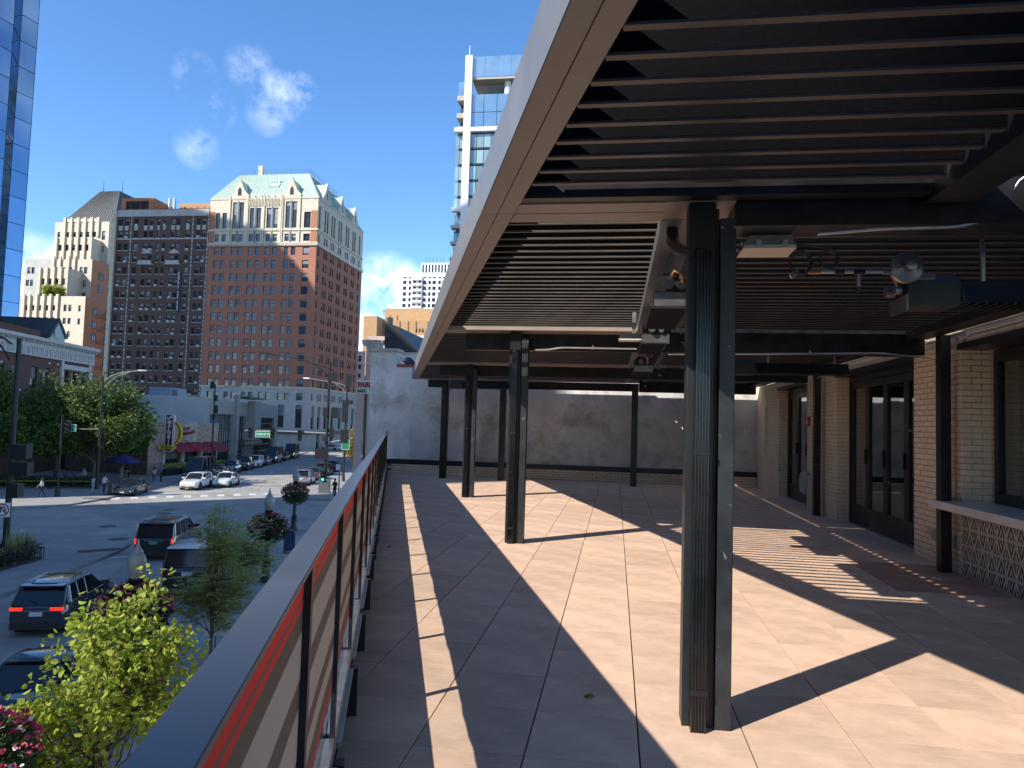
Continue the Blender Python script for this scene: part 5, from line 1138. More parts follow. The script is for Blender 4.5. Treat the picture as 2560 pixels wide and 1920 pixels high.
lm = text_mesh('PARK', .60, mRedL, .02, bold=.012, spacing=.9); link('lettering', lm, pq, (.08 - min(v.co.x for v in lm.vertices), -.05, zb2 + h_ * .64)); lm = text_mesh('EAST', .34, mBlkM, .02, bold=.004, spacing=.95); link('lettering', lm, pq, (.09 - min(v.co.x for v in lm.vertices), -.05, zb2 + h_ * .2))
# ---- unseen blocks added to shade street and terrace; sun comes through their gaps
mOff = pm('facing_block_brick', (.26, .17, .13), .85, var=.15, scale=.5)
def offblock(label, t0, t1, s0, s1, H):
    o = thing('shade_block', label, 'building', tloc(t1, s0, 0), RT); L = s1 - s0
    nx, nzv = max(2, int(L / 4)), int(H / 3.6)
    facade('front_wall', L, 0, H, [(1 + L / nx * i, 1 + L / nx * i + 1.6, 1.2 + 3.5 * j, 3.0 + 3.5 * j) for i in range(nx) for j in range(nzv)][:300], mOff, o, (0, 0, 0), math.pi / 2)
    MB().box(t0 - t1, -.3, 0.02, L - .02, 0, H - .02).build('back_walls', mOff, o); return o
offblock('unseen shading block added across the street, left of and behind the camera', -54, -41, -85, -28.4, 62)
offblock('long unseen shading block added across the street left of the picture', -52, -40.5, -5.2, 47.5, 46)
# unseen tower added to shade the hotel; sloped top shapes the shadow edge
Lr = 112.0
bd = Vector((-math.sin(math.radians(52.1)), -math.cos(math.radians(52.1)), 0)); bn_ = Vector((bd.y, -bd.x, 0))
ct = thing('unseen_shade_tower', 'tall unseen tower added to shade the hotel, far left, outside the picture', 'building', Vector((-.614 * 153.5 + .789 * -55, .789 * 153.5 + .614 * -55, 0)), math.radians(180 - 37.9))
# local +x = growing w, local y = against the light
MB().prism([(0, 0), (0, 117.5), (1.9, 120), (9.5, 126.5), (39.5, 124), (39.5, 0)], 'y', -7, 7).build('wall', mOff, ct); fixn(ct.children[-1].data)
# ================================================================== VEHICLES
mTyre = pm('tyre_rubber', (.014, .014, .015), .8, var=.1); mRim = pm('alloy_rim', (.34, .34, .35), .3, metal=.8, var=.1); mCarGlass = pm('car_glass', (.010, .013, .017), .05, var=0, spec=.45); mTrim = pm('car_black_trim', (.014, .014, .015), .5, var=0)
mChrome = pm('chrome_trim', (.55, .56, .58), .15, metal=1, var=0); mTail = pm('tail_lamp_red', (.35, .008, .006), .2, var=0, coat=.5); mHead = pm('head_lamp_clear', (.55, .57, .6), .1, var=0, metal=.3); mBrake = pm('brake_lamp_lit', (.6, .02, .01), .3, var=0, emit=(1, .05, .03), estr=.45)
mPlateW = pm('plate_white', (.55, .56, .58), .5, var=0); mPlateG = pm('plate_green', (.06, .28, .17), .5, var=0)
def paint(n, c, metal=.25): return pm(n, c, .25, metal=metal, var=.03, scale=3, coat=1.0)
wheel_cache = {}
def wheel(parent, x, y, r, wd, side):
    k = (r, wd)
    if k not in wheel_cache:
        t = MB().lathe([(r * .62, -wd / 2), (r * .93, -wd / 2), (r, -wd / 2 + .03), (r, wd / 2 - .03), (r * .93, wd / 2), (r * .62, wd / 2)], n=24).mesh('tyre', mTyre, 40)
        m = MB().lathe([(r * .63, -wd * .42), (r * .63, wd * .36), (r * .57, wd * .40), (r * .55, wd * .26), (.001, wd * .24)], n=24)
        for i in range(5):
            a = 2 * math.pi * i / 5; d = Vector((math.cos(a), math.sin(a), 0)); n = Vector((-d.y, d.x, 0)) * .035
            q = [d * .04 - n, d * r * .6 - n, d * r * .6 + n, d * .04 + n]; m.add([(v.x, v.y, wd * .27) for v in q] + [(v.x, v.y, wd * .4) for v in q], [(4, 5, 6, 7), (0, 1, 5, 4), (1, 2, 6, 5), (2, 3, 7, 6), (3, 0, 4, 7)])
        m.cyl((0, 0, wd * .24), (0, 0, wd * .42), .06, n=10)
        wheel_cache[k] = (t, m.mesh('rim', mRim, 30))
    t, m = wheel_cache[k]
    o = link('wheel', t, parent, (x, y, r)); o.rotation_euler = (math.pi / 2 * (-1 if side > 0 else 1) * -1, 0, 0)
    o.rotation_euler = (-math.pi / 2, 0, 0) if side > 0 else (math.pi / 2, 0, 0)
    link('rim', m, o)
def interp(tab, x):
    for (a, b), (c, d) in zip(tab[:-1], tab[1:]):
        if x <= c: return b + (d - b) * (x - a) / (c - a) if c > a else d
    return tab[-1][1]
def car(name, label, cat, loc, az, L, Wd, Ht, kind, mat, group=None, plate='w', brake=False, roofmat=None, taxi=False, rails=False, darkroof=None):
    """local +x = front. Body is lofted through stations; the cabin is a second loft with panes, pillars and roof."""
    o = thing(name, label, cat, loc, math.pi / 2 - az, group)
    hl, hw = L / 2, Wd / 2
    r = {'suv': .37, 'sedan': .325, 'van': .36, 'bigsuv': .40}[kind]
    gc = {'suv': .24, 'sedan': .2, 'van': .26, 'bigsuv': .28}[kind]
    if kind == 'sedan': belt = [(-hl, .86), (-hl * .98, .97), (-hl * .62, 1.0), (.0, .93), (hl * .34, .94), (hl * .62, .84), (hl * .9, .70), (hl, .58)]; cab = (-hl * .74, -hl * .40, hl * .04, hl * .40)
    elif kind == 'van': belt = [(-hl, 1.15), (-hl * .99, 1.3), (0, 1.3), (hl * .58, 1.28), (hl * .66, 1.16), (hl * .92, .98), (hl, .78)]; cab = (-hl * .985, -hl * .96, hl * .34, hl * .64)
    else:
        s = Ht / 1.65; belt = [(-hl, .92 * s), (-hl * .985, 1.05 * s), (-hl * .5, 1.08 * s), (0, 1.03 * s), (hl * .36, 1.05 * s), (hl * .60, .99 * s), (hl * .93, .86 * s), (hl, .68 * s)]
        cab = (-hl * .97, -hl * (.80 if kind == 'suv' else .88), hl * .02, hl * .38)
    taper = [(-hl, .86), (-hl * .93, .96), (-hl * .7, 1.0), (hl * .6, 1.0), (hl * .88, .93), (hl, .74)]
    NS = 30; rings = []
    for i in range(NS + 1):
        x = -hl + L * i / NS; bz = interp(belt, x); w_ = hw * interp(taper, x); b0 = gc + (.12 if abs(x) > hl * .93 else 0) * 1.0
        ring = [(x, -w_ * .86, b0), (x, -w_ * .97, b0 + .10), (x, -w_, b0 + (bz - b0) * .45), (x, -w_ * .985, b0 + (bz - b0) * .72), (x, -w_ * .93, bz - .035), (x, -w_ * .86, bz), (x, 0, bz + .035)]
        rings.append(ring + [(a, -b, c) for a, b, c in ring[-2::-1]])
    m = MB(); m.grid(rings, 0); n = len(rings[0]); m.add(rings[0], [tuple(range(n))], 0); m.add(rings[-1], [tuple(reversed(range(n)))], 0)
    body = m.build('body', mat, o, smooth=32); fixn(body.data)
    # cabin
    c0, c1, c2, c3 = cab; zr = Ht - .03
    def crow(x, zt): 
        bz = interp(belt, x); return bz
    gl = MB(); xs = [c0, c1, (c1 + c2) / 2, c2, c3]
    zt = [interp(belt, c0) + .02, zr - .04, zr, zr - .03, interp(belt, c3) + .02]
    wt = [hw * .80, hw * .74, hw * .75, hw * .73, hw * .80]; tum = .86 if kind != 'van' else .9
    wt = [q_ * {'bigsuv': 1.09, 'van': 1.12}.get(kind, 1.0) for q_ in wt]
    wb = [hw * .86, hw * .90, hw * .91, hw * .91, hw * .86]
    # lower ring (belt line) and upper ring (roof edge)
    xb = [c0 - .01, c1 - (.10 if kind == 'sedan' else .02), (c1 + c2) / 2, c2 + .12, c3]
    low = [(xb[i], s * wb[i], interp(belt, xb[i]) - .03) for s in (1,) for i in range(5)]
    up = [(xs[1], wt[1], zt[1]), (xs[2], wt[2], zt[2]), (xs[3], wt[3], zt[3])]
    def P(p, s): return (p[0], p[1] * s, p[2])
    mid = [(c1 + (c2 - c1) * q, wt[2], zr - .02) for q in (0, .5, 1)]
    for s in (1, -1):
        A, B, C = (P(u_, s) for u_ in up); l = [P(p, s) for p in low]
        gl.add([l[0], l[1], A], [(0, 1, 2)]); gl.add([l[1], l[2], B, A], [(0, 1, 2, 3)]); gl.add([l[2], l[3], C, B], [(0, 1, 2, 3)]); gl.add([l[3], l[4], C], [(0, 1, 2)])
    gl.add([P(low[0], 1), P(low[0], -1), P(up[0], -1), P(up[0], 1)], [(0, 1, 2, 3)]); gl.add([P(low[4], 1), P(low[4], -1), P(up[2], -1), P(up[2], 1)], [(0, 1, 2, 3)])
    g = gl.build('glazing', mCarGlass, o); fixn(g.data)
    rf = MB(); rr = []
    for i, t in enumerate((0, .08, .3, .6, .9, 1.0)):
        x = up[0][0] - .03 + (up[2][0] - up[0][0] + .06) * t; z = zr - .03 + .05 * math.sin(math.pi * min(1, max(0, t))) - (.01 if t in (0, 1) else 0); w_ = wt[1] + .02
        rr.append([(x, -w_, z - .05), (x, -w_ * .93, z + .0), (x, -w_ * .5, z + .025), (x, 0, z + .03), (x, w_ * .5, z + .025), (x, w_ * .93, z), (x, w_, z - .05)])
    rf.grid(rr, 0, closed=False); roof = rf.build('roof', roofmat or mat, o, smooth=40); sol = roof.modifiers.new('thick', 'SOLIDIFY'); sol.thickness = .03
    if darkroof: MB().box(up[0][0] + .3, up[2][0] - .15, -wt[1] * .7, wt[1] * .7, zr + .035, zr + .042).build('glass_roof', mCarGlass, roof)
    for s in (1, -1):
        pl = MB()
        for a, b in ((low[4], up[2]), (low[0], up[0])): pl.tube([P(a, s), P(b, s)], .045, 6)
        pl.tube([P((up[0][0], up[0][1], up[0][2]), s), P(up[1], s), P(up[2], s)], .035, 6)
        for q in ((.36, .70) if kind != 'van' else (.15, .5, .8)):
            x = c1 + (c2 - c1) * q if kind != 'sedan' else c1 + (c2 - c1) * (q + .05)
            pl.tube([(x, s * hw * .905, interp(belt, x) - .03), (x - .03, s * (wt[1] + .012), zr - .05)], .035, 6)
        if kind != 'sedan': pl.tube([(c1 - .05, s * hw * .89, interp(belt, c1) - .02), (c1 + .03, s * (wt[1] + .012), zr - .05)], .09 if kind == 'suv' else .07, 6)
        pl.build('pillar', mTrim if roofmat else mat, o, smooth=50)
    if kind == 'van':   # solid rear quarter of the panel van
        pass
    # lamps, plates, grille, bumper, mirrors, handles, arches
    zt_ = interp(belt, -hl * .985)
    for s in (1, -1):
        q = {'sedan': (.62, .30, .07), 'suv': (.66, .40, .035), 'bigsuv': (.86, .09, .20), 'van': (.84, .10, .5)}[kind]
        yc = s * hw * q[0]; MB().box(-hl - .012, -hl + .10, yc - q[1] / 2 * 1.0, yc + q[1] / 2, zt_ - .15 - q[2], zt_ - .08).build('tail_lamp', mBrake if brake else mTail, o)
        yh = s * hw * .58; zf = interp(belt, hl * .96); MB().prism([(yh - .20, zf - .20), (yh - .18, zf - .10), (yh + .20, zf - .06), (yh + .22, zf - .20)], 'x', hl - .16, hl - .006).build('headlight', mHead, o)
        MB().box(c3 - .28, c3 - .10, s * hw * .92, s * (hw + .17), interp(belt, c3) + .04, interp(belt, c3) + .19).build('mirror', mat, o)
        for xx in (c1 + (c2 - c1) * .55, c1 + (c2 - c1) * 1.0 - .1): MB().box(xx - .1, xx + .1, s * hw * .985, s * (hw * .985 + .03), interp(belt, xx) - .20, interp(belt, xx) - .165).build('door_handle', mChrome, o)
        MB().box(-hl * .55, hl * .5, s * hw * .90, s * hw * .99, gc - .02, gc + .1).build('sill_trim', mTrim, o)
    if kind in ('suv', 'bigsuv'):
        MB().prism([(up[0][0] - .20, zr - .03), (up[0][0] + .10, zr - .005), (up[0][0] + .10, zr + .025), (up[0][0] - .18, zr + .005)], 'y', -wt[1] * .98, wt[1] * .98).build('rear_spoiler', roofmat or mat, roof)
        MB().tube([(c0 - .02, 0, interp(belt, c0) + .06), (c0 + (c1 - c0) * .25 - .02, .30, interp(belt, c0) + .12)], .012, 5).build('rear_wiper', mTrim, o)
        MB().box(-hl - .008, -hl + .05, -hw * .78, hw * .78, gc + .225, gc + .24).build('bumper_seam', mTrim, o)
    if brake: MB().box(up[0][0] - .06, up[0][0] + .02, -.2, .2, zr - .05, zr - .02).build('brake_lamp', mBrake, o)
    MB().box(-hl - .02, -hl + .12, -hw * .84, hw * .84, gc + .02, gc + .22).build('rear_bumper', mTrim, o); MB().box(hl - .1, hl + .012, -hw * .66, hw * .66, gc + .08, gc + .20).build('front_bumper', mTrim, o)
    MB().box(hl - .06, hl - .001, -hw * .42, hw * .42, gc + .24, gc + .42).build('grille', mTrim, o); MB().box(hl - .05, hl + .014, -.2, .2, gc + .16, gc + .26).build('front_plate', mPlateG if plate == 'g' else mPlateW, o)
    MB().box(-hl - .022, -hl + .05, -.2, .2, zt_ - .36, zt_ - .22).build('rear_plate', mPlateG if plate == 'g' else mPlateW, o)
    if kind != 'van': MB().box(-hl - .014, -hl + .06, -hw * .46, hw * .46, zt_ - .20, zt_ - .165).build('chrome_strip', mChrome, o)
    wb_ = {'sedan': .61, 'suv': .60, 'bigsuv': .60, 'van': .62}[kind]
    for sx in (1, -1):
        for s in (1, -1):
            x = sx * hl * wb_ + (.03 if kind == 'sedan' else 0)
            MB().cyl((x, s * hw * .70, r + .01), (x, s * hw * 1.003, r + .01), r + .06, n=22).build('wheel_arch', mTrim, o); wheel(o, x, s * (hw - .10), r, .24, s)
    if rails:
        for s in (1, -1): MB().tube([(up[0][0] + .2, s * wt[1] * .95, zr + .0), (up[0][0] + .3, s * wt[1] * .95, zr + .06), (up[2][0] - .2, s * wt[1] * .95, zr + .06), (up[2][0] - .05, s * wt[1] * .95, zr)], .02, 6).build('roof_rail', mChrome, roof)
    if taxi:
        mT = pm('taxi_teal', (.03, .30, .27), .3, var=0, coat=1.0); zf = interp(belt, hl * .62)
        MB().add([(hl * .95, -.32, interp(belt, hl * .95) + .03), (hl * .95, .0, interp(belt, hl * .95) + .05), (hl * .42, .12, interp(belt, hl * .42) + .055), (hl * .42, -.32, interp(belt, hl * .42) + .045)], [(0, 1, 2, 3)]).build('teal_stripe', mT, o)
        MB().prism([(hl * .25, gc + .25), (hl * .75, gc + .40), (hl * .72, .80), (hl * .45, .86), (hl * .1, .6)], 'y', -hw - .004, -hw + .05).build('teal_flash', mT, o); MB().prism([(hl * .25, gc + .25), (hl * .75, gc + .40), (hl * .72, .80), (hl * .45, .86), (hl * .1, .6)], 'y', hw - .05, hw + .004).build('teal_flash', mT, o)
        MB().prism([(-.12, zr + .03), (-.09, zr + .15), (.09, zr + .15), (.12, zr + .03)], 'y', -.35, .35).build('roof_light', mACU, roof)
    return o
pBlk = paint('paint_black', (.008, .008, .009)); pGun = paint('paint_dark_grey', (.035, .037, .042)); pWht = paint('paint_white', (.62, .62, .60), 0); pSil = paint('paint_silver', (.30, .31, .32), .6); pBlu = paint('paint_navy', (.012, .018, .04)); pGry = paint('paint_grey', (.10, .11, .12), .5)
car('grey_crossover_car', 'dark grey crossover with lit brake lights waiting beside the island', 'car', gp(82, 1592) + wp(.1, 2.2, YT), YT, 4.64, 1.86, 1.66, 'suv', pGun, brake=True, darkroof=True, rails=True)
car('black_large_suv', 'large black SUV with chrome roof rails entering the intersection', 'car', gp(382, 1404) + wp(.05, 2.75, YT), YT + .02, 5.6, 2.05, 1.94, 'bigsuv', pBlk, brake=True, plate='g', rails=True, darkroof=True)
car('black_parked_sedan', 'black car parked under the yellow green tree', 'car', tloc(-8.35, 20.2), YT, 4.8, 1.86, 1.46, 'sedan', pBlk)
car('white_roof_wagon', 'black boxy wagon with white roof parked behind the lamp posts', 'car', tloc(-8.05, 33.4), YT, 4.9, 2.1, 2.12, 'bigsuv', pBlk, roofmat=pWht)
FACE = YS + math.pi
car('dark_green_sedan', 'dark sedan parked facing us by the far kerb corner', 'car', Vector((-34.9, 66.4, 0)), FACE - .06, 4.6, 1.8, 1.43, 'sedan', pGun)
car('white_sporty_suv', 'white sporty SUV driving towards us in the sunlit lane', 'car', gp(470, 1226) + Vector((-.1, 2.0, 0)), FACE + .03, 4.7, 1.92, 1.62, 'suv', pWht, darkroof=True)
car('white_taxi', 'white taxi with teal flashes and roof light behind the white SUV', 'car', Vector((-30.3, 76.9, 0)), FACE, 4.85, 1.82, 1.47, 'sedan', pWht, taxi=True, plate='g')
car('black_passenger_van', 'tall black passenger van parked behind the white cars', 'van', sloc(1.25, 9.6), FACE, 6.4, 2.0, 2.72, 'van', pBlk)
line = [('dark_blue_sedan', 'dark blue sedan parked just behind the tall black van', 16.2, 'sedan', 4.6, 1.44, pBlu), ('grey_parked_suv', 'grey SUV second in the parked row behind the van', 22.2, 'suv', 4.5, 1.64, pGry), ('black_boxy_suv', 'black boxy SUV third in the parked row', 28.4, 'bigsuv', 4.6, 1.84, pBlk), ('white_parked_suv', 'white SUV in the middle of the parked row', 34.2, 'suv', 4.7, 1.78, pWht), ('small_dark_car', 'small dark car parked behind the white SUV', 39.6, 'sedan', 4.3, 1.46, pGun), ('dark_passenger_van', 'dark passenger van with amber lamp in the far parked row', 46.4, 'van', 6.2, 2.68, pBlk), ('small_black_car', 'black car between the two far passenger vans', 53.5, 'sedan', 4.5, 1.46, pBlk), ('farthest_black_van', 'farthest black passenger van of the parked row', 60.8, 'van', 6.2, 2.72, pBlk)]
for nme, lab, v, kd, L_, h_, mt in line: car(nme, lab, 'van' if kd == 'van' else 'car', sloc(1.2, v), FACE, L_, 1.9, h_, kd, mt, 'vehicles parked along the far kerb')
car('silver_parked_suv', 'silver SUV parked at the right kerb behind the traffic signal', 'car', sloc(13.3, 8.2), YS, 4.7, 1.9, 1.75, 'suv', pSil)
for v, lab, mt, kd in ((15, 'grey car second at the right kerb beyond the silver SUV', pGry, 'sedan'), (22, 'dark SUV third at the right kerb', pGun, 'suv'), (30, 'black car fourth at the right kerb', pBlk, 'sedan')): car('right_kerb_car', lab, 'car', sloc(13.3, v), YS, 4.6, 1.85, 1.5 if kd == 'sedan' else 1.7, kd, mt, 'cars parked at the right kerb')
car('far_white_sedan', 'white sedan crossing at the far end of the street', 'car', gp(826, 1126), YG - math.pi / 2, 4.7, 1.85, 1.47, 'sedan', pWht)
# ================================================================== STREET FURNITURE
mPoleB = pm('pole_black', (.012, .012, .013), .45, var=.15); mPoleG = pm('pole_grey', (.20, .21, .21), .5, var=.15); mSigB = pm('signal_black', (.010, .010, .011), .5, var=0)
mGreenL = pm('signal_green_lit', (.02, .5, .3), .4, var=0, emit=(.05, 1, .55), estr=2.0); mLens = pm('signal_lens_dark', (.05, .02, .018), .3, var=0); mSgnG = pm('street_sign_green', (.008, .20, .10), .5, var=.05); mLampG = pm('acorn_glass', (.27, .275, .235), .3, var=.1, scale=5); mOr = pm('hand_orange', (.5, .15, .02), .5, var=0)
mVis = pm('signal_visor', (.10, .10, .10), .5, var=0)
def sighead(parent, x, y, z, rz=0.0, lit=None, n=3):
    h = MB().box(-.2, .2, -.12, .12, 0, n * .36).build('signal_head', mSigB, parent, (x, y, z), rz)
    for i in range(n):
        MB().cyl((0, -.125, .18 + i * .36), (0, -.121, .18 + i * .36), .12, n=14).build('lens', mGreenL if lit == i else mLens, h)
        v = MB(); 
        for k in range(9): a = math.radians(-10 + k * 25); b = math.radians(-10 + (k + 1) * 25); v.add([(.14 * math.cos(a), -.121, .18 + i * .36 + .14 * math.sin(a)), (.14 * math.cos(b), -.121, .18 + i * .36 + .14 * math.sin(b)), (.14 * math.cos(b), -.33, .18 + i * .36 + .13 * math.sin(b)), (.14 * math.cos(a), -.33, .18 + i * .36 + .13 * math.sin(a))], [(0, 1, 2, 3)])
        v.build('visor', mVis, h)
    return h
def streetsign(parent, x, y, z, w_, h_, txt, rz=0.0):
    b = MB().box(-w_ / 2, w_ / 2, -.015, .015, -h_ / 2, h_ / 2).build('street_sign', mSgnG, parent, (x, y, z), rz); e = MB()
    for q in ((-w_ / 2, w_ / 2, -h_ / 2, -h_ / 2 + .03), (-w_ / 2, w_ / 2, h_ / 2 - .03, h_ / 2), (-w_ / 2, -w_ / 2 + .03, -h_ / 2, h_ / 2), (w_ / 2 - .03, w_ / 2, -h_ / 2, h_ / 2)): e.box(q[0], q[1], -.019, -.0155, q[2], q[3])
    e.build('sign_border', ltw, b)
    if txt: me = text_mesh(txt, h_ * .5, ltw, .002, bold=.004); link('lettering', me, b, (0, -.02, .0)); wl = max(v.co.x for v in me.vertices) * 2; b.children[-1].scale = (min(1, (w_ - .14) / wl), 1, 1)
    return b
def pole(parent, h, r0=.14, r1=.09, base=True, mat=None):
    m = MB()
    if base: m.lathe([(.24, 0), (.24, .12), (.20, .2), (.19, .75), (.16, .85), (r0, .95)], n=14)
    m.cyl((0, 0, .9 if base else 0), (0, 0, h), r0, r1, 12); return m.build('pole', mat or mPoleB, parent, smooth=40)
# big combined signal and light pole at the right corner
bp_ = gp(811, 1236, 0); BP = thing('signal_lamp_pole', 'tall black corner pole with street light arm, signal arm and lit green signal', 'traffic signal', bp_, RS); dp = bp_.y
def atp(x, y, off=0.0):    # photo pixel -> local coordinates of the pole, in its own upright plane facing us
    r = pray(x, y); k = (dp + off) / r.y; p = r * k + Vector((0, 0, ZC)); return Matrix.Rotation(-RS, 3, 'Z') @ (p - bp_)
pole(BP, atp(842, 905).z, .17, .12)
def c4p(x, y): return atp(300 + x / 3.403, 850 + y / 3.403)
MB().tube([c4p(1815, 255), c4p(1690, 210), c4p(1500, 155), c4p(1400, 140), c4p(1285, 122)], [.07, .06, .05, .05, .05], 8).tube([c4p(1800, 370), c4p(1760, 300), c4p(1700, 235), c4p(1600, 180), c4p(1500, 158)], .055, 8).build('lamp_arm', mPoleB, BP, smooth=50)
q = c4p(1320, 126); MB().prism([(q.x - .9, q.z - .02), (q.x - .8, q.z + .1), (q.x - .1, q.z + .12), (q.x + .1, q.z + .02), (q.x - .1, q.z - .07)], 'y', q.y - .15, q.y + .15).build('lamp_head', mPoleB, BP)
for x, y in ((1500, 140), (1575, 150), (1430, 118)): p = c4p(x, y); MB().sphere(p, .09, 0, 8, 5).build('sensor', mPoleB, BP)
p0, p1 = c4p(1780, 795), c4p(1060, 768); MB().tube([p0, (p0 + p1) / 2 + Vector((0, 0, .05)), p1], [.10, .08, .05], 8).build('signal_arm', mPoleG, BP, smooth=50)
for x, y in ((1110, 832), (1298, 836), (1530, 858)): p = c4p(x, y); sighead(BP, p.x, p.y - .15, p.z, 0, None)
p = c4p(1220, 802); streetsign(BP, p.x, p.y - .12, p.z, 1.5, .58, 'CEDAR ST'); p = c4p(1296, 808); streetsign(BP, p.x, p.y - .10, p.z - .1, .5, .5, '')
p = c4p(1730, 1190); sighead(BP, p.x, p.y - .25, p.z - .1, 0, 0)
p = c4p(1722, 970); MB().box(p.x - .7, p.x + .65, p.y - .3, p.y - .27, p.z - .52, p.z + .52).build('sign_back', mSigB, BP)
for x, y, w_, h_ in ((1840, 190, .45, .9), (1815, 315, .9, .7), (1750, 610, .5, .8), (1830, 620, .6, 1.1), (1800, 790, .5, .8)): p = c4p(x, y); MB().box(p.x - w_ / 2, p.x + w_ / 2, p.y - .25, p.y + .25, p.z - h_ / 2, p.z + h_ / 2).build('control_box', mSigB, BP)
MB().box(-.55, .5, -.3, .3, .1, 1.6).build('cabinet', pm('cabinet_grey', (.10, .11, .12), .6, var=.1), BP); p = c4p(1750, 840); MB().box(p.x - .25, p.x + .25, p.y - .35, p.y - .25, p.z - .25, p.z + .25).build('walk_signal', mSigB, BP)
# second pole behind
p2 = gp(858, 1206, 0); P2 = thing('far_signal_pole', 'black signal and lamp pole beyond the corner pole on the right', 'traffic signal', p2, RS)
def atp2(x, y): r = pray(300 + x / 3.403, 850 + y / 3.403); k = p2.y / r.y; p = r * k + Vector((0, 0, ZC)); return Matrix.Rotation(-RS, 3, 'Z') @ (p - p2)
pole(P2, atp2(1950, 390).z, .15, .1); MB().tube([atp2(1940, 400), atp2(1860, 370), atp2(1720, 345), atp2(1600, 325)], .05, 8).tube([atp2(1935, 480), atp2(1890, 410), atp2(1830, 370)], .05, 8).build('lamp_arm', mPoleG, P2, smooth=50)
p = atp2(1590, 325); MB().box(p.x - .4, p.x + .3, p.y - .15, p.y + .15, p.z - .08, p.z + .08).build('lamp_head', ltw, P2)
for x, y, w_, h_ in ((1948, 345, .7, 1.4), (1940, 530, 1.2, .5), (1915, 620, .7, 2.2), (1910, 820, .9, 1.6)): p = atp2(x, y); MB().box(p.x - w_ / 2, p.x + w_ / 2, p.y - .25, p.y + .25, p.z - h_ / 2, p.z + h_ / 2).build('signal_head', mSigB, P2)
p = atp2(1920, 890); streetsign(P2, p.x, p.y - .2, p.z, .9, 1.2, '')
MB().tube([atp2(1790, 870), atp2(1980, 835)], .08, 8).build('cross_arm', mPoleG, P2)
sp = thing('grey_sign_post', 'thin grey post with small white sign at the right kerb', 'sign', gp(846, 1240), RS); pole(sp, 3.6, .07, .06, False, mPoleG); MB().box(-.35, .1, -.08, -.06, 2.5, 3.1).build('sign_plate', ltw, sp)
# left corner: short signal pole with street sign, tall cobra lamp pole, near pole with U-turn sign
lp = gp(143, 1245); LP_ = thing('left_signal_pole', 'slim black signal pole with green street sign in front of the trees', 'traffic signal', lp, RS); hL = 7.2; pole(LP_, hL, .09, .07)
k_ = lp.y
def atl(x, y, b): r = pray(x / 3.318, 800 + y / 3.318); k = b.y / r.y; p = r * k + Vector((0, 0, ZC)); return Matrix.Rotation(-RS, 3, 'Z') @ (p - b)
p = atl(545, 935, lp); sighead(LP_, p.x + .2, -.1, p.z, 0, None); p = atl(596, 895, lp); streetsign(LP_, p.x, -.05, p.z, 0.7, .6, ''); 
cp = gp(241, 1226); CP = thing('cobra_lamp_pole', 'tall grey lamp pole with curved double arm above the trees', 'street lamp', cp, RS); ztop_ = atl(862, 460, cp).z; pole(CP, ztop_, .13, .08, True, mPoleB)
A = lambda x, y: atl(x, y, cp)
MB().tube([A(868, 500), A(930, 462), A(1000, 438), A(1100, 425), A(1190, 420)], .045, 8).tube([A(868, 560), A(920, 505), A(980, 460), A(1080, 432)], .045, 8).build('lamp_arm', mPoleG, CP, smooth=50); p = A(1185, 420); MB().prism([(p.x - .4, p.z - .06), (p.x - .35, p.z + .09), (p.x + .35, p.z + .06), (p.x + .4, p.z - .03)], 'y', p.y - .16, p.y + .16).build('lamp_head', mACU, CP)
MB().tube([A(820, 905), A(640, 905)], .05, 8).build('signal_arm', mPoleB, CP)
np_ = gp(12, 1390); NP = thing('near_left_pole', 'thick black lamp pole with no U-turn sign at the left edge', 'street lamp', np_, RS)
pole(NP, atl(105, 150, np_).z, .16, .12); A2 = lambda x, y: atl(x, y, np_)
MB().tube([A2(95, 200), A2(40, 155), A2(-40, 125), A2(-200, 110)], .05, 8).tube([A2(80, 330), A2(40, 260), A2(-20, 180), A2(-100, 125)], .05, 8).build('lamp_arm', mPoleB, NP, smooth=50)
p = A2(45, 1570); sb_ = MB().box(p.x - .36, p.x + .36, -.24, -.22, p.z - .36, p.z + .36).build('sign_plate', ltw, NP)
mSR = pm('sign_red', (.42, .01, .015), .5, var=0); m = MB(); 
for k in range(28):
    a, b = 2 * math.pi * k / 28, 2 * math.pi * (k + 1) / 28; m.add([(p.x + r_ * math.cos(t), -.243, p.z + r_ * math.sin(t)) for r_, t in ((.26, a), (.32, a), (.32, b), (.26, b))], [(0, 1, 2, 3)])
m.add([(p.x - .22, -.244, p.z + .16), (p.x - .17, -.244, p.z + .21), (p.x + .22, -.244, p.z - .16), (p.x + .17, -.244, p.z - .21)], [(0, 1, 2, 3)]); m.build('prohibition_ring', mSR, sb_)
MB().tube([(p.x + .13, -.242, p.z - .16), (p.x + .13, -.242, p.z + .06), (p.x + .09, -.242, p.z + .13), (p.x, -.242, p.z + .15), (p.x - .09, -.242, p.z + .13), (p.x - .12, -.242, p.z + .06), (p.x - .12, -.242, p.z - .04)], .03, 6).add([(p.x - .22, -.243, p.z - .03), (p.x - .02, -.243, p.z - .03), (p.x - .12, -.243, p.z - .18)], [(0, 1, 2)]).build('turn_symbol', mSigB, sb_)
for z0, w_ in ((3.0, .5), (4.1, .9), (5.0, .8)): MB().box(.05, .05 + w_, -.3, .3, z0, z0 + .7).build('signal_head', mSigB, NP)
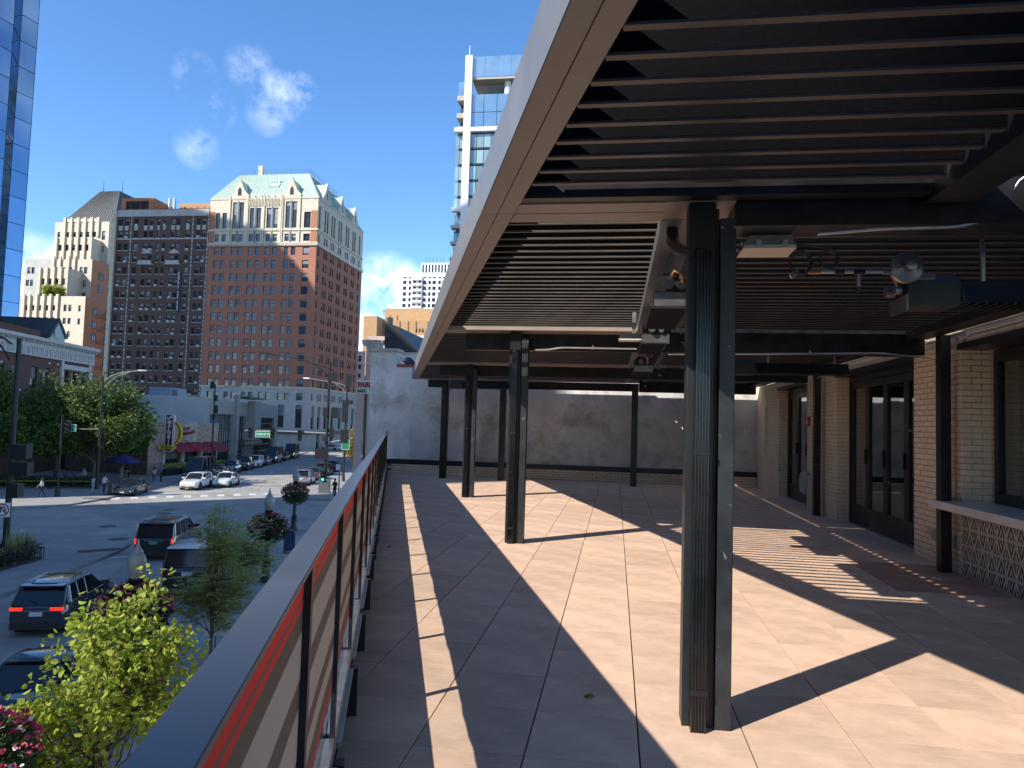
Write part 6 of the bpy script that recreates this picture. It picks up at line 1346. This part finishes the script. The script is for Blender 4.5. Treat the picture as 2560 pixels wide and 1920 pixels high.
# middle pole in front of the grey block
mp_ = gp(527, 1180); MP = thing('mid_lamp_pole', 'dark lamp pole with short arm in front of the red awnings', 'street lamp', mp_, RS)
Am = lambda x, y: atp_m(300 + x / 3.403, 850 + y / 3.403)
def atp_m(x, y): r = pray(x, y); k = mp_.y / r.y; p = r * k + Vector((0, 0, ZC)); return Matrix.Rotation(-RS, 3, 'Z') @ (p - mp_)
pole(MP, Am(795, 375).z, .13, .09); MB().tube([Am(820, 440), Am(870, 405), Am(930, 392), Am(1005, 392)], .04, 8).build('lamp_arm', mPoleG, MP, smooth=50); p = Am(1000, 392); MB().box(p.x - .35, p.x + .3, -.12, .12, p.z - .07, p.z + .05).build('lamp_head', mPoleG, MP)
for x, y, w_, h_ in ((788, 385, .5, .9), (815, 495, .45, .8), (815, 590, .5, 1.1)): p = Am(x, y); MB().box(p.x - w_ / 2, p.x + w_ / 2, -.2, .2, p.z - h_ / 2, p.z + h_ / 2).build('control_box', mSigB, MP)
# bollard, mailbox, valet sign
o = thing('black_bollard', 'black litter bin post beside the man in the white shirt', 'bollard', gp(274, 1238, .13), RS); MB().lathe([(.22, 0), (.22, .08), (.15, .12), (.15, 1.05), (.17, 1.1), (.05, 1.2)], n=12).build('post', mPoleB, o); MB().box(-.5, .3, -.25, .25, 0, .04).build('base_plate', mPoleB, o)
for x, y, lab in ((402, 1204, 'black bollard by the kerb in front of the restaurant'),): o = thing('kerb_bollard', lab, 'bollard', gp(x, y, .13), RS); MB().lathe([(.14, 0), (.14, .1), (.09, .14), (.09, .95), (.05, 1.05)], n=12).build('post', mPoleB, o); MB().cyl((0, 0, .8), (0, 0, .86), .1, n=12).build('band', mPoleB, o)
mb = thing('blue_mailbox', 'dark blue mailbox on the sidewalk behind the flower lamp', 'mailbox', gp(722, 1382, .13), RT + .2); mNav = pm('mailbox_blue', (.012, .022, .075), .4, var=.1)
MB().prism([(-.28, .15), (-.28, 1.0), (-.22, 1.18), (-.1, 1.26), (.1, 1.26), (.22, 1.18), (.28, 1.0), (.28, .15)], 'y', -.3, .3).build('body', mNav, mb); MB().box(-.2, .2, -.32, -.3005, .85, 1.05).build('hatch', mNav, mb)
for a in (-.24, .24):
    for b in (-.26, .26): MB().box(a - .03, a + .03, b - .03, b + .03, 0, .15).build('leg', mNav, mb)
vs_ = thing('valet_sign', 'white parking notice on a post behind the yellow tree', 'sign', gp(536, 1650, .13), RT); MB().cyl((0, 0, 0), (0, 0, 1.65), .03, n=8).build('post', mPoleG, vs_)
q = bevel(MB().box(-.32, .32, -.045, -.031, .72, 1.62).build('sign_plate', ltw, vs_), .01)
for k, tx_ in enumerate(('VALET PARKING', 'ONLY', '10AM', 'TOW ZONE')): link('lettering', text_mesh(tx_, .105 if len(tx_) > 6 else .11, mSigB if k != 2 else mSR, .001), q, (0, -.047, 1.47 - k * .19))
# ================================================================== PLANTS
def leafmat(name, col, tr=.35, var=.25):
    m = pm(name, col, .55, var=0, spec=.35); t, b = nodes(m)
    oi = N(t, 'ShaderNodeNewGeometry'); mr = N(t, 'ShaderNodeMapRange'); mr.inputs[3].default_value = 1 - var; mr.inputs[4].default_value = 1 + var; t.links.new(oi.outputs['Random Per Island'], mr.inputs[0])
    hs = N(t, 'ShaderNodeHueSaturation'); hs.inputs['Color'].default_value = (*col, 1); t.links.new(mr.outputs[0], hs.inputs['Value'])
    mh = N(t, 'ShaderNodeMapRange'); mh.inputs[3].default_value = .478; mh.inputs[4].default_value = .515; wn = N(t, 'ShaderNodeTexWhiteNoise', noise_dimensions='1D'); t.links.new(oi.outputs['Random Per Island'], wn.inputs['W']); t.links.new(wn.outputs['Value'], mh.inputs[0]); t.links.new(mh.outputs[0], hs.inputs['Hue'])
    t.links.new(hs.outputs[0], b.inputs['Base Color'])
    tl_ = N(t, 'ShaderNodeBsdfTranslucent'); t.links.new(hs.outputs[0], tl_.inputs[0]); ms = N(t, 'ShaderNodeMixShader'); ms.inputs[0].default_value = tr
    o = [n for n in t.nodes if n.type == 'OUTPUT_MATERIAL'][0]; t.links.new(b.outputs[0], ms.inputs[1]); t.links.new(tl_.outputs[0], ms.inputs[2]); t.links.new(ms.outputs[0], o.inputs[0]); return m
mLfDk = leafmat('leaf_park_green', (.10, .15, .036), .3, .45); mLfYl = leafmat('leaf_yellow_green', (.31, .375, .05), .45, .3); mLfOl = leafmat('leaf_olive', (.40, .41, .13), .45, .35); mLfFar = leafmat('leaf_autumn', (.30, .24, .05), .4, .35); mLfBk = leafmat('leaf_basket', (.035, .065, .02), .2, .4)
mBark = pm('bark_grey_brown', (.12, .095, .075), .9, var=.3, scale=10, bump=.4, bscale=30); mFlP = pm('petal_pink', (.55, .06, .13), .6, var=.2, scale=20); mFlW = pm('petal_white', (.6, .55, .5), .6, var=.1); mFlY = pm('petal_yellow', (.6, .4, .03), .6, var=.1)
def rv(): 
    while True:
        v = Vector((rnd.uniform(-1, 1), rnd.uniform(-1, 1), rnd.uniform(-1, 1)))
        if .05 < v.length < 1: return v
def leaf(m, p, d, size, up=None, fold=.25, wid=.5):
    d = d.normalized(); a = d.cross(up or rv()).normalized(); n = a.cross(d)
    b = p + d * size - n * size * .12; w = a * size * wid * .5; f = n * size * fold * .3
    c1 = p + d * size * .32; c2 = p + d * size * .72
    m.add([p, c1 - w + f, c2 - w * .8 + f * .7, b, c2 + w * .8 + f * .7, c1 + w + f], [(0, 1, 2, 3), (0, 3, 4, 5)])
def branchy(tr, a, b, r0, r1, wob):
    pts = [a]; n = 4
    for i in range(1, n + 1):
        p = a.lerp(b, i / n)
        if i < n: p = p + rv() * wob
        pts.append(p)
    tr.tube(pts, [r0 + (r1 - r0) * i / n for i in range(n + 1)], 6); return pts
def tree(name, label, loc, trunk_h, crown, nb, nl, lsize, lmat, r=.12, group=None, spray=.5, flat=.6, lean=(0, 0), compound=False, fork=.5, cat='tree'):
    """crown: list of (cx,cy,cz,rx,ry,rz). Limbs run to points spread in the crown; twigs carry the leaves."""
    o = thing(name, label, cat, loc, rnd.uniform(0, 6.28) * 0, group); tr = MB(); lf = MB()
    top = Vector((lean[0], lean[1], trunk_h)); branchy(tr, Vector((0, 0, -.05)), top, r, r * .6, .03 * trunk_h * .3)
    tw = 0
    for k in range(nb):
        c = crown[k % len(crown)]; v = rv(); v = v * (.55 + .45 * v.length) / max(.3, v.length) if rnd.random() < .6 else v
        tip = Vector((c[0] + v.x * c[3], c[1] + v.y * c[4], c[2] + v.z * c[5]))
        st = Vector((0, 0, 0)).lerp(top, rnd.uniform(fork, 1)); pts = branchy(tr, st, tip, r * .34, r * .07, (tip - st).length * .07)
        per = nl // nb
        base = pts[-3]
        for j in range(per):
            u = rnd.random() ** .7; q = base.lerp(tip, u) if u < .9 else tip
            off = rv(); off = Vector((off.x, off.y, off.z * flat)) * spray
            p = q + off
            d = off.normalized() * .7 + rv() * .6 + Vector((0, 0, -.15 if not compound else .05))
            if compound:
                d.z *= .35; d = d.normalized(); sd = d.cross(Vector((0, 0, 1))).normalized()
                for s_ in range(4):
                    for sg in (1, -1): leaf(lf, p + d * lsize * .75 * s_, (sd * sg + d * .45 + Vector((0, 0, -.12))), lsize, Vector((0, 0, 1)) + rv() * .3, .15, .42)
            else: leaf(lf, p, d, lsize * rnd.uniform(.7, 1.25), None, .3, .72)
    tr.build('trunk', mBark, o, smooth=50); stuffy = lf.build('crown', lmat, o); return o
# park trees at the left
def ploc(px, dep): r = pray(px, 1000); k = dep / r.y; return Vector((r.x * k, dep, .13))
G1 = 'park trees on the left'
tree('park_tree', 'broad green tree at the left edge of the park', ploc(45, 71.5), 4.4, [(0, 0, 8.0, 5.8, 4.5, 4.0), (-2.5, 0, 6.4, 3.5, 3.5, 2.6), (2.2, -.5, 5.6, 3.4, 3.5, 2.4)], 120, 22000, .30, mLfDk, .2, G1, .95)
tree('park_tree', 'green tree in front of the lamp pole, right end of the park', ploc(245, 73.5), 4.2, [(0, 0, 8.0, 4.9, 4, 3.8), (2.5, 0, 6.4, 2.7, 3, 2.6), (-2.4, 0, 5.8, 3.0, 3, 2.4)], 120, 21000, .30, mLfDk, .19, G1, .9)
tree('park_tree', 'green park tree between the two larger crowns', ploc(150, 77), 4.2, [(0, 0, 7.0, 4.2, 4, 3.0), (0, -1, 5.0, 4.2, 3.4, 2.0)], 100, 16000, .32, mLfDk, .19, G1, .95)
tree('park_tree', 'darker park tree behind the umbrella', ploc(318, 82), 3.6, [(0, 0, 5.8, 3.0, 3, 2.8)], 60, 7000, .30, mLfDk, .16, G1, .8)
# sidewalk trees below the railing
tree('yellow_green_tree', 'sunlit yellow green young tree just below the railing', tloc(-4.6, 12.9, .13), 2.5, [(.1, .1, 3.2, 1.45, 1.3, 1.0), (-.9, -.3, 2.1, 1.2, 1.0, .65), (.3, .4, 4.1, .75, .8, .65), (.9, .4, 3.0, .8, .9, .9), (-.4, -.7, 1.4, 1.3, 1.0, .5), (.2, .2, 3.3, 1.3, 1.2, .9)], 78, 5600, .118, mLfYl, .05, None, .25, .7, fork=.3)
tree('olive_locust_tree', 'olive green feathery tree beyond the yellow one on the sidewalk', tloc(-5.1, 22.6, .13), 2.6, [(.15, 0, 4.0, .5, .5, .9), (.2, .1, 2.5, 1.15, 1.2, .65), (0, 0, 1.75, 1.35, 1.2, .6)], 80, 2000, .085, mLfOl, .05, None, .32, .3, compound=True, fork=.3)
tree('olive_locust_tree', 'dark feathery tree behind the olive one, nearer the corner', tloc(-5.6, 29.2, .13), 2.4, [(0, 0, 2.7, 1.2, 1.2, .9), (.2, 0, 1.9, 1.3, 1.2, .6)], 60, 1300, .095, mLfOl, .05, None, .32, .35, compound=True, fork=.3)
tree('autumn_street_tree', 'yellowing street tree at the right kerb beside the stucco wall', ploc(890, 92), 2.4, [(0, 0, 4.6, 1.3, 1.3, 1.9)], 40, 4200, .17, mLfFar, .09, None, .5)
tree('roof_terrace_tree', 'bright shrub growing on the cream tower terrace', gloc(pg(105, 735, 174)[0], 174.0 + 4, pg(105, 738, 178)[1]), .8, [(0, 0, 1.6, 3.4, 1.4, 1.5)], 40, 2200, .42, mLfYl, .12, None, .6)
# lamp posts with acorn globes and flower baskets
def basket(parent, z, R, seedn):
    b = MB().lathe([(.12, -.45), (.34, -.2), (.40, .05), (.36, .06), (.28, -.1), (.08, -.35)], n=12).build('basket', mPoleB, parent, (0, 0, z))
    lf = MB(); fl = MB(); fw = MB()
    for k in range(1500):
        v = rv(); v = v.normalized() * (.55 + .45 * rnd.random()); p = Vector((v.x * R, v.y * R, z + v.z * R * .78 - .08)); leaf(lf, p, v + rv() * .8, rnd.uniform(.09, .16), None, .3, .6)
    for k in range(150):
        v = rv().normalized(); v.z = abs(v.z) * .9 + (-.2 if rnd.random() < .25 else 0); p = Vector((v.x * R * 1.02, v.y * R * 1.02, z + v.z * R * .8))
        for j in range(3): leaf(fl if rnd.random() < .85 else fw, p + rv() * .05, v + rv() * .8, .085, None, .2, .8)
    stuff(lf.build('foliage', mLfBk, b, (0, 0, -z))); stuff(fl.build('pink_flowers', mFlP, b, (0, 0, -z))); stuff(fw.build('white_flowers', mFlW, b, (0, 0, -z)))
def lamp(label, loc, R=.85):
    o = thing('globe_lamp_post', label, 'street lamp', loc, RT, 'globe lamp posts with flower baskets')
    MB().lathe([(.28, 0), (.28, .16), (.2, .3), (.17, .9), (.19, .95), (.11, 1.05), (.085, 2.9), (.14, 2.98), (.11, 3.05), (.17, 3.12), (.19, 3.2)], n=14).build('post', mPoleB, o, smooth=40)
    g = MB().lathe([(.13, 3.2), (.19, 3.34), (.225, 3.52), (.225, 3.64), (.18, 3.76), (.13, 3.82)], n=18).build('globe', mLampG, o, smooth=60)
    MB().lathe([(.135, 3.82), (.14, 3.86), (.07, 3.95), (.04, 4.05), (.025, 4.07), (.035, 4.12), (.005, 4.2)], n=12).build('finial', mLampG, g, smooth=50)
    MB().tube([(-.34, 0, 2.6), (0, 0, 2.75), (.34, 0, 2.6)], .02, 6).build('basket_arm', mPoleB, o); basket(o, 2.45, R, 0); return o
lamp('globe lamp with dark pink flower basket, nearer of the pair at the corner', gp(664, 1455, .13))
lamp('globe lamp with flower basket, farther of the pair beside the signal', gp(734, 1326, .13))
lamp('globe lamp half hidden behind the yellow green tree', tloc(-6.3, 19.6, .13))
lamp('flower basket lamp cut off at the bottom left corner', tloc(-5.75, 11.35, .13))
# planters on the island and along the sidewalk
def shrubs(parent, x0, x1, y0, y1, n, h, mat, size=.14, name='foliage'):
    lf = MB()
    for k in range(n): p = Vector((rnd.uniform(x0, x1), rnd.uniform(y0, y1), h * rnd.random() ** .8)); leaf(lf, p, rv() + Vector((0, 0, .6)), size * rnd.uniform(.7, 1.4), None, .3, .45)
    return stuff(lf.build(name, mat, parent))
ip = thing('island_planter', 'fenced flower bed on the traffic island at the left', 'planter', Vector((-23.0, 35.9, .13)), math.atan2(-4.0, .5) + math.pi)
L_ = 8.5
ip.rotation_euler[2] = 0; dirp = Vector((.12, -1, 0)).normalized()
MB().box(-3.2, -.06, -L_ + .06, -.06, 0, .12).build('soil', mBark, ip)
m = MB()
for k in range(52): m.box(-.02, .0, -k * .163 - .012, -k * .163 + .012, 0, .62)
for k in range(20): m.box(-k * .163 - .012, -k * .163 + .012, -.02, 0, 0, .62)
stuff(m.build('fence_pickets', mPoleB, ip)); MB().box(-.025, .005, -L_, 0, .56, .60).box(-3.2, 0, -.025, .005, .561, .601).build('fence_rail', mPoleB, ip)
shrubs(ip, -3.0, -.15, -L_, -.3, 4200, .75, mLfBk, .16); shrubs(ip, -1.0, -.1, -2.6, -.2, 500, .8, leafmat('dried_stems', (.16, .12, .07), .2, .3), .22, 'dried_plants')
m = MB()
for k in range(46): p = Vector((rnd.uniform(-1.0, -.2), rnd.uniform(-1.6, -.3), .3)); m.tube([p, p + Vector((rnd.uniform(-.1, .1), rnd.uniform(-.1, .1), .7)), p + Vector((rnd.uniform(-.3, .3), rnd.uniform(-.3, .3), rnd.uniform(.9, 1.5)))], [.018, .02, .003], 4)
stuff(m.build('tall_grass', mLfOl, ip)); m = MB()
for k in range(26): m.sphere((rnd.uniform(-2.6, -.4), rnd.uniform(-4.5, -1.2), rnd.uniform(.7, .95)), .05, 0, 6, 4)
stuff(m.build('yellow_blooms', mFlY, ip))
pp = thing('park_bed', 'dark shrub bed with low yellow rope along the park edge', 'planter', gp(60, 1222, .13), .28)
MB().box(-8, 5.5, .4, 4, 0, .15).build('soil', mBark, pp); shrubs(pp, -8, 5.5, .5, 4, 2600, .8, mLfBk, .3)
MB().tube([(-8, 0, .75), (-3, 0, .7), (2, 0, .75), (5.5, 0, .72)], .025, 5).build('rope', mFlY, pp)
for k in range(5): MB().cyl((-8 + k * 3.37, 0, 0), (-8 + k * 3.37, 0, .85), .04, n=6).build('rope_post', mPoleB, pp)
# restaurant patio: planters, rail, tables, umbrella
for k in range(4):
    o = thing('patio_planter', ('first', 'second', 'third', 'fourth')[k] + ' leafy planter from the left along the restaurant patio rail', 'planter', rloc(2.3, 1.4 + k * 2.9, .13), -RA, 'planters along the patio rail'); MB().box(-.25, .25, -1.2, 1.2, 0, .75).build('box', mPoleB, o); lf = shrubs(o, -.3, .3, -1.2, 1.2, 450, .6, mLfOl, .2); lf.location.z = .72
o = thing('patio_rail', 'black patio rail in front of the restaurant planters', 'fence', rloc(2.7, 0, .13), -RA); m = MB(); m.box(-.02, .02, 0, 12, .9, .95)
for k in range(60): m.box(-.01, .01, k * .2 - .01, k * .2 + .01, .05, .9)
stuff(m.build('bars', mPoleB, o))
for k in range(4):
    o = thing('patio_table', ('first', 'second', 'third', 'fourth')[k] + ' round patio table from the left outside the restaurant', 'table', rloc(1.2, 1.4 + k * 2.9, .13), -RA, 'tables on the patio'); MB().lathe([(.4, .72), (.42, .74), (.4, .76), (.001, .77)], n=14).build('table_top', mACU, o); MB().lathe([(.25, 0), (.25, .03), (.04, .06), (.04, .72)], n=10).build('pedestal', mPoleB, o)
uu = thing('patio_umbrella', 'dark blue patio umbrella under the park trees', 'umbrella', ploc(316, 77), RS); MB().cyl((0, 0, 0), (0, 0, 2.9), .035, n=8).build('pole', mPoleG, uu)
m = MB(); n = 8; R_ = 1.75; m.add([(0, 0, 2.95)] + [(R_ * math.cos(2 * math.pi * k / n), R_ * math.sin(2 * math.pi * k / n), 2.25) for k in range(n)] + [(R_ * math.cos(2 * math.pi * k / n), R_ * math.sin(2 * math.pi * k / n), 2.05) for k in range(n)], [(0, 1 + k, 1 + (k + 1) % n) for k in range(n)] + [(1 + k, 1 + n + k, 1 + n + (k + 1) % n, 1 + (k + 1) % n) for k in range(n)]); c_ = m.build('canopy', pm('umbrella_navy', (.03, .03, .14), .8, var=.1), uu); c_.modifiers.new('s', 'SOLIDIFY').thickness = .01
for k in range(8): MB().tube([(0, 0, 2.6), (1.6 * math.cos(.785 * k), 1.6 * math.sin(.785 * k), 2.27)], .012, 4).build('rib', mPoleB, uu)
# ================================================================== PEOPLE
mSkin = pm('skin', (.42, .24, .16), .55, var=.05); mSkinD = pm('skin_dark', (.16, .08, .05), .55, var=.05); mHairD = pm('hair_dark', (.012, .009, .008), .5, var=.1); mShoeW = pm('shoe_white', (.6, .6, .58), .6, var=0); mShoeB = pm('shoe_black', (.015, .015, .015), .5, var=0)
def cloth(n, c): return pm('cloth_' + n, c, .85, var=.08, scale=8, bump=.1, bscale=20)
def person(label, loc, heading, top, legs, shoes, h=1.72, stride=.0, arms=(.1, -.1), elbow=.25, skin=None, lean=0.0, hair=None, longhair=False, bag=None):
    """heading: direction faced (clockwise from +Y). Local +y is forward. One skinned body; hair a child."""
    skin = skin or mSkin; hair = hair or mHairD; s = h / 1.72
    o = thing('person', label, 'person', loc, -heading)
    V = []; E = []; Rr = []; lab = []
    def v(p, r, par=None, l=0):
        V.append(Vector(p) * s); Rr.append(r * s); i = len(V) - 1
        if par is not None: E.append((par, i)); lab.append(l)
        return i
    hip = v((0, 0, .95), .135)                                    # root
    waist = v((0, lean * .1, 1.10), .125, hip, 0); chest = v((0, lean * .25, 1.30), .15, waist, 0); neckb = v((0, lean * .35, 1.45), .085, chest, 0); neck = v((0, lean * .4, 1.50), .055, neckb, 2); head0 = v((0, .015 + lean * .42, 1.57), .075, neck, 2); head1 = v((0, .02 + lean * .45, 1.64), .092, head0, 2); head2 = v((0, .0 + lean * .45, 1.70), .075, head1, 2)
    v((0, .105 + lean * .45, 1.615), .016, head1, 2)              # nose
    for sg, sw in ((-1, stride), (1, -stride)):
        hp = v((sg * .10, 0, .90), .095, hip, 1); kn = v((sg * .105, sw * .42 + .04, .50), .062, hp, 1); bk = -.10 if sw < 0 else 0
        an = v((sg * .105, sw * .95 + bk, .10 + (.03 if sw < 0 else 0)), .042, kn, 1); v((sg * .115, sw * .95 + bk + .07, .045), .042, an, 3); v((sg * .12, sw * .95 + bk + .16, .035), .03, len(V) - 1, 3)
    for sg, am in ((-1, arms[0]), (1, arms[1])):
        sh = v((sg * .185, lean * .3, 1.40), .062, chest, 0); el = v((sg * .23, lean * .3 + am * .5, 1.14), .045, sh, 0); wr = v((sg * .22, lean * .3 + am * .9 + elbow * .5, .93 + elbow * .35), .028, el, 2)
        pl = v((sg * .215, lean * .3 + am + elbow * .6, .86 + elbow * .42), .027, wr, 2)
        for f, (dx, dy, ln) in enumerate(((-.03, .0, .075), (-.01, .01, .085), (.01, .01, .08), (.028, .0, .06), (-.035 * sg, .035, .05))): v((sg * .215 + dx, lean * .3 + am + elbow * .6 + dy + ln * elbow, .86 + elbow * .42 - ln), .0085, pl, 2)
    me = bpy.data.meshes.new('body'); me.from_pydata([tuple(p) for p in V], E, []); ob = bpy.data.objects.new('body', me); COL.objects.link(ob)
    sk = ob.modifiers.new('skin', 'SKIN'); 
    for i, d in enumerate(me.skin_vertices[0].data): d.radius = (Rr[i], Rr[i]); d.use_root = (i == 0)
    sk.use_smooth_shade = True; sub = ob.modifiers.new('sub', 'SUBSURF'); sub.levels = 1; sub.render_levels = 1
    nm = bpy.data.meshes.new_from_object(ob.evaluated_get(bpy.context.evaluated_depsgraph_get())); bpy.data.objects.remove(ob)
    nm.materials.clear()
    for q in (top, legs, skin, shoes): nm.materials.append(q)
    segs = [(V[a], V[b], l) for (a, b), l in zip(E, lab)]
    for p in nm.polygons:
        c = p.center; best = 9e9; bl = 0
        for a, b, l in segs:
            ab = b - a; t = max(0, min(1, (c - a).dot(ab) / max(1e-9, ab.length_squared))); d = (c - a - ab * t).length_squared
            if d < best: best = d; bl = l
        p.material_index = bl; p.use_smooth = True
    b = link('body', nm, o)
    hc = V[head1]; m = MB(); m.sphere(hc + Vector((0, -.025, .03)) * s, .105 * s, 0, 12, 7)
    if longhair: m.lathe([(.04 * s, -.32 * s), (.095 * s, -.22 * s), (.10 * s, 0), (.06 * s, .06 * s)], hc + Vector((0, -.06, 0)) * s, 10)
    m.build('hair', hair, o, smooth=60)
    for sx in (-.033, .033): MB().sphere(hc + Vector((sx, .088, .0)) * s, .012 * s, 0, 6, 4).build('eye', mShoeB, o)
    for sx in (-.095, .095): MB().sphere(hc + Vector((sx, .0, -.01)) * s, .022 * s, 0, 6, 4).build('ear', skin, o)
    if bag: MB().box(-.33 * s, -.27 * s, -.1, .1, .75 * s, 1.05 * s).tube([(-.28 * s, 0, 1.02 * s), (-.2 * s, 0, 1.42 * s), (-.15 * s, 0, 1.45 * s)], .012, 5).build('bag', bag, o)
    return o
cW = cloth('white', (.55, .56, .58)); cN = cloth('navy', (.025, .03, .06)); cP = cloth('pink', (.42, .30, .29)); cD = cloth('dark', (.02, .02, .022)); cB = cloth('pale_blue', (.28, .36, .44)); cJ = cloth('jeans', (.05, .065, .10)); cR = cloth('maroon', (.14, .02, .025)); cK = cloth('khaki', (.24, .21, .16)); cRd = cloth('red', (.35, .03, .05)); cG = cloth('grey', (.15, .16, .17))
pw_ = lambda x, y: gp(x, y, .13)
person('woman in white top and long dark trousers walking on the left sidewalk', pw_(103, 1244), math.radians(250), cW, cN, mShoeB, 1.68, .22, (.18, -.15), .2, longhair=True)
person('man in pale pink shirt and dark trousers walking under the trees', pw_(208, 1216), math.radians(200), cP, cD, mShoeW, 1.8, .2, (-.15, .2), .5)
person('woman in pale blue shirt and trousers seen from behind', pw_(231, 1235), math.radians(20), cB, cB, mShoeB, 1.68, .22, (.15, -.2), .2, longhair=True, bag=cN)
person('man in white T-shirt and jeans seen from behind beside the bin post', pw_(259, 1235), math.radians(10), cW, cJ, mShoeB, 1.76, .08, (.05, .1), .4, lean=.15)
person('person in grey shirt standing left in the group of three', pw_(303, 1205), math.radians(110), cG, cK, mShoeB, 1.78, .03, (.05, .05), .6)
person('person in dark shirt standing in the middle of the group of three', pw_(312, 1202), math.radians(190), cD, cK, mShoeB, 1.72, .04, (.05, .1), .7, skin=mSkinD)
person('person in maroon top standing right in the group of three', pw_(322, 1203), math.radians(230), cR, cD, mShoeB, 1.74, .03, (.1, .05), .4)
person('woman in pink top and jeans by the kerb in front of the patio', pw_(384, 1207), math.radians(330), cP, cJ, mShoeW, 1.68, .14, (.05, -.1), .3, longhair=True)
person('person in white jacket and red skirt walking past the grey block', pw_(589, 1172), math.radians(10), cW, cRd, mShoeB, 1.72, .15, (.1, -.1), .2)
person('person in black clothes standing at the corner beside the green signal', pw_(836, 1246), math.radians(200), cD, cD, mShoeB, 1.8, .08, (.05, .1), .6, skin=mSkinD)
